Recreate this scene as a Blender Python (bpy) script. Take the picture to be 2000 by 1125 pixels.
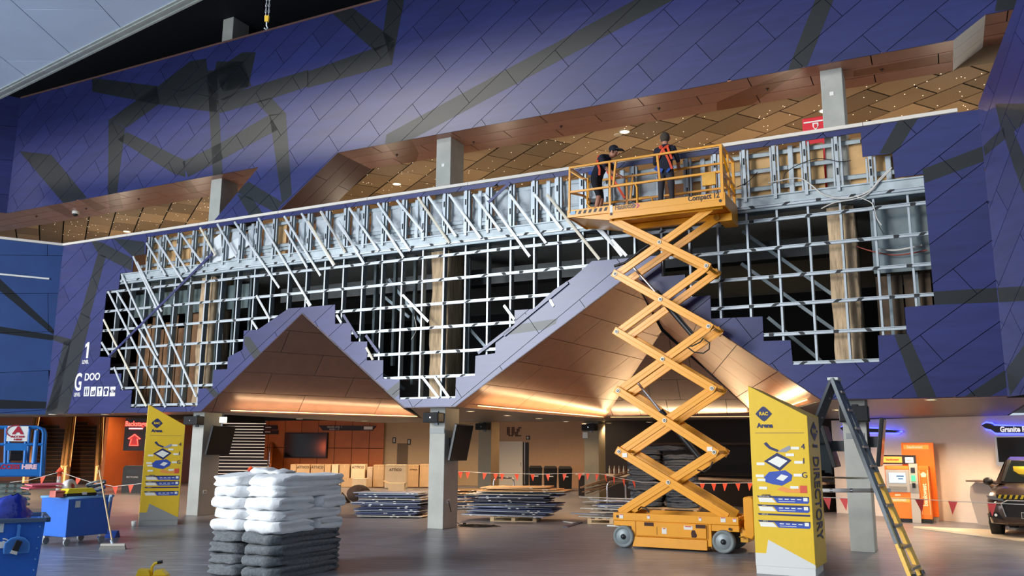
import bpy, bmesh, math, random
from mathutils import Vector, Matrix, noise
from mathutils.geometry import tessellate_polygon
random.seed(7)
R = math.radians
scene = bpy.context.scene
for o in list(bpy.data.objects):
    bpy.data.objects.remove(o, do_unlink=True)

# ------------------------------------------------------------------ camera
FOC, TILT, ROLL, EYE = 1668.0, R(10.754), R(0.40), 1.8
_ct, _st, _cr, _sr = math.cos(TILT), math.sin(TILT), math.cos(ROLL), math.sin(ROLL)
_m0 = Matrix(((1, 0, 0), (0, _st, -_ct), (0, _ct, _st)))
CAMM = Matrix(((_cr, -_sr, 0), (_sr, _cr, 0), (0, 0, 1))) @ _m0      # rows: right, down, forward
CAM = Vector((0, 0, EYE))
cd = bpy.data.cameras.new('camera')
cd.sensor_width = 36.0
cd.lens = FOC / 2000 * 36.0
cd.clip_end = 300
co = bpy.data.objects.new('camera', cd)
scene.collection.objects.link(co)
rt, dn, fw = CAMM[0], CAMM[1], CAMM[2]
co.matrix_world = Matrix(((rt[0], -dn[0], -fw[0], 0), (rt[1], -dn[1], -fw[1], 0), (rt[2], -dn[2], -fw[2], EYE), (0, 0, 0, 1)))
scene.camera = co

# ------------------------------------------------------------------ world, daylight, exposure
scene.view_settings.view_transform = 'Standard'
scene.view_settings.look = 'None'
scene.view_settings.gamma = 1.0
scene.view_settings.use_curve_mapping = False
scene.view_settings.exposure = 0.0
wd = bpy.data.worlds.new('sky')
scene.world = wd
wd.use_nodes = True
bg = wd.node_tree.nodes['Background']
bg.inputs['Color'].default_value = (0.72, 0.86, 1.0, 1)
bg.inputs['Strength'].default_value = 0.75


def area(name, loc, target, sx, sy, power, col):
    ld = bpy.data.lights.new(name, 'AREA')
    ld.shape = 'RECTANGLE'
    ld.size, ld.size_y, ld.energy, ld.color = sx, sy, power, col
    o = bpy.data.objects.new(name, ld)
    scene.collection.objects.link(o)
    o.location = loc
    d = (Vector(target) - Vector(loc)).normalized()
    o.rotation_euler = d.to_track_quat('-Z', 'Z').to_euler()
    return o


# daylight through the tall glazed side of the foyer, to the photographer's left
area('daylight_front', (-23, 3, 4.8), (0, 17, 4.6), 22, 9, 9500, (0.86, 0.93, 1.0))
sd = bpy.data.lights.new('sun', 'SUN')
sd.energy, sd.angle, sd.color = 1.0, R(9), (1.0, 0.93, 0.82)
so = bpy.data.objects.new('sun', sd)
scene.collection.objects.link(so)
so.rotation_euler = Vector((0.80, 0.52, -0.28)).to_track_quat('-Z', 'Z').to_euler()


def point(name, loc, power, col, rad=0.05, spot=None):
    ld = bpy.data.lights.new(name, 'SPOT' if spot else 'POINT')
    ld.energy, ld.color, ld.shadow_soft_size = power, col, rad
    if spot:
        ld.spot_size, ld.spot_blend = R(spot), 0.6
    o = bpy.data.objects.new(name, ld)
    scene.collection.objects.link(o)
    o.location = loc
    return o


# ------------------------------------------------------------------ frames: the long wall runs along D; local = (s, y inward, z)
WA = R(26.63)
D = Vector((math.cos(WA), -math.sin(WA), 0))
INW = Vector((math.sin(WA), math.cos(WA), 0))
W0 = Vector((-1.895, 20.18, 0))
WM = Matrix.Translation(W0) @ Matrix.Rotation(-WA, 4, 'Z')
WI = WM.inverted()
ID = Matrix.Identity(4)


def ray(u, v):
    return CAMM.transposed() @ Vector(((u - 1000) / FOC, (v - 562.5) / FOC, 1))


def onz(u, v, z=0.0):                     # where the sight line of a measured point meets the level z
    r = ray(u, v)
    return CAM + r * ((z - EYE) / r.z)


def onp(u, v, p, n):
    r = ray(u, v)
    return CAM + r * ((Vector(p) - CAM).dot(n) / r.dot(n))


def onw(u, v, y=0.0):                     # on a plane parallel to the wall, y behind it -> (s, z)
    q = WI @ onp(u, v, W0 + INW * y, INW)
    return (q.x, q.z)


def onY(u, v, Y):
    r = ray(u, v)
    return CAM + r * (Y / r.y)


# ------------------------------------------------------------------ materials
def lin(c):
    return tuple((x / 12.92 if x <= 0.04045 else ((x + 0.055) / 1.055) ** 2.4) for x in [k / 255 for k in c]) + (1,)


MATS = {}


def mat(name, rgb, rough=0.5, metal=0.0, var=0.0, scale=6.0, bump=0.0, bscale=40.0, emit=0.0, ecol=None, spec=0.5, rnd=0.0,
        stretch=None, trans=0.0, alpha=1.0, coat=0.0):
    if name in MATS:
        return MATS[name]
    m = bpy.data.materials.new(name)
    m.use_nodes = True
    nt = m.node_tree
    b = nt.nodes['Principled BSDF']
    c = lin(rgb)
    b.inputs['Base Color'].default_value = c
    b.inputs['Roughness'].default_value = rough
    b.inputs['Metallic'].default_value = metal
    b.inputs['Specular IOR Level'].default_value = spec
    b.inputs['Coat Weight'].default_value = coat
    b.inputs['Coat Roughness'].default_value = 0.22
    b.inputs['Transmission Weight'].default_value = trans
    b.inputs['Alpha'].default_value = alpha
    src = None
    if var > 0 or bump > 0:
        tc = nt.nodes.new('ShaderNodeTexCoord')
        mp = nt.nodes.new('ShaderNodeMapping')
        nt.links.new(tc.outputs['Object'], mp.inputs['Vector'])
        if stretch:
            mp.inputs['Rotation'].default_value = stretch[0]
            mp.inputs['Scale'].default_value = stretch[1]
        src = mp.outputs['Vector']
    if var > 0:
        nz = nt.nodes.new('ShaderNodeTexNoise')
        nz.inputs['Scale'].default_value = scale
        nz.inputs['Detail'].default_value = 5
        nz.inputs['Roughness'].default_value = 0.6
        nt.links.new(src, nz.inputs['Vector'])
        mr = nt.nodes.new('ShaderNodeMapRange')
        mr.inputs[1].default_value, mr.inputs[2].default_value = 0.3, 0.7
        mr.inputs[3].default_value, mr.inputs[4].default_value = 1 - var, 1 + var
        nt.links.new(nz.outputs[0], mr.inputs[0])
        val = mr.outputs[0]
        if rnd > 0:
            oi = nt.nodes.new('ShaderNodeObjectInfo')
            m2 = nt.nodes.new('ShaderNodeMapRange')
            m2.inputs[3].default_value, m2.inputs[4].default_value = 1 - rnd, 1 + rnd
            nt.links.new(oi.outputs['Random'], m2.inputs[0])
            mu = nt.nodes.new('ShaderNodeMath')
            mu.operation = 'MULTIPLY'
            nt.links.new(val, mu.inputs[0])
            nt.links.new(m2.outputs[0], mu.inputs[1])
            val = mu.outputs[0]
        hs = nt.nodes.new('ShaderNodeHueSaturation')
        hs.inputs['Color'].default_value = c
        nt.links.new(val, hs.inputs['Value'])
        nt.links.new(hs.outputs[0], b.inputs['Base Color'])
    if bump > 0:
        nb = nt.nodes.new('ShaderNodeTexNoise')
        nb.inputs['Scale'].default_value = bscale
        nb.inputs['Detail'].default_value = 4
        nt.links.new(src, nb.inputs['Vector'])
        bp = nt.nodes.new('ShaderNodeBump')
        bp.inputs['Strength'].default_value = bump
        bp.inputs['Distance'].default_value = 0.02
        nt.links.new(nb.outputs[0], bp.inputs['Height'])
        nt.links.new(bp.outputs[0], b.inputs['Normal'])
    if emit > 0:
        b.inputs['Emission Color'].default_value = lin(ecol or rgb)
        b.inputs['Emission Strength'].default_value = emit
    MATS[name] = m
    return m


PLK = ((0, R(35.3), 0), (0.35, 1, 3.0))
purple = mat('purple_panel', (41, 46, 100), 0.34, var=0.18, scale=2.2, rnd=0.12, stretch=PLK, bump=0.04, bscale=25, coat=0.15, spec=0.5)
band = mat('dark_painted_band', (30, 34, 38), 0.36, var=0.12, scale=2.0, stretch=PLK)
blue_plain = mat('smooth_blue_panel', (48, 74, 126), 0.40, var=0.15, scale=0.8, rnd=0.04)
joint = mat('black_joint', (12, 12, 16), 0.9)
voidm = mat('void_dark', (26, 26, 28), 0.95)
copper = mat('copper_panel', (164, 114, 94), 0.34, metal=0.05, var=0.07, scale=5, rnd=0.07)
copper_band = mat('copper_painted_band', (132, 82, 56), 0.36, metal=0.05, var=0.08, scale=5)
brown_panel = mat('brown_soffit_panel', (112, 82, 76), 0.36, metal=0.05, var=0.08, scale=4, rnd=0.06)
cream = mat('cream_and_lit_copper', (250, 232, 210), 0.5, var=0.04, rnd=0.03)  # reflected light painted into a copper soffit panel; plain cream on the speaker
tile_a = mat('perforated_tile', (180, 146, 108), 0.6, var=0.06, scale=120, rnd=0.42)
concrete = mat('concrete', (172, 172, 164), 0.75, var=0.10, scale=2.5, bump=0.15, bscale=30)
galv = mat('galvanised_steel', (180, 188, 194), 0.42, metal=0.35, var=0.08, scale=9)
galv_dark = mat('galvanised_channel_web', (128, 140, 146), 0.5, metal=0.35, var=0.12, scale=6)
white_cap = mat('white_cap', (226, 218, 206), 0.5)
blackm = mat('black_plastic', (16, 16, 18), 0.45)
screenm = mat('black_screen', (8, 8, 10), 0.15)
whitem = mat('white_paint', (232, 230, 224), 0.5)
silver = mat('silver_metal', (190, 192, 194), 0.3, metal=0.8)
chrome = mat('bright_metal', (210, 210, 212), 0.18, metal=1.0)
dark_steel = mat('dark_steel', (70, 74, 78), 0.4, metal=0.6)


# ------------------------------------------------------------------ mesh builder
def link(o):
    scene.collection.objects.link(o)
    return o


class MB:
    def __init__(self):
        self.v, self.f, self.m, self.sm = [], [], [], []

    def add(self, pts, faces, m=0, M=None, smooth=False):
        n = len(self.v)
        for p in pts:
            p = Vector(p)
            self.v.append(tuple(M @ p) if M is not None else tuple(p))
        for f in faces:
            self.f.append([n + i for i in f])
            self.m.append(m)
            self.sm.append(smooth)
        return self

    def poly(self, pts, m=0, M=None):
        return self.add(pts, [list(range(len(pts)))], m, M)

    def box(self, a, b, m=0, M=None):
        x0, y0, z0 = a
        x1, y1, z1 = b
        p = [(x0, y0, z0), (x1, y0, z0), (x1, y1, z0), (x0, y1, z0), (x0, y0, z1), (x1, y0, z1), (x1, y1, z1), (x0, y1, z1)]
        return self.hexa(p, m, M)

    def hexa(self, p, m=0, M=None):
        return self.add(p, [(3, 2, 1, 0), (4, 5, 6, 7), (0, 1, 5, 4), (1, 2, 6, 5), (2, 3, 7, 6), (3, 0, 4, 7)], m, M)

    def beam(self, a, b, w, h, up=(0, 0, 1), m=0, M=None):
        a, b = Vector(a), Vector(b)
        d = (b - a).normalized()
        u = Vector(up)
        x = d.cross(u)
        if x.length < 1e-4:
            x = d.cross(Vector((0, 1, 0)))
        x.normalize()
        u = x.cross(d)
        x, u = x * w / 2, u * h / 2
        return self.hexa([a - x - u, a + x - u, b + x - u, b - x - u, a - x + u, a + x + u, b + x + u, b - x + u], m, M)

    def tube(self, pts, r, n=8, m=0, M=None, closed=False, caps=True):
        pts = [Vector(p) for p in pts]
        k = len(pts)
        rr = r if isinstance(r, (list, tuple)) else [r] * k
        ring, prev = [], None
        for i, p in enumerate(pts):
            t = (pts[(i + 1) % k] - pts[i - 1]) if closed else (pts[min(i + 1, k - 1)] - pts[max(i - 1, 0)])
            t.normalize()
            if prev is None:
                x = t.cross(Vector((0, 0, 1)))
                if x.length < 1e-3:
                    x = t.cross(Vector((1, 0, 0)))
            else:
                x = prev - t * prev.dot(t)
            x.normalize()
            prev = x
            y = t.cross(x)
            ring += [p + (x * math.cos(2 * math.pi * j / n) + y * math.sin(2 * math.pi * j / n)) * rr[i] for j in range(n)]
        fs = []
        for i in range(k if closed else k - 1):
            i2 = (i + 1) % k
            for j in range(n):
                fs.append((i * n + j, i * n + (j + 1) % n, i2 * n + (j + 1) % n, i2 * n + j))
        self.add(ring, fs, m, M, True)
        if caps and not closed:
            self.add(ring[:n], [list(range(n))[::-1]], m, M)
            self.add(ring[-n:], [list(range(n))], m, M)
        return self

    def cyl(self, a, b, r, n=16, m=0, M=None, r2=None):
        return self.tube([a, b], [r, r if r2 is None else r2], n, m, M)

    def prism(self, pts, y0, y1, m=0, M=None):        # polygon in the x-z plane pushed from y0 to y1
        n = len(pts)
        P = [(p[0], y0, p[1]) for p in pts] + [(p[0], y1, p[1]) for p in pts]
        fs = [list(range(n))[::-1], list(range(n, 2 * n))]
        fs += [(i, (i + 1) % n, n + (i + 1) % n, n + i) for i in range(n)]
        return self.add(P, fs, m, M)

    def lathe(self, prof, n=24, m=0, M=None):         # (r, z) profile about z
        P = [(r * math.cos(2 * math.pi * j / n), r * math.sin(2 * math.pi * j / n), z) for r, z in prof for j in range(n)]
        fs = [(i * n + j, i * n + (j + 1) % n, (i + 1) * n + (j + 1) % n, (i + 1) * n + j) for i in range(len(prof) - 1) for j in range(n)]
        return self.add(P, fs, m, M, True)

    def sphere(self, c, r, n=12, m=0, M=None, sz=1.0):
        c = Vector(c)
        k = n // 2
        prof = [(max(1e-4, r * math.sin(math.pi * i / k)), -r * sz * math.cos(math.pi * i / k)) for i in range(k + 1)]
        T = Matrix.Translation(c)
        return self.lathe(prof, n, m, (M @ T) if M is not None else T)

    def mesh(self, name, mats):
        me = bpy.data.meshes.new(name)
        me.from_pydata(self.v, [], self.f)
        for mm in (mats if isinstance(mats, (list, tuple)) else [mats]):
            me.materials.append(mm)
        me.polygons.foreach_set('material_index', self.m)
        me.polygons.foreach_set('use_smooth', self.sm)
        me.update()
        return me

    def build(self, name, mats, parent=None, M=None, bevel=0.0, fix=True):
        me = self.mesh(name, mats)
        if fix:
            bm = bmesh.new()
            bm.from_mesh(me)
            bmesh.ops.recalc_face_normals(bm, faces=bm.faces)
            bm.to_mesh(me)
            bm.free()
        o = link(bpy.data.objects.new(name, me))
        if parent is not None:
            o.parent = parent
        if M is not None:
            o.matrix_local = M
        if bevel > 0:
            md = o.modifiers.new('edge', 'BEVEL')
            md.width, md.segments, md.limit_method, md.angle_limit = bevel, 2, 'ANGLE', R(40)
        return o


def tag(o, label=None, cat=None, group=None, kind=None):
    if label:
        o['label'] = label
    if cat:
        o['category'] = cat
    if group:
        o['group'] = group
    if kind:
        o['kind'] = kind
    return o


def thing(name, label, cat, M=None, group=None):
    o = link(bpy.data.objects.new(name, None))
    o.empty_display_size = 0.2
    if M is not None:
        o.matrix_world = M
    return tag(o, label, cat, group)


def at(x, y, z, rz=0.0):
    return Matrix.Translation((x, y, z)) @ Matrix.Rotation(rz, 4, 'Z')


def wat(s, y, z, rz=0.0):                  # a place given along the long wall
    return WM @ at(s, y, z, rz)


def text(s, size, m, parent, M, name='lettering', align='CENTER', ext=0.002, xs=1.0, bold=0.0):
    cu = bpy.data.curves.new(name, 'FONT')
    cu.body, cu.size, cu.align_x, cu.align_y, cu.extrude = s, size, align, 'CENTER', ext
    cu.offset = bold
    cu.resolution_u = 3
    cu.materials.append(m)
    o = link(bpy.data.objects.new(name, cu))
    o.parent = parent
    o.matrix_local = M @ Matrix.Rotation(R(90), 4, 'X') @ Matrix.Diagonal((xs, 1, 1, 1))   # reads in the x-z plane, facing -y
    return o


def copy_part(src, parent, M):
    c = src.copy()
    link(c)
    c.parent = parent
    c.matrix_local = M
    return c


ORD = ['topmost', 'second from the top', 'third from the top', 'fourth from the top', 'fifth from the top', 'sixth from the top',
       'seventh from the top', 'eighth from the top', 'ninth from the top', 'tenth from the top', 'eleventh from the top',
       'twelfth from the top', 'thirteenth from the top', 'fourteenth from the top', 'fifteenth from the top', 'lowest']
NTH = ['first', 'second', 'third', 'fourth', 'fifth', 'sixth', 'seventh', 'eighth', 'ninth', 'tenth', 'eleventh', 'twelfth',
       'thirteenth', 'fourteenth', 'fifteenth', 'sixteenth']


# ------------------------------------------------------------------ panel laying: planks clipped to an outline, painted bands on top
def clip_half(P, a, b):
    out = []
    ex, ey = b[0] - a[0], b[1] - a[1]
    n = len(P)
    for i in range(n):
        p, q = P[i], P[(i + 1) % n]
        dp = ex * (p[1] - a[1]) - ey * (p[0] - a[0])
        dq = ex * (q[1] - a[1]) - ey * (q[0] - a[0])
        if dp >= 0:
            out.append(p)
        if (dp > 0) != (dq > 0) and abs(dp - dq) > 1e-12:
            t = dp / (dp - dq)
            out.append((p[0] + (q[0] - p[0]) * t, p[1] + (q[1] - p[1]) * t))
    return out


def parea(P):
    return 0.5 * sum(P[i][0] * P[(i + 1) % len(P)][1] - P[(i + 1) % len(P)][0] * P[i][1] for i in range(len(P)))


def ccw(P):
    return P if parea(P) > 0 else P[::-1]


def clip_conv(P, Q):
    Q = ccw(Q)
    for i in range(len(Q)):
        P = clip_half(P, Q[i], Q[(i + 1) % len(Q)])
        if len(P) < 3:
            return []
    return P


def tris_of(loops):
    vs = [v for l in loops for v in l]
    t = tessellate_polygon([[Vector((x, y, 0)) for x, y in l] for l in loops])
    return [ccw([vs[i] for i in tr]) for tr in t if abs(parea([vs[i] for i in tr])) > 1e-7]


def hull(P):
    P = sorted(set(P))
    def half(Q):
        h = []
        for p in Q:
            while len(h) > 1 and (h[-1][0] - h[-2][0]) * (p[1] - h[-2][1]) - (h[-1][1] - h[-2][1]) * (p[0] - h[-2][0]) <= 0:
                h.pop()
            h.append(p)
        return h
    a, b = half(P), half(P[::-1])
    return a[:-1] + b[:-1]


def panelize(root, loops, ang, wid, leng, b0, a0, mats, bands=(), name='wall_panel', gap=0.012, thick=0.02, stag=0.5, maxn=300, flip=1):
    """planks at an angle in the root's local x-z plane, front face at y=0"""
    tris = tris_of(loops)
    ca, sa = math.cos(R(ang)), math.sin(R(ang))
    xs = [p for l in loops for p in l]
    A = [x * ca + z * sa for x, z in xs]
    B = [-x * sa + z * ca for x, z in xs]
    r0, r1 = math.floor((min(B) - b0) / wid) - 1, math.ceil((max(B) - b0) / wid) + 1
    bands = [hull([tuple(p) for p in b]) for b in bands]
    made = []
    for r in range(r0, r1):
        sh = (r * stag) % 1.0
        c0 = math.floor((min(A) - a0) / leng - sh) - 1
        c1 = math.ceil((max(A) - a0) / leng - sh) + 1
        for c in range(c0, c1):
            g = gap / 2
            la, lb = a0 + (c + sh) * leng + g, b0 + r * wid + g
            ha, hb = la + leng - gap, lb + wid - gap
            rect = ccw([(a * ca - b * sa, a * sa + b * ca) for a, b in ((la, lb), (ha, lb), (ha, hb), (la, hb))])
            rx0, rx1 = min(p[0] for p in rect), max(p[0] for p in rect)
            rz0, rz1 = min(p[1] for p in rect), max(p[1] for p in rect)
            mb, tot = MB(), 0
            for t in tris:
                if max(p[0] for p in t) < rx0 or min(p[0] for p in t) > rx1 or max(p[1] for p in t) < rz0 or min(p[1] for p in t) > rz1:
                    continue
                q = clip_conv(rect, t)
                if len(q) < 3 or parea(q) < 2e-5:
                    continue
                tot += parea(q)
                n = len(q)
                mb.add([(x, 0, z) for x, z in q] + [(x, thick * flip, z) for x, z in q],
                       [list(range(n))] + [(i, n + i, n + (i + 1) % n, (i + 1) % n) for i in range(n)], 0)
                for b in bands:
                    qb = clip_conv(q, b)
                    if len(qb) >= 3 and parea(qb) > 1e-4:
                        mb.poly([(x, -0.0015 * flip, z) for x, z in qb], 1)
            if tot > 0.004:
                made.append((tot, mb))
    made.sort(key=lambda k: -k[0])
    for i, (t, mb) in enumerate(made):
        if i < maxn:
            mb.build(name, mats, root, fix=False)
    if len(made) > maxn:
        rest = MB()
        for t, mb in made[maxn:]:
            n = len(rest.v)
            rest.v += mb.v
            rest.f += [[n + i for i in f] for f in mb.f]
            rest.m += mb.m
            rest.sm += mb.sm
        tag(rest.build(name + '_offcuts', mats, root, fix=False), kind='stuff')


def backing(name, loops, m, M, y=0.03, flip=1):
    mb = MB()
    for t in tris_of(loops):
        mb.poly([(p[0], y * flip, p[1]) for p in t])
    o = mb.build(name, m, None, M, fix=False)
    o['kind'] = 'structure'
    return o


def plane_matrix(o, ex, ez):
    """local x -> ex, z -> ez; local -y looks out of the plane towards the viewer"""
    ex, ez = Vector(ex).normalized(), Vector(ez)
    ez = (ez - ex * ez.dot(ex)).normalized()
    ey = ez.cross(ex)
    return Matrix(((ex.x, ey.x, ez.x, o[0]), (ex.y, ey.y, ez.y, o[1]), (ex.z, ey.z, ez.z, o[2]), (0, 0, 0, 1)))


def struct(name, mb, mats, M=None, parent=None, bevel=0.0):
    o = mb.build(name, mats, parent, M, bevel)
    if parent is None:
        o['kind'] = 'structure'
    return o
# ================================================================== SETTING
ZB, ZC, ZS = 2.77, 8.14, 9.51            # wall foot, top of the parapet, underside of the upper fascia


def rz(off, k, pts):                       # a list of measured points
    return [(off[0] + x * k, off[1] + y * k) for x, y in pts]


# ---- floor
flm = mat('dark_vinyl_floor', (116, 118, 126), 0.32, var=0.20, scale=1.1, bump=0.05, bscale=9, stretch=((0, 0, R(12)), (0.35, 1.6, 1)))
nt_ = flm.node_tree                          # pale scuffs left by wheels and boards
tc_, mp_, nz_, cr_ = (nt_.nodes.new(k) for k in ('ShaderNodeTexCoord', 'ShaderNodeMapping', 'ShaderNodeTexNoise', 'ShaderNodeMapRange'))
mp_.inputs['Rotation'].default_value = (0, 0, R(-22))
mp_.inputs['Scale'].default_value = (0.9, 7.0, 1)
nz_.inputs['Scale'].default_value, nz_.inputs['Detail'].default_value = 1.6, 6
cr_.inputs[1].default_value, cr_.inputs[2].default_value, cr_.inputs[3].default_value, cr_.inputs[4].default_value = 0.53, 0.66, 0.0, 0.55
mx_ = nt_.nodes.new('ShaderNodeMixRGB')
mx_.inputs['Color2'].default_value = lin((176, 180, 190))
bs_ = nt_.nodes['Principled BSDF']
old = bs_.inputs['Base Color'].links[0].from_socket
nt_.links.new(tc_.outputs['Object'], mp_.inputs['Vector'])
nt_.links.new(mp_.outputs[0], nz_.inputs['Vector'])
nt_.links.new(nz_.outputs[0], cr_.inputs[0])
nt_.links.new(cr_.outputs[0], mx_.inputs['Fac'])
nt_.links.new(old, mx_.inputs['Color1'])
nt_.links.new(mx_.outputs[0], bs_.inputs['Base Color'])
mb = MB()
mb.poly([(-60, -30, 0), (40, -30, 0), (40, 62, 0), (-60, 62, 0)])
struct('floor', mb, flm)
mb = MB()                                   # unseen pale ground, added to bounce light up to the soffits
mb.poly([(-70, -30, 0.01), (-24, -30, 0.01), (-24, 20, 0.01), (-70, 20, 0.01)])
struct('ground_bounce', mb, mat('pale_bounce_ground', (206, 200, 190), 0.8, var=0.08, scale=0.5))

# ---- lower wall outline with the two peaked openings, and the stripped area
TA, TB = (-3.98, 5.26), (4.97, 5.53)
outer = [(-13.80, ZB), (-7.32, ZB), TA, (-0.72, ZB), (0.68, ZB), TB, (8.68, ZB), (11.76, ZB), (11.76, ZC - 0.08), (-13.80, ZC - 0.08)]
hole = [(-10.03, 7.95), (-10.03, 7.43), (-10.53, 7.43), (-10.53, 6.94), (-11.05, 6.94), (-11.05, 6.45), (-11.58, 6.45), (-11.60, 4.45),
        (-11.12, 4.42), (-11.10, 3.92), (-10.60, 3.92), (-10.58, 3.43), (-10.09, 3.43), (-10.09, 2.92), (-7.47, 2.92), (-7.47, 3.40),
        (-6.96, 3.40), (-6.96, 3.90), (-6.47, 3.90), (-6.47, 4.22), (-5.96, 4.41), (-5.96, 4.92), (-5.46, 4.92), (-4.46, 5.42),
        (-2.93, 5.42), (-2.90, 4.92), (-2.40, 4.92), (-2.38, 4.44), (-1.88, 4.42), (-1.87, 3.95), (-1.38, 3.94), (-1.37, 3.49),
        (-0.88, 3.45), (-0.87, 2.98), (0.67, 2.98), (0.68, 3.46), (1.18, 3.48), (1.19, 3.93), (1.70, 3.97), (1.71, 4.24), (2.19, 4.56),
        (2.19, 4.93), (2.66, 4.93), (3.17, 5.33), (3.65, 5.58), (4.08, 5.90), (5.63, 5.88), (5.65, 5.42), (6.15, 5.42), (6.16, 4.94),
        (6.66, 4.94), (6.66, 4.46), (7.68, 4.44), (7.68, 3.95), (8.19, 3.94), (8.21, 3.46), (9.75, 3.46), (9.76, 3.95), (10.25, 3.95),
        (10.25, 4.45), (10.75, 4.46), (10.75, 6.95), (10.26, 6.95), (10.25, 7.44), (9.72, 7.45), (9.72, 7.95)]
K = 0.26667
low_bands = [rz((1700, 200), K, p) for p in (
    [(205, 130), (355, 108), (215, 330), (160, 375), (65, 375)], [(380, 490), (400, 590), (835, 430), (832, 318)])]
low_bands += [rz((1600, 480), 0.2845, p) for p in (
    [(785, 315), (1225, 288), (1235, 388), (785, 405)], [(515, 612), (605, 600), (805, 1040), (675, 1040)],
    [(1000, 1035), (1280, 850), (1310, 960), (1170, 1035)])]
low_bands += [rz((0, 440), 0.338, p) for p in (
    [(565, 165), (612, 180), (515, 540), (465, 510)], [(465, 505), (525, 535), (390, 1090), (255, 1095), (345, 960)],
    [(655, 75), (835, 95), (835, 170), (765, 180)], [(525, 85), (590, 100), (765, 190), (760, 262), (570, 170)],
    [(300, 630), (412, 660), (400, 700), (300, 660)], [(370, 670), (412, 660), (330, 1060), (270, 1080)])]
low_bands += [rz((600, 380), 0.3734, [(1070, 685), (1310, 648), (1300, 675), (1240, 705), (1040, 735)]),
              rz((380, 580), 0.2222, [(440, 350), (480, 350), (590, 500), (525, 550), (440, 420)]),
              rz((380, 580), 0.2222, [(100, 800), (150, 790), (220, 860), (170, 885)]),
              rz((380, 580), 0.2222, [(1660, 850), (1805, 735), (1805, 850), (1735, 910)])]
low_bands = [[onw(*p) for p in b] for b in low_bands]
# the backing is the same outline (parapet core left open where it has been stripped)
wall = backing('wall_front', [outer, hole], joint, WM, 0.024)
panelize(wall, [outer, hole], 35.3, 0.60, 2.4, -0.454, 12.91 - 0.9, [purple, band], low_bands, 'wall_panel')
mb = MB()
s0 = -13.83
while s0 < 11.3:
    s1 = min(s0 + 2.95, 11.42)
    mb2 = MB().box((s0 + .004, -0.035, ZC - 0.075), (s1 - .004, 0.26, ZC))
    mb2.build('parapet_cap', white_cap, wall, bevel=0.006)
    s0 = s1
# copper return strips under the raking edges of the peaks and the flat feet
for nm, a, b in (('edge_return', (-7.32, ZB), TA), ('edge_return', TA, (-0.72, ZB)), ('edge_return', (-0.72, ZB), (0.68, ZB)),
                 ('edge_return', (0.68, ZB), TB), ('edge_return', TB, (8.68, ZB)), ('edge_return', (-13.8, ZB), (-7.32, ZB)),
                 ('edge_return', (8.68, ZB), (11.76, ZB))):
    mb = MB()
    n = Vector((-(b[1] - a[1]), 0, b[0] - a[0])).normalized() * 0.02
    mb.hexa([(a[0], 0, a[1]), (b[0], 0, b[1]), (b[0], 0.30, b[1]), (a[0], 0.30, a[1]),
             (a[0] + n.x, 0, a[1] + n.z), (b[0] + n.x, 0, b[1] + n.z), (b[0] + n.x, 0.30, b[1] + n.z), (a[0] + n.x, 0.30, a[1] + n.z)])
    mb.build(nm, brown_panel, wall)

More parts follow.
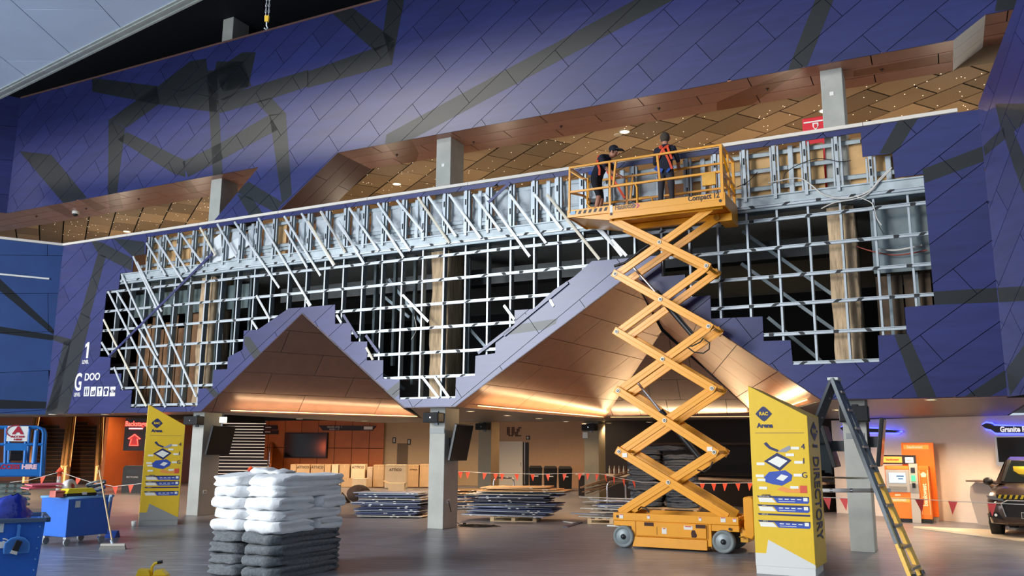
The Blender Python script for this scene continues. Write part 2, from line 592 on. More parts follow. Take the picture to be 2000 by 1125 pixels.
# ---- signage on the wall
wl = whitem
p1_ = onw(171, 684)
MB().prism([(p1_[0] + x, p1_[1] + z) for x, z in ((-.03, -.24), (.06, -.24), (.06, .24), (-.02, .24), (-.11, .17), (-.11, .08), (-.03, .13))], -.006, 0).build('lettering', wl, wall)
for s, px, size, xs, bo in (('LEVEL', (167, 707), 0.15, 0.75, 0.004), ('G', (153, 748), 0.74, 0.62, 0.014),
                            ('LEVEL', (151, 771), 0.15, 0.75, 0.004), ('DOO', (180.5, 736.5), 0.30, 0.95, 0.008)):
    p = onw(*px)
    text(s, size, wl, wall, Matrix.Translation((p[0], -0.004, p[1])), xs=xs, bold=bo)
inkb = mat('dark_blue_ink', (34, 38, 92), 0.5)
for i in range(5):
    a, b = onw(163.5 + i * 12.7, 774), onw(163.5 + i * 12.7 + 11.9, 755)
    w, h = b[0] - a[0], b[1] - a[1]
    ic = MB()
    ic.box((a[0], -0.006, a[1]), (b[0], 0, b[1]), 0)
    X = lambda u: a[0] + w * u
    Zz = lambda u: a[1] + h * u
    yf, yb = -0.009, -0.006
    if i == 0:
        for cx in (0.3, 0.7):
            ic.box((X(cx - .11), yf, Zz(.36)), (X(cx + .11), yb, Zz(.72)), 1)
            ic.box((X(cx - .07), yf, Zz(.1)), (X(cx + .07), yb, Zz(.36)), 1)
            ic.box((X(cx - .06), yf, Zz(.76)), (X(cx + .06), yb, Zz(.9)), 1)
        ic.box((X(.49), yf, Zz(.08)), (X(.51), yb, Zz(.92)), 1)
    elif i == 1:
        ic.box((X(.2), yf, Zz(.15)), (X(.62), yb, Zz(.3)), 1)
        ic.prism([(X(.2), Zz(.36)), (X(.62), Zz(.36)), (X(.5), Zz(.52)), (X(.3), Zz(.52))], yf, yb, 1)
        ic.prism([(X(.66), Zz(.15)), (X(.82), Zz(.15)), (X(.88), Zz(.6)), (X(.62), Zz(.6))], yf, yb, 1)
    elif i == 2:
        ic.prism([(X(.2), Zz(.85)), (X(.8), Zz(.85)), (X(.53), Zz(.5)), (X(.47), Zz(.5))], yf, yb, 1)
        ic.box((X(.47), yf, Zz(.18)), (X(.53), yb, Zz(.5)), 1)
        ic.box((X(.36), yf, Zz(.13)), (X(.64), yb, Zz(.18)), 1)
    elif i == 3:
        ic.prism([(X(.3), Zz(.15)), (X(.7), Zz(.15)), (X(.7), Zz(.55)), (X(.85), Zz(.5)), (X(.9), Zz(.72)), (X(.62), Zz(.85)), (X(.38), Zz(.85)),
                  (X(.1), Zz(.72)), (X(.15), Zz(.5)), (X(.3), Zz(.55))], yf, yb, 1)
    ic.build('sign_pictogram', [whitem, inkb], wall)
    if i == 4:
        text('ATM', 0.13, inkb, wall, Matrix.Translation((X(.5), -0.01, Zz(.5))), xs=0.85, bold=0.003)

# ---- upper fascia
fas = [(-16.9, ZS), (-9.86, ZS), (-5.0, ZC + 0.0), (-4.98, ZC), (-3.07, ZS), (11.46, ZS), (12.03, 9.90), (13.4, 9.92), (13.4, 13.62),
       (-16.9, 13.62)]
# the drop that touches the parapet: its raking left edge follows the planks
dl, dr = onw(418, 434), onw(545, 412)
fas = [(-16.9, ZS), (onw(505, 327)[0], ZS), (dl[0], ZC + 0.01), (dr[0], ZC + 0.01), (-3.07, ZS), (11.46, ZS), (12.03, 9.90), (13.4, 9.92),
       (13.4, 13.62), (-16.9, 13.62)]
Q = 0.29333
fb = [[(752, 281), (754.7, 262.7), (1330, -49), (1407, -49), (805, 272)]]
fb += [rz((600, 0), K, p) for p in ([(180, 95), (330, 55), (640, 290), (500, 378)], [(600, -60), (722, -60), (620, 475), (555, 240)],
                                    [(500, 378), (640, 300), (620, 475), (0, 645), (0, 525)])]
fb += [rz((180, 120), Q, p) for p in (
    [(1440, 55), (1440, 165), (1190, 250), (850, 345), (830, 260), (1060, 170)], [(1090, 270), (1190, 240), (1290, 345), (1180, 365)],
    [(1180, 355), (1290, 345), (1330, 890), (1265, 950), (1235, 470)], [(1180, 355), (1235, 455), (860, 655), (850, 545)],
    [(850, 545), (870, 650), (640, 770), (600, 670)], [(765, 60), (830, 60), (870, 770), (805, 770)],
    [(0, 110), (440, 165), (830, 240), (830, 340), (400, 280), (0, 200)], [(430, 160), (450, 280), (230, 440), (110, 390)],
    [(110, 390), (220, 440), (165, 880), (105, 890)], [(170, 520), (230, 470), (620, 660), (620, 770), (540, 745)],
    [(440, 165), (600, 200), (770, 90), (760, -20), (650, 0)], [(1040, 800), (1270, 940), (1220, 1005), (960, 870)],
    [(965, 885), (1060, 905), (1150, 1030), (1060, 1045)], [(600, 195), (700, 150), (1000, -60), (1090, -60), (1040, 170), (880, 260)],
    [(830, 0), (1010, 0), (1000, 110), (1060, 165), (870, 200), (815, 60)])]
fb += [rz((1400, 0), 0.3, p) for p in ([(655, -40), (775, -40), (590, 430), (458, 468)], [(1810, 75), (1835, -60), (2100, -60), (1960, 55)])]
fb += [rz((0, 0), 0.3734, p) for p in ([(100, 790), (270, 810), (455, 1035), (330, 1062)],)]
fb = [[onw(*p) for p in b] for b in fb]
fasc = backing('wall_upper', [fas], joint, WM, 0.024)
panelize(fasc, [fas], 35.3, 0.595, 2.4, 8.97 - 0.595 * 2, 4.265 - 0.04, [purple, band], fb, 'wall_panel')
MB().box((-16.9, -0.01, 13.60), (13.4, 0.15, 13.66)).build('top_edge_trim', brown_panel, fasc)
# soffit (copper planks, 1.5 m deep) under the fascia
def soffit(poly, bands, mats, nm):
    M = WM @ plane_matrix((0, 0, ZS), (1, 0, 0), (0, 1, 0))      # local x=s, z=inward
    o = backing(nm, [poly], joint, M, -0.03, 1)
    panelize(o, [poly], 0.0, 0.5, 2.4, 0.0, 0.4, mats, bands, 'soffit_panel', gap=0.022, flip=-1)
    return o
def ons(u, v):
    q = WI @ onz(u, v, ZS)
    return (q.x, q.y)
SD = 1.5
sb = [rz((600, 260), 0.2, [(765, 105), (1010, 55), (1090, 200), (1060, 290), (920, 310)]), rz((1400, 0), 0.3, [(458, 468), (590, 430), (200, 700), (0, 725), (0, 665), (110, 640)]),
      rz((0, 320), 0.21, [(1000, 285), (1110, 265), (1145, 410), (1020, 430)]), rz((0, 320), 0.21, [(740, 335), (820, 320), (1000, 410), (900, 440)]),
      rz((0, 320), 0.21, [(440, 400), (560, 375), (740, 490), (640, 500)]), rz((0, 320), 0.21, [(1660, 165), (1770, 150), (1850, 270), (1780, 280)]),
      rz((1400, 0), 0.3, [(890, 460), (1540, 340), (1525, 405), (890, 500)])]
sb = [[ons(*p) for p in b] for b in sb]
soffit([(-3.07, 0.0), (11.46, 0.0), (11.46, SD), (-3.07, SD)], sb, [copper, copper_band], 'ceiling_soffit')
soffit([(-30.0, -3.0), (-18.8, -3.0), (-16.9, 0.0), (fas[1][0], 0.0), (fas[1][0], SD), (-30.0, SD)], sb, [copper, copper_band], 'ceiling_soffit')
soffit([(12.03, 0.0), (13.4, 0.0), (13.4, SD), (12.03, SD)], [], [copper, copper_band], 'ceiling_soffit')
bpy.data.objects['ceiling_soffit.002'].location.z += 0.40
# raking returns of the fascia: planes through an edge, running 1.5 m inward
def rake(a, b, mats, nm, flipn):
    A, B = Vector((a[0], 0, a[1])), Vector((b[0], 0, b[1]))
    ex = (B - A) if not flipn else (A - B)
    o_ = A if not flipn else B
    M = WM @ plane_matrix(o_, ex, (0, 1, 0))
    L = ex.length
    poly = [(0, 0), (L, 0), (L, SD), (0, SD)]
    o = backing(nm, [poly], joint, M, 0.03)
    panelize(o, [poly], 0.0, 0.5, 2.4, 0.0, 0.9, mats, [], 'soffit_panel')
rake((dr[0], ZC), (-3.07, ZS), [brown_panel, brown_panel], 'ceiling_soffit_return', True)
rake((fas[1][0], ZS), (dl[0], ZC), [brown_panel, brown_panel], 'ceiling_soffit_return', True)
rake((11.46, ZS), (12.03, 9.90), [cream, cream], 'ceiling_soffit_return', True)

# ---- level one: perforated tile ceiling, dark room behind
M = WM @ plane_matrix((0, 0, ZS + 0.04), (1, 0, 0), (0, 1, 0))
cpoly = [(-30, SD), (13.6, SD), (13.6, 6.5), (-30, 6.5)]
cl = backing('ceiling', [cpoly], joint, M, -0.03)
panelize(cl, [cpoly], -35.3, 0.76, 1.2, 0.30, 0.35, [tile_a, tile_a], [], 'ceiling_tile', gap=0.045, flip=-1)

MB().box((11.3, -0.0, SD - .01), (13.6, -0.40, SD)).build('ceiling_upstand', tile_a, cl)
stars = MB()
for i in range(420):
    s, y = random.uniform(-18, 13), random.uniform(SD + .05, 5.0)
    stars.cyl((s, 0.004, y), (s, -0.002, y), 0.011, 6)
st = stars.build('star_light', mat('star_lamp', (255, 236, 200), 0.4, emit=2.0), cl)
tag(st, kind='stuff')
mb = MB()
mb.box((-19.5, 6.5, 6.9), (13.6, 6.6, 9.7))
struct('wall_back_upper', mb, mat('brown_wall', (120, 84, 58), 0.7, var=0.05), WM)
mb = MB()                                   # level one slab
mb.box((-19.5, 0.30, 6.62), (11.8, 10.0, 6.86))
struct('floor_upper', mb, concrete, WM)

# ---- dark plenum behind the stripped wall
mb = MB()
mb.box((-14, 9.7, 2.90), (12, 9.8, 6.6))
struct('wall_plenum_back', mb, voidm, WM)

# ---- peaked soffits (two tents) over the entrances
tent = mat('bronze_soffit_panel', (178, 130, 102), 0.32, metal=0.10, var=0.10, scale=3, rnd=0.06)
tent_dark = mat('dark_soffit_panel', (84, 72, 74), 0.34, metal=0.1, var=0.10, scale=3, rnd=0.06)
def wp(*p):
    return WM @ Vector(p)
def facet(pts, m, nm, exi=(0, 1), wid=1.0, leng=2.2, b0=0.0, gap=0.016, horiz=True):
    P = [wp(*p) for p in pts]
    c = sum(P, Vector()) / len(P)
    nrm = (P[1] - P[0]).cross(P[2] - P[0]).normalized()
    if nrm.dot(CAM - c) < 0:
        nrm = -nrm
    ex = (P[exi[1]] - P[exi[0]]).normalized()
    ez = ex.cross(nrm) * -1                 # ey = ez x ex should be -nrm
    if ez.cross(ex).dot(nrm) > 0:
        ez = -ez
    M = plane_matrix(P[exi[0]], ex, ez)
    MI = M.inverted()
    q = [(MI @ p) for p in P]
    poly = [(v.x, v.z) for v in q]
    o = backing(nm, [poly], joint, M, 0.03)
    panelize(o, [poly], 0.0, wid, leng, b0, 0.3, [m, m], [], 'soffit_panel', gap=gap)
    return o
TAi = (TA[0], 0.0, TA[1])
TBi = (TB[0], 0.0, TB[1])
PkB, B1, B2 = (4.32, 4.34, 4.87), (1.37, 7.9, ZB), (5.9, 8.73, ZB)
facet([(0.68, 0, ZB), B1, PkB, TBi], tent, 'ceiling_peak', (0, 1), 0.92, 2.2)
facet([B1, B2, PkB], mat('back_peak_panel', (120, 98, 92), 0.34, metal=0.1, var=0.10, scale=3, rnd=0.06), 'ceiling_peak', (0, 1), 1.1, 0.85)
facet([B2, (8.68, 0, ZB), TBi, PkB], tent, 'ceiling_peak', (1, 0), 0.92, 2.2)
PkA, BA = (-4.08, 4.2, 3.42), (-3.98, 5.93, ZB)
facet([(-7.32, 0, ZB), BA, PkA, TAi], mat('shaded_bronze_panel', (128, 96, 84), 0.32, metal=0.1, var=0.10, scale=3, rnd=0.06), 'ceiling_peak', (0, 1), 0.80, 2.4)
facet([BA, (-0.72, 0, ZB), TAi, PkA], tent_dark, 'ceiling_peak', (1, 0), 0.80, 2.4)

# ---- ground floor ceiling with the peaks cut out
gpoly = [(-26, 0.3), (-7.30, 0.3), (-3.98, 5.93), (-0.74, 0.3), (0.70, 0.3), (1.37, 7.9), (5.9, 8.73), (8.66, 0.3), (12.2, 0.3), (12.2, 9.6), (-8.2, 9.6), (-8.2, 1.3), (-26, 1.3)]
mb = MB()
for t in tris_of([gpoly]):
    mb.poly([(x, y, ZB) for x, y in t])
    mb.poly([(x, y, ZB + 0.10) for x, y in t])
for loop in (gpoly,):
    for i in range(len(loop)):
        a, b = loop[i], loop[(i + 1) % len(loop)]
        mb.poly([(a[0], a[1], ZB), (b[0], b[1], ZB), (b[0], b[1], ZB + 0.10), (a[0], a[1], ZB + 0.10)])
struct('ceiling_ground', mb, mat('dark_ceiling', (62, 50, 48), 0.4, var=0.05), WM)
mb = MB()
mb.box((-48, 1.3, 4.3), (-8.2, 9.6, 4.4))
mb.box((-48, 9.6, 4.3), (20, 45, 4.4))
mb.box((-8.2, 9.55, ZB), (12.2, 9.65, 4.3), 1)
mb.box((-26, 1.25, ZB), (-8.2, 1.35, 4.3), 1)
mb.box((-8.25, 1.3, ZB), (-8.15, 9.6, 4.3), 1)
struct('ceiling_hall', mb, [mat('hall_ceiling', (90, 62, 50), 0.6), mat('dark_bulkhead', (44, 36, 36), 0.5)], WM)

# ---- cove lamps along the foot of the peaks
covm = mat('cove_lamp', (255, 214, 150), 0.4, emit=2.0)
def cove(a, b, inset, power, tilt=-0.9):
    A, B = wp(*a), wp(*b)
    d = (B - A).normalized()
    n = Vector((inset[0], inset[1], 0))
    n = (WM.to_3x3() @ n).normalized()
    mb = MB()
    mb.beam(A + n * 0.05 + Vector((0, 0, 0.05)), B + n * 0.05 + Vector((0, 0, 0.05)), 0.02, 0.02)
    o = mb.build('trim_cove', covm)
    o['kind'] = 'structure'
    L = (B - A).length
    ld = bpy.data.lights.new('cove_light', 'AREA')
    ld.shape, ld.size, ld.size_y, ld.energy, ld.color = 'RECTANGLE', L * 0.96, 0.05, power * L * .6, (1.0, 0.70, 0.38)
    lo = link(bpy.data.objects.new('cove_light', ld))
    c = (A + B) / 2 + n * 0.30 + Vector((0, 0, 0.04))
    Z = -(Vector((0, 0, 1)) + n * tilt).normalized()      # shines up and back on to the slope
    X = d
    Y = Z.cross(X)
    lo.matrix_world = Matrix(((X.x, Y.x, Z.x, c.x), (X.y, Y.y, Z.y, c.y), (X.z, Y.z, Z.z, c.z), (0, 0, 0, 1)))
cove((0.95, 0.5, ZB), (1.37, 7.7, ZB), (1, 0), 11)
cove((1.6, 7.9, ZB), (5.7, 8.65, ZB), (0, -1), 20, 0.5)
cove((6.1, 8.2, ZB), (8.4, 0.6, ZB), (-1, 0), 14, -0.4)
cove((-6.85, 0.6, ZB), (-4.05, 5.7, ZB), (1, -0.5), 12)

# ---- columns
for s, y in ((-7.70, 0.30), (0.02, 0.30), (9.22, 0.33)):
    mb = MB()
    mb.box((s - 0.21, y, 0), (s + 0.21, y + 0.66, 14.6))
    c = struct('column', mb, concrete, WM, bevel=0.012)
for s, y in ((-4.40, 10.86), (-0.28, 11.02)):
    mb = MB()
    mb.box((s - 0.27, y, 0), (s + 0.27, y + 0.66, 4.3))
    struct('column', mb, mat('warm_concrete', (150, 138, 116), 0.75, var=0.08, scale=2.5), WM, bevel=0.012)

# ---- side walls
def side_wall(nm, corner, ex, poly, bands, m, ang, wid, leng, b0):
    M = plane_matrix(corner, ex, (0, 0, 1))
    o = backing(nm, [poly], joint, M, 0.03)
    panelize(o, [poly], ang, wid, leng, b0, 0.4, [m, band], bands, 'wall_panel')
    return M
ex_l = (wp(-14.76, -1.45, 0) - wp(-13.80, 0, 0)).normalized()        # runs towards the camera; reversed so x goes to the viewer's right
Lc = wp(-13.80, 0, 0)
def onside(u, v, M, o):
    n = M.to_3x3() @ Vector((0, 1, 0))
    q = M.inverted() @ onp(u, v, o, n)
    return (q.x, q.z)
Ml = plane_matrix(Lc, -ex_l, (0, 0, 1))
lb = [rz((0, 440), 0.338, p) for p in ([(-80, 240), (0, 310), (300, 590), (335, 645), (290, 620), (-60, 330)], [(-60, 575), (0, 590), (340, 640), (300, 665), (0, 625), (-60, 612)],
                                       [(-60, 1005), (0, 1010), (280, 1020), (270, 1060), (-60, 1060)])]
side_wall('wall_left', Lc, -ex_l, [(-9, ZB), (0, ZB), (0, ZC - .08), (-9, ZC - .08)], [[onside(*p, Ml, Lc) for p in b] for b in lb], blue_plain, 6, 1.2, 3.0, 0.5)
mb = MB()
mb.box((-9, -0.03, ZC - 0.075), (0.02, 0.25, ZC))
mb.build('parapet_cap', white_cap, bpy.data.objects['wall_left'])
mb = MB()                                   # thin light rail on the left wall
p0_, p1_ = onside(-60, 530, Ml, Lc), onside(96, 545, Ml, Lc)
mb.beam((p0_[0], -0.03, p0_[1]), (p1_[0], -0.03, p1_[1]), 0.05, 0.05)
mb.build('wall_rail', whitem, bpy.data.objects['wall_left'])
# left end of the upper fascia, turning towards the camera
Lu = wp(-16.9, 0, 0)
exu = (wp(-17.9, -1.6, 0) - Lu).normalized()
side_wall('wall_upper_left', Lu, -exu, [(-8, ZS), (0, ZS), (0, 13.62), (-8, 13.62)], [], purple, 6, 1.2, 3.0, 0.5)

Rc = wp(11.76, 0, 0)
th = R(-97)
exr = Vector((math.cos(th), math.sin(th), 0))
Mr = plane_matrix(Rc, exr, (0, 0, 1))
e1, e2 = onside(1980, 17, Mr, Rc), onside(1993, -22, Mr, Rc)
rb = [rz((1700, 200), K, p) for p in ([(915, 10), (1240, 10), (1125, 150), (1050, 215), (985, 265), (950, 170)], [(828, 318), (975, 180), (990, 265), (838, 390)],
                                      [(985, 265), (1050, 215), (1160, 480), (1160, 760), (1060, 500)])]
rb += [rz((1600, 480), 0.2845, p) for p in ([(1225, 288), (1500, 272), (1500, 372), (1235, 388)], [(1310, 1030), (1285, 850), (1450, 620), (1500, 700), (1400, 900)])]
side_wall('wall_right', Rc, exr, [(0, ZB), (7, ZB), (7, 14.5), (e2[0] + 1.2, 14.5), e2, e1, (0, ZC)], [[onside(*p, Mr, Rc) for p in b] for b in rb], purple, 35.3, 0.6, 2.4, 0.2)

# ---- pale canopy slab at the upper left with its aluminium edge
HC = 11.0
E0, E1 = onz(0, 190, HC), onz(385, 0, HC)
ed = (E1 - E0).normalized()
en = Vector((-ed.y, ed.x, 0))
if en.y > 0:
    en = -en
Mc = plane_matrix(E0, ed, en)
cm = mat('pale_canopy_panel', (176, 190, 214), 0.38, var=0.05, scale=0.8, rnd=0.05)
cp = [(-6, 0.25), (13, 0.25), (13, 9), (-6, 9)]
cn = backing('ceiling_canopy', [cp], joint, Mc, 0.03 if (Mc.to_3x3() @ Vector((0, 1, 0))).z > 0 else -0.03)
fl = 1 if (Mc.to_3x3() @ Vector((0, 1, 0))).z > 0 else -1
ang_c = math.degrees(math.atan2(Vector((0, 1, 0)).dot(en), Vector((0, 1, 0)).dot(ed)))
panelize(cn, [cp], ang_c, 1.78, 5.0, -0.35, 0.3, [cm, cm], [], 'ceiling_panel', gap=0.02, flip=fl)
alum = mat('aluminium_edge', (170, 176, 172), 0.4, metal=0.5, var=0.12, scale=3)
mb = MB()
for i, (z0, z1, y0) in enumerate(((0.0, 0.05, 0.0), (0.05, 0.14, 0.03), (0.14, 0.20, 0.0), (0.20, 0.26, 0.05))):
    mb.box((-6, -fl * 0.05 if y0 == 0 else -fl * 0.03, z0 * 1.1 - 0.02), (13, fl * 0.22, z1 * 1.1 - 0.02))
mb.build('edge_beam', alum, cn)

# ---- roof over the foyer
mb = MB()
mb.box((-26, -9.0, 14.6), (16, 7, 14.8))
mb.box((-26, 1.55, 9.97), (16, 1.65, 14.6))
struct('ceiling_roof', mb, mat('roof_underside', (18, 20, 30), 0.9), WM)

# ---- unseen wall added behind the camera to block sky and darken reflections
mb = MB()
mb.box((-14, -14.2, 0), (22, -14, 14.6))
struct('wall_rear_blocker', mb, mat('rear_blocker', (120, 118, 122), 0.8, var=.04))
# ================================================================== STRIPPED WALL: studs, rails, strips, insulation
def inside(x, z, P=hole):
    c = False
    for i in range(len(P)):
        (x0, z0), (x1, z1) = P[i], P[i - 1]
        if (z0 > z) != (z1 > z) and x < (x1 - x0) * (z - z0) / (z1 - z0) + x0:
            c = not c
    return c
def spans_z(z):
    xs = sorted((x1 - x0) * (z - z0) / (z1 - z0) + x0 for (x0, z0), (x1, z1) in zip(hole, hole[1:] + hole[:1]) if (z0 > z) != (z1 > z))
    return list(zip(xs[::2], xs[1::2]))
def spans_s(s):
    zs = sorted((z1 - z0) * (s - x0) / (x1 - x0) + z0 for (x0, z0), (x1, z1) in zip(hole, hole[1:] + hole[:1]) if (x0 > s) != (x1 > s))
    return list(zip(zs[::2], zs[1::2]))

mb = MB()                                    # heavy edge channel along the slab
mb.box((-11.5, 0.05, 6.60), (10.75, 0.07, 6.93), 0)
mb.box((-11.5, 0.02, 6.90), (10.75, 0.30, 6.93), 0)
mb.box((-11.5, 0.02, 6.60), (10.75, 0.30, 6.62), 1)
frame = mb.build('wall_framing', [mat('galvanised_beam', (172, 182, 186), 0.5, metal=0.3, var=0.22, scale=3), galv_dark], None, WM)
frame['kind'] = 'structure'
clipm = mat('black_clip', (22, 24, 26), 0.6)
for z in (6.70, 6.40, 5.81, 5.23, 4.66, 4.07, 3.49, 2.985):
    for a, b in spans_z(z):
        mb = MB()
        a2, b2 = a - 0.03, b + 0.03
        mb.box((a2, 0.012, z - 0.030), (b2, 0.035, z - 0.002), 0)
        mb.box((a2, 0.030, z - 0.034), (b2, 0.050, z + 0.034), 0)
        mb.box((a2, 0.012, z + 0.020), (b2, 0.050, z + 0.034), 0)
        mb.build('rail', [galv, galv_dark], frame)
        s = a + 0.15
        while s < b - 0.1:
            k = random.choice((0.0, 0.05, -0.05, 0.08))
            mb = MB().hexa([(s - .045, .008, z - .03), (s + .045, .008, z - .03), (s + .045, .014, z - .03), (s - .045, .014, z - .03),
                            (s - .045 + k, .008, z + .03), (s + .045 + k, .008, z + .03), (s + .045 + k, .014, z + .03), (s - .045 + k, .014, z + .03)])
            mb.build('clip', clipm, frame)
            s += random.choice((0.42, 0.58, 0.6, 0.66))
k0 = -3.35 - 0.6 * 14
for i in range(40):
    s = k0 + 0.6 * i
    for a, b in spans_s(s):
        lo, hi = max(a, 2.93), min(b, 6.62)
        if hi - lo > 0.15:
            mb = MB()
            mb.box((s - 0.022, 0.052, lo), (s + 0.022, 0.058, hi), 0)
            mb.box((s + 0.016, 0.052, lo), (s + 0.022, 0.20, hi), 1)
            mb.box((s - 0.022, 0.194, lo), (s + 0.022, 0.20, hi), 1)
            mb.build('stud', [galv, galv_dark], frame)
            mb = MB()                       # second row of studs further in
            s2 = s + 0.13
            mb.box((s2 - 0.035, 0.42, lo - 0.1), (s2 + 0.035, 0.43, 6.6), 1)
            mb.box((s2 + 0.029, 0.42, lo - 0.1), (s2 + 0.035, 0.52, 6.6), 1)
            if s < -0.5 and not (-7.6 < s < -2.3 and lo > 4.9):
                mb.build('stud', [galv, mat('dull_stud', (92, 104, 106), 0.55, metal=0.3, var=0.1)], frame)
        lo, hi = max(a, 6.93), min(b, 7.96)
        if hi - lo > 0.15:
            mb = MB()
            for dx, w, y in ((0, 0.035, 0.015), (0.075, 0.022, 0.05), (-0.07, 0.018, 0.07)):
                mb.box((s + dx - w, y, lo - 0.1), (s + dx + w, y + 0.012, hi), 0)
                mb.box((s + dx + w - .006, y, lo - 0.1), (s + dx + w, y + 0.07, hi), 1)
            mb.build('stud', [galv, galv_dark], frame)
            for q in range(2):
                zc = lo + (hi - lo) * (0.3 + 0.45 * q) + random.uniform(-.05, .05)
                MB().box((s - .016, .006, zc - .07), (s + .016, .016, zc + .07)).build('clip', clipm, frame)
            if i % 3 == 0:
                mb = MB().box((s + .26, .16, lo), (s + .36, .17, hi)).box((s + .345, .16, lo), (s + .36, .24, hi))
                mb.build('stud', galv, frame)
for z, s0, s1 in ((7.12, -10.4, 10.6), (7.50, 5.9, 9.3), (7.55, -10.0, -7.0), (7.84, -10.0, 9.7), (7.22, -6.5, 5.5)):
    s = s0
    while s < s1 - .3:
        L = min(2.4, s1 - s)
        MB().box((s, .17, z - .045), (s + L - .01, .18, z + .045)).box((s, .17, z + .03), (s + L - .01, .25, z + .045)).build('nogging', mat('dull_galv', (164, 174, 178), 0.5, metal=0.3, var=0.12), frame)
        s += L
# plywood and insulation behind the upper band
ply = mat('plywood', (208, 166, 112), 0.7, var=0.16, scale=3, rnd=0.12)
for s0, s1 in ((-10.3, -9.4), (-9.38, -8.5), (-8.48, -7.3), (6.2, 7.4), (7.42, 8.6), (8.62, 8.98), (9.46, 10.5), (-5.6, -4.9)):
    MB().box((s0, .255, 6.95), (s1, .268, 7.95)).build('plywood_sheet', ply, frame)
bagm = mat('insulation_batt', (196, 202, 206), 0.7, var=0.10, scale=5, bump=0.5, bscale=10, rnd=0.08)
def pillow(x0, x1, z0, z1, y, d, seed):
    mb = MB()
    nx, nz = 8, 8
    pts = []
    for j in range(nz + 1):
        for i in range(nx + 1):
            u, v = i / nx, j / nz
            e = (1 - abs(2 * u - 1) ** 4) * (1 - abs(2 * v - 1) ** 4)
            w = noise.noise((u * 2.2 + seed, v * 2.2, seed * 1.7))
            pts.append((x0 + (x1 - x0) * u + .03 * noise.noise((v * 3, seed, 2)), y - d * e * (0.75 + 0.6 * w) , z0 + (z1 - z0) * v + .03 * noise.noise((u * 3, seed, 5))))
    fs = [(j * (nx + 1) + i, j * (nx + 1) + i + 1, (j + 1) * (nx + 1) + i + 1, (j + 1) * (nx + 1) + i) for j in range(nz) for i in range(nx)]
    mb.add(pts, fs, 0, smooth=True)
    return mb
for i in range(40):
    s = k0 + 0.6 * i
    if -7.2 < s < 5.6 and not (-5.4 < s < -4.7):
        zc = random.uniform(7.3, 7.55)
        for z0, z1 in ((6.95, zc), (zc - .02, 7.92)):
            pillow(s + .05, s + .57, z0, z1, .26, .10, random.uniform(0, 50)).build('insulation_batt', bagm, frame, fix=False)
# large loose white sheets near the left third
for pts in ([(400, 500), (480, 455), (484, 478), (452, 503), (405, 515)], [(410, 470), (430, 455), (432, 498), (408, 505)]):
    P = [onw(*p, .1) for p in pts]
    MB().prism(P, .13, .16).build('insulation_sheet', mat('white_sheet', (222, 226, 228), 0.6, var=.05), frame)
# raking furring strips
strip = mat('bright_furring_strip', (206, 210, 214), 0.38, metal=0.25, var=0.06)
stripw = mat('pale_strip', (226, 216, 196), 0.5)
segs = []
for a, b in (((5, 140), (145, 370)), ((75, 90), (190, 290)), ((165, 140), (300, 365)), ((220, 70), (375, 295)), ((365, 115), (505, 330)), ((370, 45), (540, 295)),
             ((470, 30), (605, 195)), ((580, 15), (745, 255)), ((635, 10), (780, 220)), ((745, 0), (910, 230)), ((870, 0), (1010, 190)), ((930, 0), (1165, 325)),
             ((1060, 0), (1250, 255)), ((1190, 0), (1335, 185)), ((1255, 0), (1530, 340)), ((1500, 160), (1607, 270)), ((1030, 580), (1085, 655)),
             ((1265, 540), (1290, 585)), ((600, 950), (690, 1065)), ((665, 950), (745, 1065)), ((155, 630), (180, 672)), ((310, 800), (345, 865)), ((0, 560), (15, 585)), ((500, 525), (635, 665))):
    segs.append((rz((600, 380), .3734, [a])[0], rz((600, 380), .3734, [b])[0]))
for a, b in (((500, 200), (600, 370)), ((545, 175), (690, 400)), ((600, 160), (715, 350)), ((680, 150), (800, 320)), ((780, 120), (860, 265)), ((870, 100), (970, 275)),
             ((960, 90), (1195, 435)), ((1085, 70), (1360, 528)), ((1220, 60), (1410, 372)), ((1225, 130), (1340, 330)), ((1310, 45), (1480, 320)), ((1410, 35), (1540, 250)),
             ((1500, 95), (1607, 250)), ((1075, 475), (1145, 600)), ((1050, 605), (1080, 652)), ((300, 455), (600, 1060)), ((345, 455), (700, 1055)), ((430, 270), (760, 1005)),
             ((275, 600), (500, 1055)), ((370, 365), (560, 790)), ((450, 300), (580, 560)), ((265, 720), (310, 795)), ((330, 850), (375, 960))):
    segs.append((rz((100, 400), .3734, [a])[0], rz((100, 400), .3734, [b])[0]))
for a, b in (((1195, 468), (1224, 500)), ((1172, 446), (1215, 500))):
    segs.append((a, b))
for i, (a, b) in enumerate(segs):
    A, B = onw(*a), onw(*b)
    mb = MB().beam((A[0], -0.008, A[1]), (B[0], -0.008, B[1]), 0.016, 0.062, up=(1, 0, 0))
    mb.beam((A[0], -0.02, A[1]), (B[0], -0.02, B[1]), 0.012, 0.034, up=(1, 0, 0))
    mb.build('furring_strip', strip if i % 7 else stripw, frame)
# blue edge strips left hanging
for a, b in (((417, 495), (214, 697)), ((997, 358), (955, 396)), ((985, 655), (1110, 552)), ((1000, 640), (935, 690)), ((740, 688), (716, 655)), ((700, 660), (672, 615))):
    A, B = onw(*a), onw(*b)
    MB().beam((A[0], -0.03, A[1]), (B[0], -0.03, B[1]), 0.02, 0.07, up=(1, 0, 0)).build('edge_strip', purple, frame)
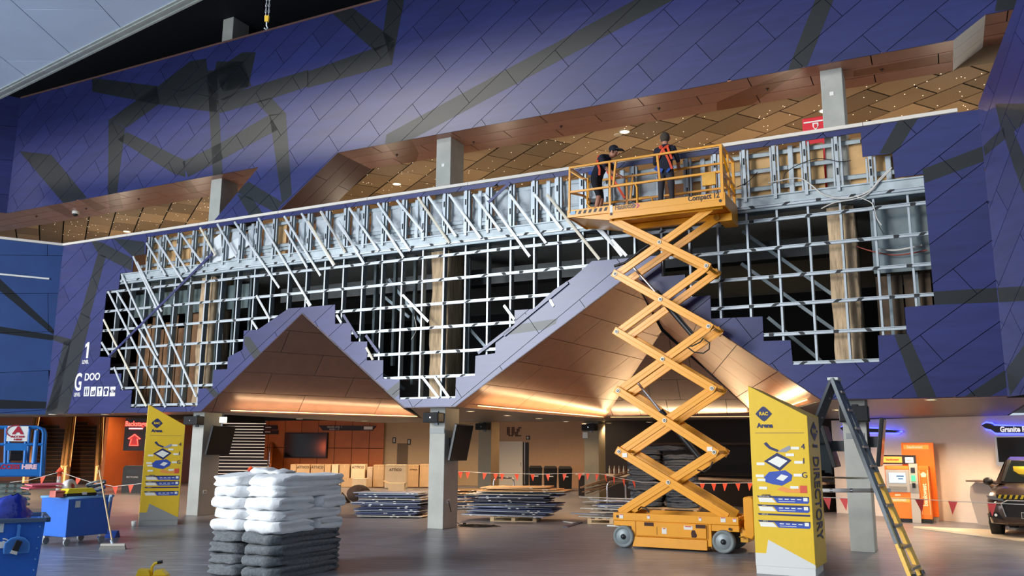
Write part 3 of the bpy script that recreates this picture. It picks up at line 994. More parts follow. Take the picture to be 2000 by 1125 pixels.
# loose cables
cabm = mat('white_cable', (214, 210, 202), 0.5)
def cable(pts, r, m, y=-0.01, nm='cable'):
    P = [onw(*p) for p in pts]
    Q_ = []
    for i in range(len(P) - 1):
        p0, p1, p2, p3 = P[max(i - 1, 0)], P[i], P[i + 1], P[min(i + 2, len(P) - 1)]
        for k in range(5):
            t = k / 5
            f = lambda a, b, c, d: 0.5 * (2 * b + (c - a) * t + (2 * a - 5 * b + 4 * c - d) * t * t + (3 * b - a - 3 * c + d) * t ** 3)
            Q_.append((f(p0[0], p1[0], p2[0], p3[0]), y, f(p0[1], p1[1], p2[1], p3[1])))
    Q_.append((P[-1][0], y, P[-1][1]))
    MB().tube(Q_, r, 6).build(nm, m, frame)
cable([(1742, 328), (1718, 350), (1700, 372), (1672, 384), (1640, 388), (1608, 380), (1580, 358), (1556, 348), (1500, 358)], .014, cabm)
cable([(1740, 332), (1714, 358), (1694, 380), (1665, 390), (1630, 396), (1604, 408)], .012, cabm)
cable([(1672, 384), (1690, 390), (1705, 400), (1712, 425), (1722, 440)], .010, cabm)
cable([(1438, 366), (1460, 356), (1480, 336)], .008, blackm)
cable([(1530, 355), (1535, 338), (1560, 322), (1598, 310), (1640, 316), (1662, 314)], .008, blackm)
cable([(1706, 396), (1712, 430), (1726, 458)], .008, blackm)
cable([(1640, 455), (1660, 470), (1700, 484), (1750, 492), (1810, 482)], .014, mat('red_conduit', (150, 70, 56), 0.5), y=.3)
cable([(1712, 480), (1750, 482), (1800, 472)], .018, cabm, y=.3)
cable([(420, 520), (422, 560), (416, 600), (424, 650), (418, 690)], .008, cabm, y=.2)
cable([(790, 660), (800, 640), (796, 615)], .008, cabm, y=.3)
# what shows inside the cavity
gb = mat('grey_board', (120, 132, 136), 0.7, var=0.10)
bb = mat('dark_brown_board', (92, 74, 58), 0.8, var=0.15, scale=4, rnd=.15)
MB().box((9.75, .40, 5.20), (11.2, .42, 6.55)).build('grey_lining_board', gb, frame)
for i in range(3):
    MB().box((9.75 + .5 * i, .75, 3.3), (10.22 + .5 * i, .77, 5.2)).build('brown_board', bb, frame)
for s in (10.0, 10.48):
    MB().box((s - .03, .55, 3.3), (s + .03, .60, 5.2)).build('stud', galv_dark, frame)
for i in range(13):
    s = -11.1 + .28 * i
    if not inside(s, 4.0) and s < -10.6:
        continue
    MB().box((s, .9, 3.0), (s + .24, .92, 5.3 + .2 * (i % 3))).build('brown_board', mat('timber_board', (150, 108, 72), 0.75, var=0.2, scale=4, rnd=0.25), frame)
MB().box((-11.3, .75, 5.7), (-6.6, .80, 6.4)).build('grey_lining_board', mat('green_grey_board', (96, 112, 112), 0.7, var=.12), frame)
MB().box((-6.0, 1.4, 5.9), (9.0, 1.8, 6.3)).build('duct', mat('dark_duct', (70, 72, 72), 0.6, metal=.3, var=.2), frame)
MB().box((-2.5, 1.3, 5.45), (7.5, 1.36, 5.52)).build('duct', mat('red_pipe', (110, 50, 44), 0.5), frame)
for a, b, y in (((1450, 452), (1625, 575), 1.2), ((1448, 515), (1630, 645), 1.2), ((1500, 620), (1640, 735), 1.2), ((760, 545), (830, 640), 1.0), ((880, 600), (960, 690), 1.0),
                ((745, 575), (800, 620), .8), ((700, 700), (790, 760), .7), ((850, 560), (905, 640), 1.0)):
    A, B = onw(*a, y), onw(*b, y)
    MB().beam((A[0], y, A[1]), (B[0], y, B[1]), .05, .07, up=(1, 0, 0)).build('brace', galv_dark, frame)
for px in (915, 955, 735):
    A = onw(px, 600, .9)
    MB().box((A[0] - .03, .9, 3.6), (A[0] + .03, .95, 6.5)).build('hanger_rod', galv_dark, frame)
# sprayed fire protection on the columns
fire = mat('sprayed_fireproofing', (184, 158, 126), 0.95, var=0.38, scale=5, bump=0.9, bscale=14, stretch=((0, 0, 0), (2.2, 2.2, 0.35)))
for i, s in enumerate((-7.70, 0.02, 9.22)):
    col = bpy.data.objects['column' if i == 0 else 'column.%03d' % i]
    mb = MB()
    nz, ring = 26, []
    y0, y1 = (.265, 1.0) if i < 2 else (.295, 1.03)
    base = []
    for a, b in (((s - .25, y0), (s + .25, y0)), ((s + .25, y0), (s + .25, y1)), ((s + .25, y1), (s - .25, y1)), ((s - .25, y1), (s - .25, y0))):
        for k in range(6):
            base.append((a[0] + (b[0] - a[0]) * k / 6, a[1] + (b[1] - a[1]) * k / 6))
    nb = len(base)
    for j in range(nz + 1):
        z = 2.86 + (6.58 - 2.86) * j / nz
        for (x, y) in base:
            w = 1 + .10 * noise.noise((x * 6, y * 6 + 3, z * 1.6))
            d = .035 * noise.noise((x * 9 + 5, y * 9, z * 2.2))
            ring.append((s + (x - s) * w + d * .4, (y - .63) * w + .63 + d * .5, z))
    mb.add(ring, [(j * nb + k, j * nb + (k + 1) % nb, (j + 1) * nb + (k + 1) % nb, (j + 1) * nb + k) for j in range(nz) for k in range(nb)], 0, smooth=True)
    mb.build('fireproofing', fire, col)
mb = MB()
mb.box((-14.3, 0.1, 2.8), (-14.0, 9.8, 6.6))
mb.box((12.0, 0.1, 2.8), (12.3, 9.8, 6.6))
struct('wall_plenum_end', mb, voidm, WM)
# ================================================================== HALL BEHIND: walls, stair, escalators, bar
def vplane(p, q):                            # vertical plane through two ground points, x running p -> q
    p, q = Vector((p[0], p[1], 0)), Vector((q[0], q[1], 0))
    return plane_matrix(p, q - p, (0, 0, 1)), (q - p).length
def onv(u, v, M):
    n = M.to_3x3() @ Vector((0, 1, 0))
    q = M.inverted() @ onp(u, v, M.translation, n)
    return (q.x, q.z)
orange = mat('orange_timber_panel', (188, 104, 46), 0.45, var=0.10, scale=1.5, rnd=0.07)
beige = mat('beige_wall', (196, 168, 132), 0.7, var=0.04)
# orange panelled wall with the screen
oa, ob = onY(515, 900, 47.0), onY(748, 900, 45.0)
Mo, Lo = vplane(oa, ob)
ow = backing('wall_timber', [[(0, 0), (Lo, 0), (Lo, 4.3), (0, 4.3)]], joint, Mo, 0.03)
panelize(ow, [[(0, 0), (Lo, 0), (Lo, 4.3), (0, 4.3)]], 0, 1.45, 1.0, 0.4, 0.2, [orange, orange], [], 'timber_panel', gap=0.03, stag=0)
def on_wall_box(nm, lab, cat, M, px, d, m, grp=None, bev=0.0):
    a, b = onv(px[0], px[3], M), onv(px[2], px[1], M)
    t = thing(nm, lab, cat, M @ Matrix.Translation((a[0], 0, a[1])), grp)
    w, h = b[0] - a[0], b[1] - a[1]
    MB().box((0, -d, 0), (w, 0, h)).build('body', m, t, bevel=bev)
    return t, w, h
tv, w, h = on_wall_box('wall_screen', 'large dark screen mounted on the orange timber wall', 'screen', Mo, (557, 845, 642, 894), 0.12, blackm)
MB().box((.06, -.125, .06), (w - .06, -.12, h - .06)).build('display', screenm, tv)
sg = thing('wayfinding_sign', 'long dark wayfinding sign above the screen on the orange wall', 'sign', Mo)
P = [onv(*p, Mo) for p in ((624, 831), (736, 832), (728, 841), (632, 841))]
MB().prism([P[3], P[2], P[1], P[0]], -.10, -.02).build('board', mat('sign_dark', (28, 26, 32), .5), sg)
c = onv(655, 835, Mo)
text('VENUES LEVEL 1', .12, whitem, sg, Matrix.Translation((c[0], -.105, c[1] + .02)))
text('BOXES 1 - 17', .10, whitem, sg, Matrix.Translation((c[0], -.105, c[1] - .10)))
c = onv(721, 836, Mo)
MB().box((c[0] - .25, -.11, c[1] - .08), (c[0] + .25, -.10, c[1] + .08)).build('pictogram_strip', whitem, sg)
sg = thing('stair_sign', 'dark twin-board sign fixed beside the stair on the orange wall', 'sign', Mo)
for a, b in (((517, 830), (543, 840)), ((516, 840), (545, 849))):
    p, q = onv(a[0], b[1], Mo), onv(b[0], a[1], Mo)
    MB().box((p[0], -.12, p[1] + .02), (q[0], -.05, q[1] - .02)).build('board', mat('sign_dark', (28, 26, 32)), sg)
    MB().box((p[0] + .1, -.125, p[1] + .12), (p[0] + .45, -.12, p[1] + .17)).build('print_line', whitem, sg)
# wall towards the lifts, lit from above
ba, bb_ = onY(745, 900, 45.2), onY(966, 900, 45.2)
Mb, Lb = vplane(ba, bb_)
mb = MB().box((0, 0, 0), (Lb, .15, 4.3))
struct('wall_lobby', mb, beige, Mb)
wb = bpy.data.objects['wall_lobby']
dk = mat('lobby_door', (112, 92, 70), .6)
for u0, u1 in ((775, 797),):
    p, q = onv(u0, 906, Mb), onv(u1, 866, Mb)
    MB().box((p[0], -.03, 0), (q[0], 0, q[1])).build('lobby_door', dk, wb)
for u, v in ((770, 860), (799, 863)):
    p = onv(u, v, Mb)
    MB().box((p[0] - .08, -.05, p[1] - .15), (p[0] + .08, 0, p[1] + .15)).build('door_sign', blackm, wb)
    MB().box((p[0] - .03, -.055, p[1] - .1), (p[0] + .03, -.05, p[1] + .1)).build('pictogram', whitem, wb)
# door bay wall: beige, with white door, dark gap, number of dots
da, db = onY(966, 900, 45.5), onY(1180, 900, 42.0)
Md, Ld = vplane(da, db)
mb = MB().box((0, 0, 0), (Ld, .15, 4.3))
struct('wall_door_bay', mb, mat('warm_beige_wall', (190, 152, 118), .7, var=.04), Md)
wdb = bpy.data.objects['wall_door_bay']
p, q = onv(971, 946, Md), onv(1022, 862, Md)
dmb = MB().box((p[0], -.06, 0), (q[0], -.01, q[1]))
dd = struct('door_1', dmb, mat('white_door', (214, 206, 190), .5), Md)
mb = MB().box((q[0] - .12, -.10, 1.0), (q[0] - .08, -.06, 1.2))
mb.build('door_handle', silver, dd)
p, q = onv(1022, 948, Md), onv(1033, 864, Md)
MB().box((p[0], -.02, 0), (q[0], .01, q[1])).build('door_gap', blackm, wdb)
MB().beam((p[0] + .12, -.05, .1), (p[0] + .12, -.05, q[1]), .04, .04).build('door_edge', silver, wdb)
dots = {'0': ['1111', '1111', '1..1', '1..1', '1..1', '1111', '1111'][0:0] or ['11.11', '11.11', '11.11', '11.11', '11.11', '.111.'],
        '2': ['..11', '.11.', '.11.', '11..', '11..', '1111']}
dotm = mat('dark_dot', (70, 36, 24), .6)
mb = MB()
for off, ch in ((0, '0'), (5.2, '2')):
    for r, row in enumerate(dots[ch]):
        for cidx, k in enumerate(row):
            if k == '1':
                a = onv(991.5 + (off + cidx) * 3.1, 835.5 + r * 3.1, Md)
                mb.box((a[0] - .034, -.03, a[1] - .034), (a[0] + .034, 0, a[1] + .034))
mb.build('dotted_number', dotm, wdb)
p = onv(1031.5, 855, Md)
MB().box((p[0] - .1, -.04, p[1] - .1), (p[0] + .1, 0, p[1] + .1)).build('door_sign', blackm, wdb)
MB().box((p[0] - .07, -.045, p[1] - .02), (p[0] + .07, -.04, p[1] + .02)).box((p[0] - .02, -.045, p[1] - .07), (p[0] + .02, -.04, p[1] + .07)).build('cross', whitem, wdb)
# far left closing walls: red glow niche, orange walls
ra, rb_ = onY(205, 900, 40), onY(420, 900, 50)
Mrw, Lrw = vplane(ra, rb_)
struct('wall_niche', MB().box((0, 0, 0), (Lrw, .15, 4.3)), orange, Mrw)
la_, lb_ = onY(-150, 900, 47), onY(300, 900, 48)
Mlw, Llw = vplane(la_, lb_)
struct('wall_far_left', MB().box((0, 0, 0), (Llw, .15, 4.3)), mat('terracotta_wall', (150, 84, 48), .6, var=.05), Mlw)
# ---- stair
step_dark = mat('stair_tread', (22, 17, 14), .5, var=.1)
nose = mat('lit_nosing', (250, 232, 204), .4, emit=0.7, ecol=(255, 236, 214))
b0_, b1_ = onY(409, 945, 45), onY(524, 945, 45)
st = thing('staircase', 'broad dark staircase with pale lit nosings rising to the upper level', 'stairs', Matrix.Translation((b0_.x, 45, 0)))
wst = b1_.x - b0_.x
dirx = -0.25
for i in range(20):
    y, z, x = .29 * i, .17 * i, dirx * .29 * i
    mb = MB().box((x, y, 0 if i < 2 else z - .17), (x + wst, y + .30, z + .17))
    s_ = mb.build('step', step_dark, st)
    MB().box((x + .02, y - .012, z + .138), (x + wst - .02, y + .02, z + .172)).build('nosing', nose, s_)
mb = MB()
side = [(0, 0), (0, 1.05), (5.8, 4.45), (5.8, 0)]
mb.add([(wst + dirx * p[0], p[0], p[1]) for p in side] + [(wst + .10 + dirx * p[0], p[0], p[1]) for p in side],
       [(0, 1, 2, 3), (4, 5, 6, 7), (0, 1, 5, 4), (1, 2, 6, 5), (2, 3, 7, 6)])
mb.build('balustrade', orange, st)
for xo in (wst - .06, .04):
    MB().tube([(xo, -.1, .95), (xo + dirx * 5.8, 5.7, 4.35)], .03, 8).build('handrail', chrome, st)
    for k in range(5):
        y = .3 + 1.2 * k
        MB().cyl((xo + dirx * y, y, .586 * y + .1), (xo + dirx * y, y, .586 * y + 1.0), .02, 6).build('baluster', chrome, st)
# ---- escalators
esc_m = mat('escalator_step', (54, 36, 26), .55, var=.12)
bal_m = mat('bronze_balustrade', (232, 176, 116), .35, metal=.15)
gold = mat('gold_trim', (236, 196, 130), .25, metal=.8)
for k, (u0, u1) in enumerate(((68, 122), (145, 190))):
    a, b = onY(u0, 945, 43.5), onY(u1, 945, 43.5)
    t = thing('escalator', ['dark escalator between bronze balustrades nearer the blue lift', 'dark escalator between bronze balustrades next to the red neon sign'][k],
              'escalator', at(a.x, 43.0, 0, R(26.5)), 'escalators up to the next level')
    w = (b.x - a.x) * .92
    for i in range(18):
        MB().box((.0, .33 * i, .2 * i - .06), (w, .33 * i + .36, .2 * i + .19)).build('step', esc_m, t)
        MB().box((.0, .33 * i - .006, .2 * i + .155), (w, .33 * i + .006, .2 * i + .19)).build('comb_edge', mat('comb_edge', (120, 84, 56), .4, metal=.5), t)
    for x in (-.30, w + .02):
        mb = MB()
        q = [(-.6, 0), (-.6, .95), (5.9, 4.4), (5.9, 3.3)]
        mb.add([(x, p[0], p[1]) for p in q] + [(x + .28, p[0], p[1]) for p in q], [(0, 1, 2, 3), (4, 5, 6, 7), (0, 1, 5, 4), (1, 2, 6, 5), (0, 3, 7, 4)])
        mb.build('balustrade', bal_m, t)
        q2 = MB()
        q2.add([(x + .02, -.61, .10), (x + .10, -.61, .10), (x + .10, -.61, .9), (x + .02, -.61, .9)], [(0, 1, 2, 3)])
        q2.add([(x + .27, -.5, 1.0), (x + .29, -.5, 1.0), (x + .29, 5.8, 4.38), (x + .27, 5.8, 4.38), (x + .27, -.5, .86), (x + .29, -.5, .86), (x + .29, 5.8, 4.24), (x + .27, 5.8, 4.24)], [(0, 1, 2, 3), (4, 5, 6, 7), (0, 4, 7, 3), (1, 5, 6, 2)])
        q2.build('balustrade_light', mat('balustrade_lamp', (255, 206, 140), .4, emit=1.1, ecol=(255, 196, 120)), t)
        MB().tube([(x + .14, -.75, .5), (x + .14, -.8, .85), (x + .14, -.55, 1.03), (x + .14, 5.9, 4.48)], .05, 8).build('handrail', gold, t)
# ---- neon sign panel
a, b = onY(240, 880, 38), onY(287, 817, 38)
t = thing('neon_sign', 'dark hanging sign with glowing red neon script and arrow', 'sign', Matrix.Translation((a.x, 38, a.z)))
w, h = b.x - a.x, b.z - a.z
MB().box((0, 0, 0), (w, .15, h)).build('panel', mat('neon_panel', (60, 50, 50), .5), t)
for x_ in (w * .2, w * .8):
    MB().cyl((x_, .07, h), (x_, .07, 4.3 - a.z), .02, 6).build('hanger', dark_steel, t)
neon = mat('red_neon', (255, 70, 60), .4, emit=7, ecol=(255, 60, 50))
pinkn = mat('pink_neon', (255, 150, 150), .4, emit=5, ecol=(255, 120, 120))
text('Backstage', .30, neon, t, Matrix.Translation((w * .52, -.02, h * .82)), xs=.8, bold=.006)
MB().box((w * .2, -.03, h * .66), (w * .85, -.01, h * .70)).build('neon_underline', pinkn, t)
ar = [(.5, .5), (.78, .36), (.64, .36), (.7, .16), (.3, .16), (.36, .36), (.22, .36)]
MB().tube([(w * p[0], -.03, h * p[1]) for p in ar], .022, 6, closed=True).build('neon_arrow', neon, t)
MB().prism([(w * p[0], h * p[1]) for p in ar], -.02, -.01).build('arrow_fill', mat('arrow_fill', (190, 60, 56), .5, emit=.5), t)
point('neon_glow', (a.x + w / 2 + .5, 39.6, 1.9), 90, (1.0, .16, .05), .3)
# exit sign and small items
p = onY(296, 812, 30)
# black litter bin under the sign
p = onz(262, 962)
t = thing('litter_bin', 'tall black litter bin standing in the red glow below the neon sign', 'bin', Matrix.Translation(p))
w = .80
MB().prism([(-w / 2, 0), (w / 2, 0), (w / 2, 1.0), (w / 2 - .08, 1.08), (-w / 2 + .08, 1.08), (-w / 2, 1.0)], -.3, .3).build('body', mat('bin_black', (24, 22, 22), .5), t)
text('RECYCLING', .09, whitem, t, Matrix.Translation((0, -.305, .62)))
MB().box((-.25, -.305, .78), (.25, -.3, .9)).build('slot', blackm, t)
# ---- three black wheelie bins below the beige wall
for i, u in enumerate((1046, 1075, 1104)):
    p = onz(u, 957 + i)
    t = thing('wheelie_bin', 'black wheelie bin against the beige wall, %s from the white door' % NTH[i], 'bin', Matrix.Translation(p), 'black wheelie bins below the beige wall')
    k = p.y * 25 / FOC / 2
    mb = MB().hexa([(-k * .9, -.3, .08), (k * .9, -.3, .08), (k * .9, .3, .08), (-k * .9, .3, .08), (-k, -.36, 1.0), (k, -.36, 1.0), (k, .36, 1.0), (-k, .36, 1.0)])
    bm_ = mat('bin_black', (24, 22, 22), .5)
    mb.build('body', bm_, t)
    mb = MB().hexa([(-k * 1.03, -.4, 1.0), (k * 1.03, -.4, 1.0), (k * 1.03, .4, 1.0), (-k * 1.03, .4, 1.0), (-k * .8, -.25, 1.10), (k * .8, -.25, 1.10), (k * .8, .3, 1.10), (-k * .8, .3, 1.10)])
    mb.build('lid', bm_, t)
    MB().box((-.12, -.37, .62), (.12, -.36, .66)).build('badge', whitem, t)
    for x_ in (-k * .7, k * .7):
        for y_ in (-.22, .22):
            MB().cyl((x_ - .02, y_, .045), (x_ + .02, y_, .045), .045, 10).build('wheel', bm_, t)
# ---- bar
p0, p1 = onz(1130, 968), onz(1610, 1001)
Mbar, Lbar = vplane(p0, p1)
bar = thing('bar_counter', 'long dark bar with a pale worktop behind the lift', 'bar', Mbar)
MB().box((0, 0, 0), (Lbar, .6, .82)).build('front', mat('bar_front', (26, 24, 24), .5), bar)
MB().box((-.05, -.12, .82), (Lbar, .7, .90)).build('worktop', mat('bar_worktop', (210, 190, 166), .4), bar, bevel=.01)
mb = MB().box((-2.0, 3.2, 0), (Lbar + 2.2, 3.35, 4.2))
bw = struct('wall_back_bar', mb, mat('black_wall', (30, 26, 26), .6), Mbar)
MB().box((.2, 2.7, .9), (Lbar * .95, 3.2, .95)).build('shelf', mat('bar_shelf', (60, 44, 34), .5), bw)
for i in range(3):
    x = onv(1398 + 27 * i, 900, Mbar)[0]
    MB().box((x + .9, 2.6, .9), (x + 1.62, 2.64, 2.5)).build('cooler_door', mat('cooler_glass', (58, 74, 80), .15), bw)
    MB().box((x + 1.6, 2.58, .9), (x + 1.66, 2.66, 2.5)).build('door_frame', dark_steel, bw)
MB().box((1.0, 1.2, 2.05), (Lbar * .9, 1.5, 2.12)).build('overhead_shelf', mat('bar_shelf', (60, 44, 34), .5), bw)
bc = [mat('amber_bottle', (120, 62, 24), .15), mat('green_bottle', (70, 150, 96), .15), mat('clear_bottle', (200, 206, 196), .15), mat('brown_bottle', (84, 50, 34), .2)]
bprof = [(.035, 0), (.038, .02), (.038, .18), (.014, .24), (.013, .31), (.016, .315), (.001, .32)]
meshes = []
for i in range(4):
    mb = MB().lathe(bprof, 8)
    meshes.append(mb.mesh('bottle', bc[i]))
ONES = ['', 'first', 'second', 'third', 'fourth', 'fifth', 'sixth', 'seventh', 'eighth', 'ninth', 'tenth', 'eleventh', 'twelfth', 'thirteenth', 'fourteenth', 'fifteenth', 'sixteenth', 'seventeenth', 'eighteenth', 'nineteenth', 'twentieth']
def nth_(i):
    i += 1
    return ONES[i] if i <= 20 else ({2: 'twenty-', 3: 'thirty-'}[i // 10] + ONES[i % 10] if i % 10 else {3: 'thirtieth', 4: 'fortieth'}[i // 10])
for i in range(34):
    u = 1172 + i * 2.3 + (10 if i > 19 else 0)
    q = onv(u, 925, Mbar)
    ci = 1 if i > 21 and i % 3 else (2 if i % 4 == 0 else (0 if i % 2 else 3))
    o = link(bpy.data.objects.new('bottle', meshes[ci]))
    o.matrix_world = Mbar @ Matrix.Translation((q[0], .52 + .06 * (i % 2), .90))
    tag(o, ['amber', 'green', 'clear', 'brown'][ci] + ' bottle, %s along the bar worktop from the concrete column' % nth_(i), 'bottle', ['amber', 'green', 'clear', 'brown'][ci] + ' bottles on the bar')
# small items on the right end of the bar
for i, (u, wd_, hh) in enumerate(((1590, .35, .35), (1604, .22, .28), (1616, .22, .24))):
    q = onv(u, 940, Mbar)
    t = thing('bar_till', ['dark till on the bar end behind the directory totem', 'small dark card reader on the bar end', 'dark box on the bar end nearest the white wall'][i], 'till', Mbar @ Matrix.Translation((q[0], .25, .90)))
    MB().box((-wd_ / 2, -.12, 0), (wd_ / 2, .12, hh * .4)).build('base', blackm, t)
    MB().hexa([(-wd_ / 2, -.02, hh * .4), (wd_ / 2, -.02, hh * .4), (wd_ / 2, .06, hh * .4), (-wd_ / 2, .06, hh * .4), (-wd_ / 2, .05, hh), (wd_ / 2, .05, hh), (wd_ / 2, .10, hh), (-wd_ / 2, .10, hh)]).build('display', screenm, t)
# ---- white wall with the teller machine
wa, wb2 = onz(1640, 1002), onz(1936, 1024)
dv = (wb2 - wa).normalized()
we = wb2 + dv * 5
Mw, Lw = vplane(wa, we)
ww = mat('warm_white_wall', (226, 212, 196), .6, var=.03)
struct('wall_white', MB().box((0, 0, 0), (Lw, .15, ZB)), ww, Mw)
struct('wall_white_return', MB().box((-.1, -0.0, 0), (0, 2.6, ZB)), ww, Mw)
ceilp = [(0, 0), (Lw, 0), (Lw, -6.0), (0, -6.0)]
for i in range(2):
    p = onv(1856 + 46 * i, 793, Mw)
    for k in (-.14, .14):
        MB().box((p[0] + k - .1, -.012, p[1] - .06), (p[0] + k + .1, 0, p[1] + .06)).build('air_grille', mat('air_grille', (170, 150, 132), .6), bpy.data.objects['wall_white'])
# neon edged signs
nb_ = mat('blue_neon_edge', (70, 80, 255), .4, emit=6, ecol=(60, 70, 255))
navy = mat('sign_navy', (22, 24, 48), .4)
def neon_board(lab, px, y, txt):
    t = thing('edge_lit_sign', lab, 'sign', Mw)
    P = [onv(*p, Mw) for p in px]
    MB().prism(P[::-1], y - .10, y).build('board', navy, t)
    cx = sum(p[0] for p in P) / len(P)
    cz = sum(p[1] for p in P) / len(P)
    MB().tube([(p[0] + (.03 if p[0] > cx else -.03), y + .02, p[1] + (.03 if p[1] > cz else -.03)) for p in P], .022, 6, closed=True).build('neon_edge', nb_, t)
    if txt:
        c = onv(1962, 839.5, Mw)
        text(txt, .19, mat('lit_letters', (240, 240, 246), .4, emit=.7), t, Matrix.Translation((c[0], y - .105, c[1])), align='LEFT', xs=.85, bold=.006)
    return t
neon_board('long lettered navy sign with glowing blue neon edge on the white wall', [(1926, 831), (1933, 827), (1943, 828), (1948, 832), (2060, 834), (2060, 846), (1952, 845), (1944, 839), (1933, 837)], -.12, 'Granite Room')
neon_board('short navy sign with blue neon edge half hidden by the concrete column', [(1650, 836), (1656, 833), (1664, 836), (1720, 838), (1765, 841), (1758, 845), (1700, 844), (1656, 842)], -.14, None)
t, w, h = on_wall_box('wall_screen', 'black screen in a silver frame below the long neon-edged sign', 'screen', Mw, (1953, 851, 2070, 910), .14, silver)
MB().box((.06, -.15, .10), (w - .05, -.14, h - .03)).build('display', screenm, t)
# counter shelf with curved grey end
p = onv(1915, 943, Mw)
t = thing('wall_bench', 'narrow shelf with a curved grey end panel beside the car', 'shelf', Mw @ Matrix.Translation((p[0], -.45, 0)))
MB().box((0, -.25, 1.08), (2.2, .35, 1.12)).build('top', mat('shelf_brown', (96, 76, 66), .4), t)
pr = [(.1, .0), (.02, .35), (-.06, .7), (-.02, .95), (.12, 1.07), (.42, 1.05), (.58, .85), (.62, .5), (.60, .0)]
MB().prism(pr[::-1], -.02, .02).build('end_panel', mat('grey_laminate', (160, 150, 142), .5), t)
MB().cyl((.95, .05, 0), (.95, .05, 1.08), .05, 12).build('leg', chrome, t)
# ================================================================== YELLOW SCISSOR LIFT
yel = mat('lift_yellow', (236, 158, 20), 0.34, var=0.06, scale=3, coat=0.3)
yel_w = mat('worn_yellow', (222, 160, 44), 0.45, var=0.14, scale=5)
tyre = mat('grey_tyre', (120, 128, 130), 0.6, var=0.08)
hub = mat('wheel_hub', (136, 146, 150), 0.45, metal=0.2)
label_w = mat('sticker_white', (228, 224, 216), 0.5)
red_st = mat('sticker_red', (190, 50, 40), 0.5)
YN, YF = -1.19, -0.07
S0 = 4.92
lift = thing('scissor_lift', 'tall yellow scissor lift raised beside the stripped wall with two workers on it', 'lift', wat(S0, YN, 0))
LX = lambda s: s - S0                         # local x; local y = 0 near face .. 1.12 far
WD = YF - YN
ch = MB()
ch.box((0, 0, .50), (2.38, .05, .64)).box((0, WD - .05, .50), (2.38, WD, .64))
ch.box((0, .05, .50), (.06, WD - .05, .64)).box((2.32, .05, .50), (2.38, WD - .05, .64))
ch.box((.06, .06, .44), (2.32, WD - .06, .50))
ch.box((.42, .02, .22), (1.84, WD - .02, .50))
ch.box((0, .03, .40), (.44, WD - .03, .50)).box((1.84, .03, .38), (2.38, WD - .03, .50))
ch.box((.36, .02, .14), (.46, WD - .02, .5)).box((1.80, .02, .10), (1.88, WD - .02, .5))
ch.box((.40, .25, .10), (1.88, WD - .25, .3))
chassis = ch.build('chassis', yel, lift, bevel=.008)
for y0, y1 in ((-.005, .02), (WD - .02, WD + .005)):
    mb = MB().box((.46, y0, .24), (1.79, y1, .48))
    c = mb.build('cover_panel', yel, lift, bevel=.006)
    if y0 < 0:
        for x0 in (.62, 1.60):
            MB().box((x0, -.012, .42), (x0 + .18, -.004, .485)).build('hand_slot', mat('slot_dark', (60, 26, 12), .7), c)
            MB().box((x0 - .008, -.014, .412), (x0 + .188, -.008, .42)).build('slot_lip', yel, c)
        MB().box((.86, -.008, .27), (.868, -.004, .41)).build('slot_line', mat('slot_dark', (60, 26, 12), .7), c)
        MB().prism([(1.52, .25), (1.60, .25), (1.62, .29), (1.58, .38), (1.53, .38), (1.51, .33)], -.009, -.004).build('key_hole', mat('slot_dark', (60, 26, 12), .7), c)
        for x, z, w, h in ((.96, .29, .09, .11), (1.38, .385, .16, .07)):
            MB().box((x, -.010, z), (x + w, -.004, z + h)).build('sticker', label_w, c)
            MB().box((x + .02, -.0115, z + h - .022), (x + w - .02, -.009, z + h - .006)).build('sticker_band', red_st, c)
for x, z, w, h in ((.13, .535, .075, .08), (.68, .55, .05, .065), (1.66, .55, .05, .065), (2.06, .545, .09, .085), (2.28, .56, .06, .06)):
    MB().box((x, -.006, z), (x + w, 0, z + h)).build('sticker', label_w, lift)
    MB().box((x + .005, -.008, z + h - .016), (x + w - .005, -.005, z + h - .002)).build('sticker_band', red_st, lift)
for x, z in ((.09, .57), (2.22, .43)):
    MB().cyl((x, -.006, z), (x, .0, z), .026, 14).build('bolt_hole', blackm, lift)
sk = MB().hexa([(.38, -.01, .035), (1.80, -.01, .035), (1.80, .3, .035), (.38, .3, .035), (.42, .0, .215), (1.80, .0, .215), (1.80, .3, .215), (.42, .3, .215)])
sk.build('pothole_skirt', yel, lift, bevel=.006)
for x in (.21, 2.10):
    for y, sgn in ((-.03, 1), (WD + .03, -1)):
        T = Matrix.Translation((x, y, .205)) @ Matrix.Rotation(R(-90 * sgn), 4, 'X')
        mb = MB().lathe([(.0, .0), (.15, .0), (.165, -.014), (.19, -.012), (.205, .01), (.205, .11), (.19, .13), (.0, .13)], 32)
        w_ = mb.build('wheel', tyre, lift, T)
        MB().lathe([(.0, -.004), (.135, -.004), (.15, .012)], 28).build('wheel_disc', hub, w_)
        MB().lathe([(.0, -.045), (.022, -.045), (.026, -.03), (.045, -.028), (.05, -.004)], 14).build('wheel_nut', dark_steel, w_)
mb = MB().cyl((-.16, .1, .38), (.1, .1, .38), .014, 8)
mb.build('tow_bar', whitem, lift)
hd = MB().prism([(2.46, .30), (2.60, .26), (2.64, .34), (2.64, .96), (2.61, 1.0), (2.48, 1.0), (2.46, .97)], .06, .42)
hd.build('control_hood', yel, lift, bevel=.02)
MB().box((2.38, .1, .2), (2.52, .95, .45)).box((2.38, .45, .45), (2.5, .95, .72)).build('rear_box', yel_w, lift, bevel=.01)
for z in (.3, .45, .6):
    MB().tube([(2.38, .02, z), (2.43, .0, z), (2.43, .3, z), (2.38, .3, z)], .012, 6).build('ladder_rung', yel_w, lift)
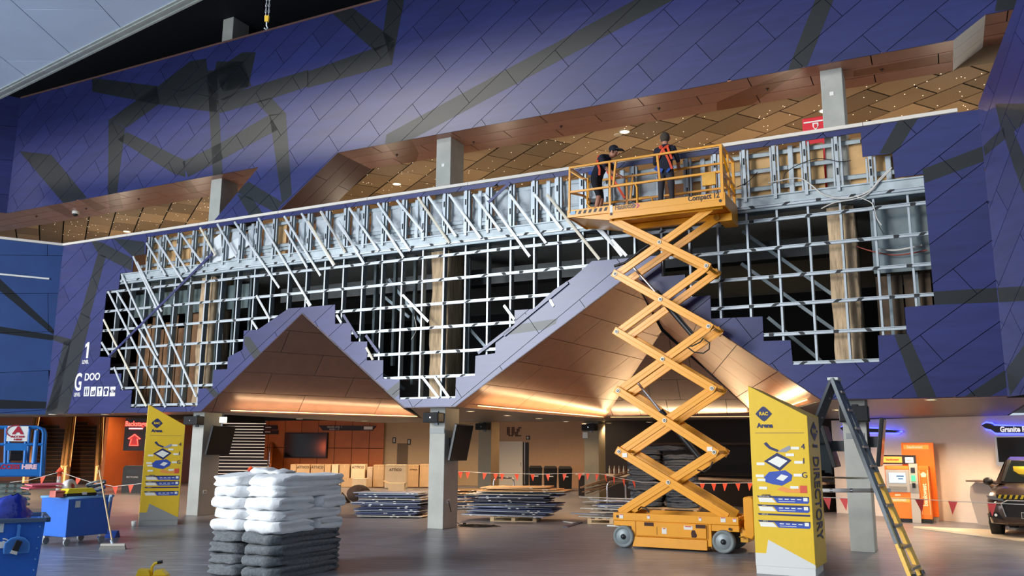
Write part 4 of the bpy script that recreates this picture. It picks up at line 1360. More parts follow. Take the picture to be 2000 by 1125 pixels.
# arms
lev = [.66, 1.79, 2.97, 4.15, 5.33, 6.46]
xl = [.12, .10, .10, .09, .08, .06]
xr = [2.10, 1.96, 1.96, 1.94, 1.94, 2.0]
ring_w = mat('pin_ring', (226, 222, 206), .4)
def arm(x0, z0, x1, z1, y, nm='scissor_arm'):
    a, b = Vector((x0, y, z0)), Vector((x1, y, z1))
    d = (b - a).normalized() * .07
    mb = MB().beam(a - d, b + d, .055, .155, up=(0, 0, 1))
    mb.beam(a - d * .2, b + d * .2, .063, .02)
    return mb.build(nm, yel, lift, bevel=.006)
for k in range(5):
    for yo, yi in ((.14, .21), (.98, .91)):
        arm(xl[k + 1], lev[k + 1], xr[k], lev[k], yo)
        arm(xl[k], lev[k], xr[k + 1], lev[k + 1], yi)
    cx = (xl[k] + xr[k + 1] + xl[k + 1] + xr[k]) / 4
    cz = (lev[k] + lev[k + 1]) / 2
    MB().cyl((cx, .12, cz), (cx, 1.0, cz), .035, 10).build('cross_tube', yel_w, lift)
    pins = [(cx, cz)]
    if k > 0:
        pins += [(xl[k], lev[k]), (xr[k], lev[k])]
        for x in (xl[k], xr[k]):
            MB().cyl((x, .12, lev[k]), (x, 1.0, lev[k]), .032, 10).build('cross_tube', yel_w, lift)
    for x, z in pins:
        p_ = MB().cyl((x, .095, z), (x, .115, z), .040, 18).build('pin', ring_w, lift)
        MB().cyl((x, .090, z), (x, .096, z), .024, 14).build('pin_centre', blackm, p_)
        MB().cyl((x, .088, z), (x, .091, z), .009, 10).build('pin_bolt', ring_w, p_)
def lloc(u, v, y):
    s, z = onw(u, v, YN + y)
    return Vector((LX(s), y, z))
rodm = chrome
for a, m_, b in (((1369, 897), (1290, 803), (1246, 748)), ((1353, 655), (1281, 571), (1237, 522))):
    A, M_, B = [lloc(*p, .55) for p in (a, m_, b)]
    c = MB().cyl(A, M_, .055, 14).build('hydraulic_cylinder', blackm, lift)
    MB().cyl(M_, B, .026, 10).build('piston_rod', rodm, c)
    MB().cyl(M_ - (M_ - A).normalized() * .12, M_, .066, 14).build('gland', dark_steel, c)
    MB().tube([A + Vector((.05, -.06, .0)), A + (M_ - A) * .5 + Vector((.06, -.06, .02)), M_ + Vector((.04, -.05, 0))], .012, 6).build('hose', blackm, c)
def hose(px, y, r=.014):
    MB().tube([lloc(*p, y) for p in px], r, 6).build('hose', blackm, lift)
hose([(1340, 676), (1356, 688), (1374, 690), (1385, 682), (1386, 670), (1376, 663)], .2)
hose([(1334, 674), (1352, 676), (1368, 668), (1374, 660)], .2)
hose([(1200, 520), (1225, 512), (1250, 490), (1268, 478)], .45, .03)
hose([(1246, 996), (1252, 990), (1262, 992), (1268, 1001)], .3)
hose([(1362, 918), (1376, 922), (1386, 915), (1392, 902)], .25)
for u, v in ((1220, 889), (1386, 877)):
    p = lloc(u, v, .1)
    MB().box((p.x - .05, .10, p.z - .04), (p.x + .05, .112, p.z + .04)).build('sticker', label_w, lift)
# platform
PZ = 6.62
pf = MB()
pf.box((0, 0, 6.46), (2.38, .03, 6.73)).box((0, WD - .03, 6.46), (2.38, WD, 6.73)).box((2.35, .03, 6.46), (2.38, WD - .03, 6.73))
pf.box((0, .03, PZ - .05), (2.35, WD - .03, PZ))
pf.box((.1, .12, 6.44), (2.3, .2, 6.56)).box((.1, WD - .2, 6.44), (2.3, WD - .12, 6.56))
pf.build('platform', yel, lift, bevel=.005)
pf = MB().box((.0, -.006, 6.585), (2.38, 0, 6.592))
pf.build('plate_fold', yel_w, lift)
pf = MB()
pf.box((-.93, .02, 6.60), (.05, .05, 6.76)).box((-.93, WD - .05, 6.60), (.05, WD - .02, 6.76)).box((-.93, .05, 6.60), (-.90, WD - .05, 6.76))
pf.hexa([(-.90, .05, 6.62), (0.05, .05, 6.44), (.05, WD - .05, 6.44), (-.90, WD - .05, 6.62), (-.90, .05, 6.66), (.05, .05, 6.66), (.05, WD - .05, 6.66), (-.90, WD - .05, 6.66)])
pf.build('platform_extension', yel, lift, bevel=.004)
for i in range(7):
    x = -.80 + .115 * i
    MB().hexa([(x, .014, 6.655), (x + .055, .014, 6.655), (x + .055, .02, 6.655), (x, .02, 6.655), (x + .03, .014, 6.725), (x + .085, .014, 6.725), (x + .085, .02, 6.725), (x + .03, .02, 6.725)]).build('hazard_stripe', blackm, lift)
MB().box((-.86, .013, 6.655), (-.74, .02, 6.73)).build('sticker', mat('sticker_blue', (150, 190, 220), .5), lift)
MB().box((2.12, .55, 6.30), (2.38, WD, 6.46)).build('pump_box', yel, lift, bevel=.01)
MB().cyl((2.08, .50, 6.38), (2.08, .56, 6.38), .06, 14).build('pump_cap', yel_w, lift)
rail_r = .022
def grail(pts, nm='guard_rail', r=rail_r):
    mb = MB()
    for a, b in zip(pts, pts[1:]):
        mb.beam(a, b, r * 2, r * 2)
    mb.build(nm, yel, lift, bevel=.004)
for y in (.02, WD - .02):
    grail([(-.86, y, 7.69), (2.34, y, 7.69)])
    grail([(-.88, y, 7.15), (2.34, y, 7.15)])
    grail([(.03, y, 6.6), (.03, y, 7.69)], 'rail_post')
    grail([(2.33, y, 6.6), (2.33, y, 7.70)], 'rail_post', .028)
    grail([(1.05, y, 7.69), (1.09, y, 7.15)], 'rail_post')
    grail([(.17, y, 7.69), (.10, y, 7.15)], 'rail_post')
    grail([(-.88, y, 6.7), (-.86, y, 7.69)], 'rail_post')
    MB().tube([(.12, y, 7.16), (.5, y, 7.17), (.58, y, 7.14), (.61, y, 7.06), (.61, y, 6.7)], .024, 8).build('entry_rail', yel, lift)
grail([(-.86, .02, 7.69), (-.86, WD - .02, 7.69)])
grail([(-.88, .02, 7.15), (-.70, .35, 7.15), (-.70, .75, 7.15), (-.88, WD - .02, 7.15)])
MB().tube([(-.86, .02, 7.62), (-.60, .02, 7.42), (-.45, .02, 7.40), (-.48, .02, 6.85), (-.40, .02, 6.76), (-.3, .02, 6.75)], .018, 8).build('side_brace', yel, lift)
for z in (7.69, 7.15, 6.95):
    grail([(2.34, .02, z), (2.34, WD - .02, z)])
grail([(2.34, .02, 7.60), (2.34, WD - .02, 7.0)], 'rail_brace')
grail([(2.34, WD / 2, 6.7), (2.34, WD / 2, 7.69)], 'rail_post')
p0_, p1_ = lloc(1372, 364, 0), lloc(1398, 337, 0)
mb = MB().box((p0_.x, -.03, p0_.z), (p1_.x, .03, p1_.z))
mb.build('document_box', yel_w, lift, bevel=.008)
mb = MB().box((-.78, .95, 6.68), (-.62, 1.08, 7.25))
mb.build('control_box', blackm, lift, bevel=.01)
c = lloc(1219, 403.5, 0)
text('Haulotte', .155, mat('badge_grey', (122, 96, 78), .5), lift, Matrix.Translation((c.x, -.004, c.z)), xs=.72, bold=.003)
for i, cm_ in enumerate(((110, 84, 90), (206, 84, 110))):
    c = lloc(1239 + 7 * i, 401.5, 0)
    MB().prism([(c.x - .05, c.z - .05), (c.x - .01, c.z - .05), (c.x + .04, c.z), (c.x - .01, c.z + .05), (c.x - .05, c.z + .05), (c.x, c.z)], -.005, -.001).build('badge_arrow', mat('badge_%d' % i, cm_, .5), lift)
c = lloc(1374, 385, 0)
text('Compact 12', .15, mat('badge_dark', (50, 34, 24), .5), lift, Matrix.Translation((c.x, -.004, c.z)), xs=.82, bold=.004)
c = lloc(1194, 409, 0)
MB().box((c.x - .03, -.006, c.z - .07), (c.x + .03, 0, c.z + .09)).build('sticker', label_w, lift)
for u, v in ((1194, 418), (1407, 392)):
    c = lloc(u, v, 0)
    MB().cyl((c.x, -.006, c.z), (c.x, 0, c.z), .03, 14).build('bolt_hole', blackm, lift)
# stray wallboard offcuts on the deck
# ================================================================== WORKERS
skin = mat('skin', (190, 132, 104), .55, var=.05)
navyc = mat('navy_work_shirt', (30, 32, 46), .85, var=.12, scale=8)
trou = mat('charcoal_trousers', (58, 56, 62), .85, var=.10, scale=8)
boot = mat('boot', (40, 32, 28), .7)
hair = mat('grey_brown_hair', (74, 64, 52), .9, var=.2, scale=30)
oran = mat('orange_webbing', (236, 84, 44), .7)
bluw = mat('blue_webbing', (44, 84, 170), .7)


def person(root, J, edges, mats, regions):
    """J: name -> (pos, rx, ry); one skinned surface; regions: edge -> material index"""
    names = list(J)
    ix = {n: i for i, n in enumerate(names)}
    me = bpy.data.meshes.new('body_skeleton')
    me.from_pydata([J[n][0] for n in names], [(ix[a], ix[b]) for a, b in edges], [])
    o = link(bpy.data.objects.new('body_skeleton', me))
    md = o.modifiers.new('skin', 'SKIN')
    md.use_smooth_shade = True
    for i, n in enumerate(names):
        sv = me.skin_vertices[0].data[i]
        sv.radius = (J[n][1], J[n][2])
        sv.use_root = (n == 'pelvis')
    sb_ = o.modifiers.new('sub', 'SUBSURF')
    sb_.levels = 2
    dg = bpy.context.evaluated_depsgraph_get()
    dg.update()
    ev = bpy.data.meshes.new_from_object(o.evaluated_get(dg))
    bpy.data.objects.remove(o, do_unlink=True)
    ev.name = 'body'
    for m_ in mats:
        ev.materials.append(m_)
    P = {n: Vector(J[n][0]) for n in names}
    for p in ev.polygons:
        c = p.center
        best, bi = 1e9, 0
        for (a, b) in edges:
            A, B = P[a], P[b]
            ab = B - A
            t = max(0, min(1, (c - A).dot(ab) / max(ab.length_squared, 1e-9)))
            d = (c - (A + ab * t)).length - (J[a][1] * (1 - t) + J[b][1] * t)
            if d < best:
                best, bi = d, regions.get((a, b), 0)
        p.material_index = bi
        p.use_smooth = True
    body = link(bpy.data.objects.new('body', ev))
    body.parent = root
    return body


EDG = [('pelvis', 'waist'), ('waist', 'chest'), ('chest', 'neck'), ('neck', 'jaw'), ('jaw', 'head'), ('head', 'crown')]
for S_ in 'LR':
    EDG += [('chest', 'shoulder' + S_), ('shoulder' + S_, 'elbow' + S_), ('elbow' + S_, 'wrist' + S_), ('wrist' + S_, 'palm' + S_),
            ('pelvis', 'hip' + S_), ('hip' + S_, 'knee' + S_), ('knee' + S_, 'ankle' + S_), ('ankle' + S_, 'toe' + S_)]
    for f_ in range(4):
        EDG += [('palm' + S_, 'knuckle%d' % f_ + S_), ('knuckle%d' % f_ + S_, 'tip%d' % f_ + S_)]
    EDG += [('wrist' + S_, 'thumb' + S_)]


def joints(d):
    rad = dict(pelvis=(.155, .115), waist=(.145, .105), chest=(.165, .115), neck=(.058, .06), jaw=(.068, .075), head=(.082, .098), crown=(.05, .06),
               shoulder=(.072, .072), elbow=(.048, .048), wrist=(.033, .033), palm=(.034, .022), hip=(.098, .10), knee=(.062, .062), ankle=(.045, .045), toe=(.042, .036))
    J = {}
    for n, p in d.items():
        k = n[:-1] if n[-1] in 'LR' else n
        J[n] = (tuple(p), *rad[k])
    for S_ in 'LR':
        w, p = Vector(d['wrist' + S_]), Vector(d['palm' + S_])
        dr_ = (p - w).normalized()
        sd_ = dr_.cross(Vector((0, 0, 1)) if abs(dr_.z) < .9 else Vector((0, 1, 0))).normalized()
        cu_ = sd_.cross(dr_)
        for f_ in range(4):
            b = p + sd_ * (f_ - 1.5) * .021 + dr_ * .03
            J['knuckle%d' % f_ + S_] = (tuple(b), .0095, .0095)
            J['tip%d' % f_ + S_] = (tuple(b + dr_ * (.045 + .008 * (1.5 - abs(f_ - 1.5))) - cu_ * .025), .008, .008)
        J['thumb' + S_] = (tuple(w + dr_ * .05 + sd_ * .055), .010, .010)
    return J


REG = {}
for S_ in 'LR':
    for a, b in (('elbow', 'wrist'), ('wrist', 'palm'), ('wrist', 'thumb')):
        REG[(a + S_, b + S_)] = 1
    for f_ in range(4):
        REG[('palm' + S_, 'knuckle%d' % f_ + S_)] = 1
        REG[('knuckle%d' % f_ + S_, 'tip%d' % f_ + S_)] = 1
    REG[('pelvis', 'hip' + S_)] = 2
    REG[('hip' + S_, 'knee' + S_)] = 2
    REG[('knee' + S_, 'ankle' + S_)] = 2
    REG[('ankle' + S_, 'toe' + S_)] = 3
REG[('neck', 'jaw')] = REG[('jaw', 'head')] = REG[('head', 'crown')] = 1


def strap(pts, m, root, nm='harness_strap', w=.045):
    mb = MB()
    for a, b in zip(pts, pts[1:]):
        mb.beam(a, b, w, .012, up=(0, 1, 0))
    return mb.build(nm, m, root)


# worker standing with the back turned, facing the wall (local +y)
w2 = thing('person', 'worker seen from behind in dark shirt and charcoal trousers with orange harness straps, standing on the lift platform', 'person', wat(5.94, -.50, PZ + .0))
w2['label'] = 'worker from behind, dark shirt and trousers, orange harness, standing on lift platform'
d = dict(pelvis=(0, 0, .95), waist=(0, .0, 1.10), chest=(0, .01, 1.32), neck=(0, .02, 1.50), jaw=(0, .035, 1.58), head=(0, .03, 1.66), crown=(0, .02, 1.73),
         shoulderL=(-.19, .01, 1.41), shoulderR=(.19, .01, 1.41), elbowL=(-.25, .08, 1.14), elbowR=(.25, .08, 1.14), wristL=(-.19, .31, 1.06), wristR=(.19, .31, 1.08),
         palmL=(-.17, .38, 1.06), palmR=(.17, .38, 1.08), hipL=(-.095, 0, .88), hipR=(.095, 0, .88), kneeL=(-.115, .02, .48), kneeR=(.115, .02, .48),
         ankleL=(-.125, 0, .085), ankleR=(.125, 0, .085), toeL=(-.135, .15, .04), toeR=(.135, .15, .04))
person(w2, joints(d), EDG, [navyc, skin, trou, boot], REG)
hb = MB().sphere((0, .02, 1.675), .106, 14, sz=1.12)
hb.build('hair', hair, w2)
MB().sphere((-.098, .03, 1.64), .022, 8, sz=1.5).build('ear', skin, w2)
MB().sphere((.098, .03, 1.64), .022, 8, sz=1.5).build('ear', skin, w2)
MB().tube([(0, .125, 1.655), (0, .155, 1.63), (0, .13, 1.62)], [.012, .018, .014], 8).build('nose', skin, w2)
for x in (-.033, .033):
    MB().sphere((x, .118, 1.66), .013, 8).build('eye', whitem, w2)
MB().box((-.025, .112, 1.585), (.025, .124, 1.592)).build('mouth', mat('lips', (150, 84, 74), .6), w2)
strap([(-.10, -.07, 1.47), (-.02, -.125, 1.38), (.06, -.125, 1.24), (.13, -.13, 1.06), (.17, -.115, .92)], oran, w2)
strap([(.10, -.07, 1.46), (.0, -.128, 1.38), (-.08, -.125, 1.26), (-.15, -.10, 1.12)], oran, w2)
strap([(.06, -.08, 1.46), (.12, -.125, 1.30), (.17, -.10, 1.14)], oran, w2)
strap([(-.20, -.06, 1.02), (-.13, -.12, .95), (-.03, -.13, .90)], bluw, w2, w=.09)
strap([(.18, -.06, .98), (.12, -.115, .93), (.06, -.125, .86)], bluw, w2)
MB().tube([(-.05 + .035 * math.cos(t), -.135, 1.42 + .035 * math.sin(t)) for t in [k * math.pi / 5 for k in range(10)]], .008, 6, closed=True).build('harness_ring', oran, w2)
# worker bending towards the wall frame, in profile
w1 = thing('person', 'stooping worker in dark cap, shorts and navy shirt with orange harness, on the lift extension', 'person', wat(4.36, -.60, 6.665))
d = dict(pelvis=(.05, 0, .92), waist=(.12, 0, 1.05), chest=(.27, .0, 1.24), neck=(.38, .02, 1.36), jaw=(.46, .02, 1.39), head=(.485, .02, 1.45), crown=(.49, .02, 1.52),
         shoulderL=(.27, -.18, 1.30), shoulderR=(.30, .19, 1.31), elbowL=(.36, -.20, 1.04), elbowR=(.40, .22, 1.06), wristL=(.55, -.10, .90), wristR=(.58, .16, .92),
         palmL=(.62, -.07, .87), palmR=(.65, .14, .89), hipL=(.05, -.09, .86), hipR=(.06, .09, .86), kneeL=(.17, -.10, .47), kneeR=(.15, .11, .47),
         ankleL=(.08, -.11, .085), ankleR=(.06, .12, .085), toeL=(.22, -.12, .04), toeR=(.20, .13, .04))
RG1 = dict(REG)
for S_ in 'LR':
    RG1[('knee' + S_, 'ankle' + S_)] = 1
person(w1, joints(d), EDG, [navyc, skin, mat('navy_shorts', (26, 26, 34), .85), boot], RG1)
cp_ = MB().sphere((.475, .02, 1.515), .108, 14, sz=.85)
cp_.build('cap', mat('navy_cap', (26, 26, 40), .8), w1)
MB().prism([(.54, 1.485), (.70, 1.455), (.70, 1.465), (.56, 1.515)], -.06, .10).build('cap_peak', mat('navy_cap', (26, 26, 40), .8), w1)
MB().sphere((.47, -.075, 1.43), .022, 8, sz=1.5).build('ear', skin, w1)
MB().tube([(.575, .02, 1.44), (.605, .02, 1.41), (.575, .02, 1.40)], [.012, .018, .014], 8).build('nose', skin, w1)
for y in (-.015, .055):
    MB().sphere((.560, y, 1.445), .009, 8).build('eye', whitem, w1)
MB().box((.545, -.005, 1.365), (.57, .045, 1.373)).build('mouth', mat('lips', (150, 84, 74), .6), w1)
strap([(.20, -.16, 1.36), (.17, -.19, 1.2), (.22, -.175, 1.04), (.20, -.14, .92)], oran, w1)
strap([(.14, -.13, 1.22), (.30, -.17, 1.14), (.40, -.12, 1.02)], oran, w1)
strap([(-.06, -.10, 1.02), (.06, -.13, .98), (.18, -.12, .97)], bluw, w1, w=.08)
ln = MB()
ln.beam((.38, -.15, .98), (.62, -.22, .62), .05, .012, up=(0, 1, 0))
ln.beam((.62, -.22, .62), (.80, -.26, .30), .05, .012, up=(0, 1, 0))
ln.build('lanyard', oran, w1)
# ================================================================== DIRECTORY TOTEMS
tyel = mat('totem_yellow', (228, 188, 48), 0.38, var=0.03)
tgrey = mat('totem_plinth', (196, 196, 192), 0.55, var=0.04)
inkn = mat('print_navy', (36, 44, 92), .5)
inkb2 = mat('print_blue', (52, 80, 170), .5)
inkw = mat('print_white', (236, 234, 224), .5)
inkg = mat('print_grey', (150, 150, 160), .5)
inko = mat('print_orange', (236, 150, 70), .5)
def totem(lab, M, plinth, side_dir):
    t = thing('directory_totem', lab, 'sign', M, 'yellow directory totems')
    W_, Dp = .86, 1.70
    sl = 2.82, 2.34
    mb = MB()
    f_ = [(0, .0), (W_, .0), (W_, sl[1]), (0, sl[0])]
    # body tapers in plan: front W_, back narrower
    mb.add([(0, 0, .12), (W_, 0, .12), (W_, 0, sl[1]), (0, 0, sl[0]), (0, .90, .12), (W_ + .05, .90, .12), (W_ + .05, .90, sl[1] + .02), (0, .90, sl[0])],
           [(0, 1, 2, 3), (4, 5, 6, 7), (1, 5, 6, 2), (0, 4, 7, 3), (3, 2, 6, 7), (0, 1, 5, 4)])
    b = mb.build('body', tyel, t, bevel=.006)
    MB().box((.005, .004, 0), (W_ - .005, .88, .12)).build('plinth', plinth, t)
    pk = [(.0, .12), (.0, .30), (.16, .30), (.20, .50), (W_, .17), (W_, .12)]
    MB().prism(pk, -.003, .004).build('plinth_graphic', plinth, t)
    # printed front
    def box(n_, x0, z0, x1, z1, m_, y=-.004):
        return MB().box((x0, y, z0), (x1, y + .004, z1)).build(n_, m_, t)
    c = (.22, 2.38)
    MB().prism([(c[0] + x, c[1] + z) for x, z in ((.125, 0), (.10, .03), (.03, .10), (0, .115), (-.03, .10), (-.10, .03), (-.125, 0), (-.10, -.03), (-.03, -.10), (0, -.115), (.03, -.10), (.10, -.03))], -.004, 0).build('emblem', inkn, t)
    text('RAC', .072, tyel, t, Matrix.Translation((c[0], -.007, c[1])), bold=.003, xs=.95)
    text('Arena', .095, inkn, t, Matrix.Translation((c[0] + .01, -.005, 2.20)), bold=.004)
    box('rule', .08, 2.085, .80, 2.09, inkn)
    # level plans
    MB().prism([(.20, 1.93), (.24, 1.95), (.30, 1.88), (.42, 1.83), (.40, 1.80), (.28, 1.845), (.22, 1.90)], -.004, 0).build('plan_level', inkn, t)
    MB().prism([(.40, 1.80), (.44, 1.83), (.58, 1.90), (.60, 1.85), (.52, 1.80)], -.004, 0).build('plan_level', inkg, t)
    MB().prism([(.19, 1.66), (.39, 1.79), (.60, 1.68), (.42, 1.52)], -.004, 0).build('plan_level', inkn, t)
    MB().prism([(.25, 1.66), (.39, 1.74), (.54, 1.67), (.42, 1.57)], -.006, -.002).build('plan_bowl', inkw, t)
    MB().prism([(.18, 1.42), (.26, 1.50), (.50, 1.53), (.60, 1.46), (.58, 1.38), (.44, 1.30), (.30, 1.32), (.20, 1.35)], -.004, 0).build('plan_level', inkb2, t)
    MB().prism([(.36, 1.40), (.44, 1.47), (.54, 1.44), (.46, 1.37)], -.006, -.002).build('plan_bowl', inkw, t)
    MB().prism([(.36, 1.24), (.44, 1.29), (.60, 1.24), (.72, 1.29), (.72, 1.20), (.50, 1.20)], -.003, 0).build('plan_swoosh', inko, t)
    box('plan_tag', .70, 1.20, .80, 1.31, mat('print_red', (214, 84, 60), .5))
    for x, z in ((.60, 1.86), (.52, 1.76), (.64, 1.65), (.08, 1.62), (.62, 1.46), (.06, 1.44), (.08, 1.38), (.10, 1.26), (.56, 1.28)):
        box('callout', x, z - .02, x + .12, z + .02, inkw, -.005)
    for s_, z in (('4', 1.88), ('1', 1.67), ('G', 1.46)):
        text(s_, .12, inkn, t, Matrix.Translation((.775, -.005, z)))
    text('LEGEND', .035, inkn, t, Matrix.Translation((.20, -.005, 1.155)))
    for i, z in enumerate((1.10, .97, .84, .74)):
        hgt = .05 if i == 2 else .10
        MB().prism([(.08, z + .02), (.06, z + .045), (.82, z + .045), (.82, z + .02)], -.004, 0).build('legend_bar', inkn, t)
        if i != 2:
            MB().prism([(.10, z - .05), (.08, z + .015), (.28, z + .015), (.34, z - .05)], -.004, 0).build('legend_note', inkw, t)
            MB().prism([(.30, z + .02), (.36, z - .055), (.80, z - .055), (.82, z - .03), (.82, z + .02)], -.004, 0).build('legend_bar', inkb2, t)
            for k in range(4):
                box('legend_line', .38 + .09 * k, z - .005, .44 + .09 * k, z + .008, inkw, -.006)
            box('legend_line', .38, z - .035, .62, z - .028, inkw, -.006)
            box('legend_mark', .74, z - .02, .80, z + .03, inkw, -.006)
        text(['GROUND LEVEL', 'LEVEL 1', 'LEVEL 2-3', 'LEVEL 4'][i], .022, inkw, t, Matrix.Translation((.17, -.006, z + .032)))
    # side print, read downwards
    tl = math.atan2(.05, .90) if side_dir > 0 else 0.0
    xs_ = W_ + .033 if side_dir > 0 else -.004
    sd_m = Matrix.Rotation(R(90 * side_dir) - tl, 4, 'Z')
    sm = Matrix.Translation((xs_, .45, 1.12)) @ sd_m @ Matrix.Rotation(R(90), 4, 'Y')
    text('DIRECTORY', .62, inkn, t, sm, xs=.37, bold=.010)
    cy, cz = .45, 2.12
    mb = MB()
    mb.add([(0, 0, 0)] * 0 + [(a, 0, b_) for a, b_ in ((-.30, 0), (0, -.15), (.30, 0), (0, .15))], [(0, 1, 2, 3)], 0, Matrix.Translation((xs_, cy, cz)) @ sd_m)
    mb.build('emblem', inkn, t)
    e_ = .004 * side_dir
    text('RAC', .10, tyel, t, Matrix.Translation((xs_ + e_, cy, cz)) @ sd_m, bold=.003, xs=1.9)
    text('Arena', .08, inkn, t, Matrix.Translation((xs_ + e_, cy, cz - .22)) @ sd_m, bold=.003, xs=1.9)
    return t
totem('big yellow directory totem beside the ladder, DIRECTORY on its side', wat(8.03, -3.5, 0), mat('plinth_pale', (214, 214, 210), .55), 1)
p_, q_ = onz(270, 1027), onz(347, 1025)
totem('yellow directory totem standing in front of the far concrete column', at(p_.x, p_.y, 0, math.atan2(q_.y - p_.y, q_.x - p_.x)), mat('plinth_grey', (150, 150, 146), .55), -1)
# ================================================================== A-FRAME LADDER
lgry = mat('ladder_grey', (96, 104, 110), .5, var=.15, scale=12)
lyel = mat('ladder_yellow', (232, 176, 40), .45, var=.1, scale=10)
lw = mat('ladder_pale_edge', (196, 200, 198), .5)
tread = mat('ladder_tread', (150, 136, 124), .4, metal=.4)
lad = thing('step_ladder', 'tall open step ladder with grey upper and yellow lower stiles', 'ladder', Matrix.Translation(onz(1795, 1122)))
f1, f2 = onz(1792, 1132), onz(1812, 1118)
LY = f1.y
LI = lad.matrix_world.inverted()
# front flight: foot near (1790,1130), top near (1625,740) ; rear flight foot near (1600,1010)
tn = onY(1627, 740, 14.0)
tf = onY(1640, 740, 14.25)
fn, ff = onz(1782, 1132), onz(1808, 1122)
ff = fn + Vector((.34, .46, 0))
tf = tn + Vector((.14, .24, 0))
rn = Vector((tn.x - 1.05, tn.y + .95, 0))
rf = rn + Vector((.22, .42, 0))
def L_(v):
    return LI @ Vector(v)
def lerp(a, b, t):
    return a + (b - a) * t
side = (fn - ff).normalized()
for a, b, tk in ((fn, tn, .16), (ff, tf, .50)):
    for t0, t1, m_ in ((0, tk, lyel), (tk, 1.0, lgry)):
        MB().beam(L_(lerp(a, b, t0)), L_(lerp(a, b, t1)), .06, .135, up=L_(a + Vector((-.6, -.5, .2))) - L_(a), ).build('stile', m_, lad, bevel=.004)
    MB().beam(L_(lerp(a, b, .02)), L_(lerp(a, b, .0)), .07, .12).build('foot', blackm, lad)
for k in range(10):
    t = .045 + k * .098
    a, b = lerp(fn, tn, t), lerp(ff, tf, t)
    MB().beam(L_(a), L_(b), .11, .035).build('tread', tread, lad)
for a, b in ((rn, tn), (rf, tf)):
    MB().beam(L_(lerp(a, b, .0)), L_(lerp(a, b, .985)), .05, .11, up=(1, .6, 0)).build('rear_stile', mat('ladder_dark', (64, 70, 76), .5, var=.1), lad, bevel=.004)
for k in range(9):
    t = .06 + k * .105
    MB().beam(L_(lerp(rn, tn, t)), L_(lerp(rf, tf, t)), .06, .025).build('rung', tread, lad)
MB().beam(L_(lerp(tn, tf, -.15)), L_(lerp(tn, tf, 1.15)), .17, .05).build('top_cap', lw, lad, bevel=.01)
a_, b_ = lerp(fn, tn, .47), lerp(rn, tn, .47)
MB().beam(L_(a_), L_(b_), .03, .015).build('spreader', silver, lad)
MB().beam(L_(lerp(ff, tf, .47)), L_(lerp(rf, tf, .47)), .03, .015).build('spreader', silver, lad)
MB().beam(L_(lerp(fn, tn, .30) + Vector((-.03, -.05, 0))), L_(lerp(fn, tn, .14) + Vector((-.03, -.05, 0))), .02, .06).build('sticker', mat('sticker_grey', (110, 100, 70), .5), lad)
# pale pole strapped across at hand height
p0_, p1_ = onY(1560, 958, 15.6), onY(1738, 958, 14.35)
t = thing('barrier_pole', 'white striped barrier pole running from the totem to the ladder', 'pole', Matrix.Translation(p0_))
MB().cyl((0, 0, 0), p1_ - p0_, .035, 10).build('tube', whitem, t)
for k in range(4):
    c = (p1_ - p0_) * (.15 + .22 * k)
    MB().cyl(c, c + (p1_ - p0_) * .03, .037, 10).build('tape_band', silver, t)
MB().cyl((0, 0, -p0_.z), (0, 0, 0), .02, 8).build('stand', whitem, t)
MB().lathe([(.16, 0), (.16, .03), (.02, .05), (.0, .05)], 14, 0, Matrix.Translation((0, 0, -p0_.z))).build('base', blackm, t)

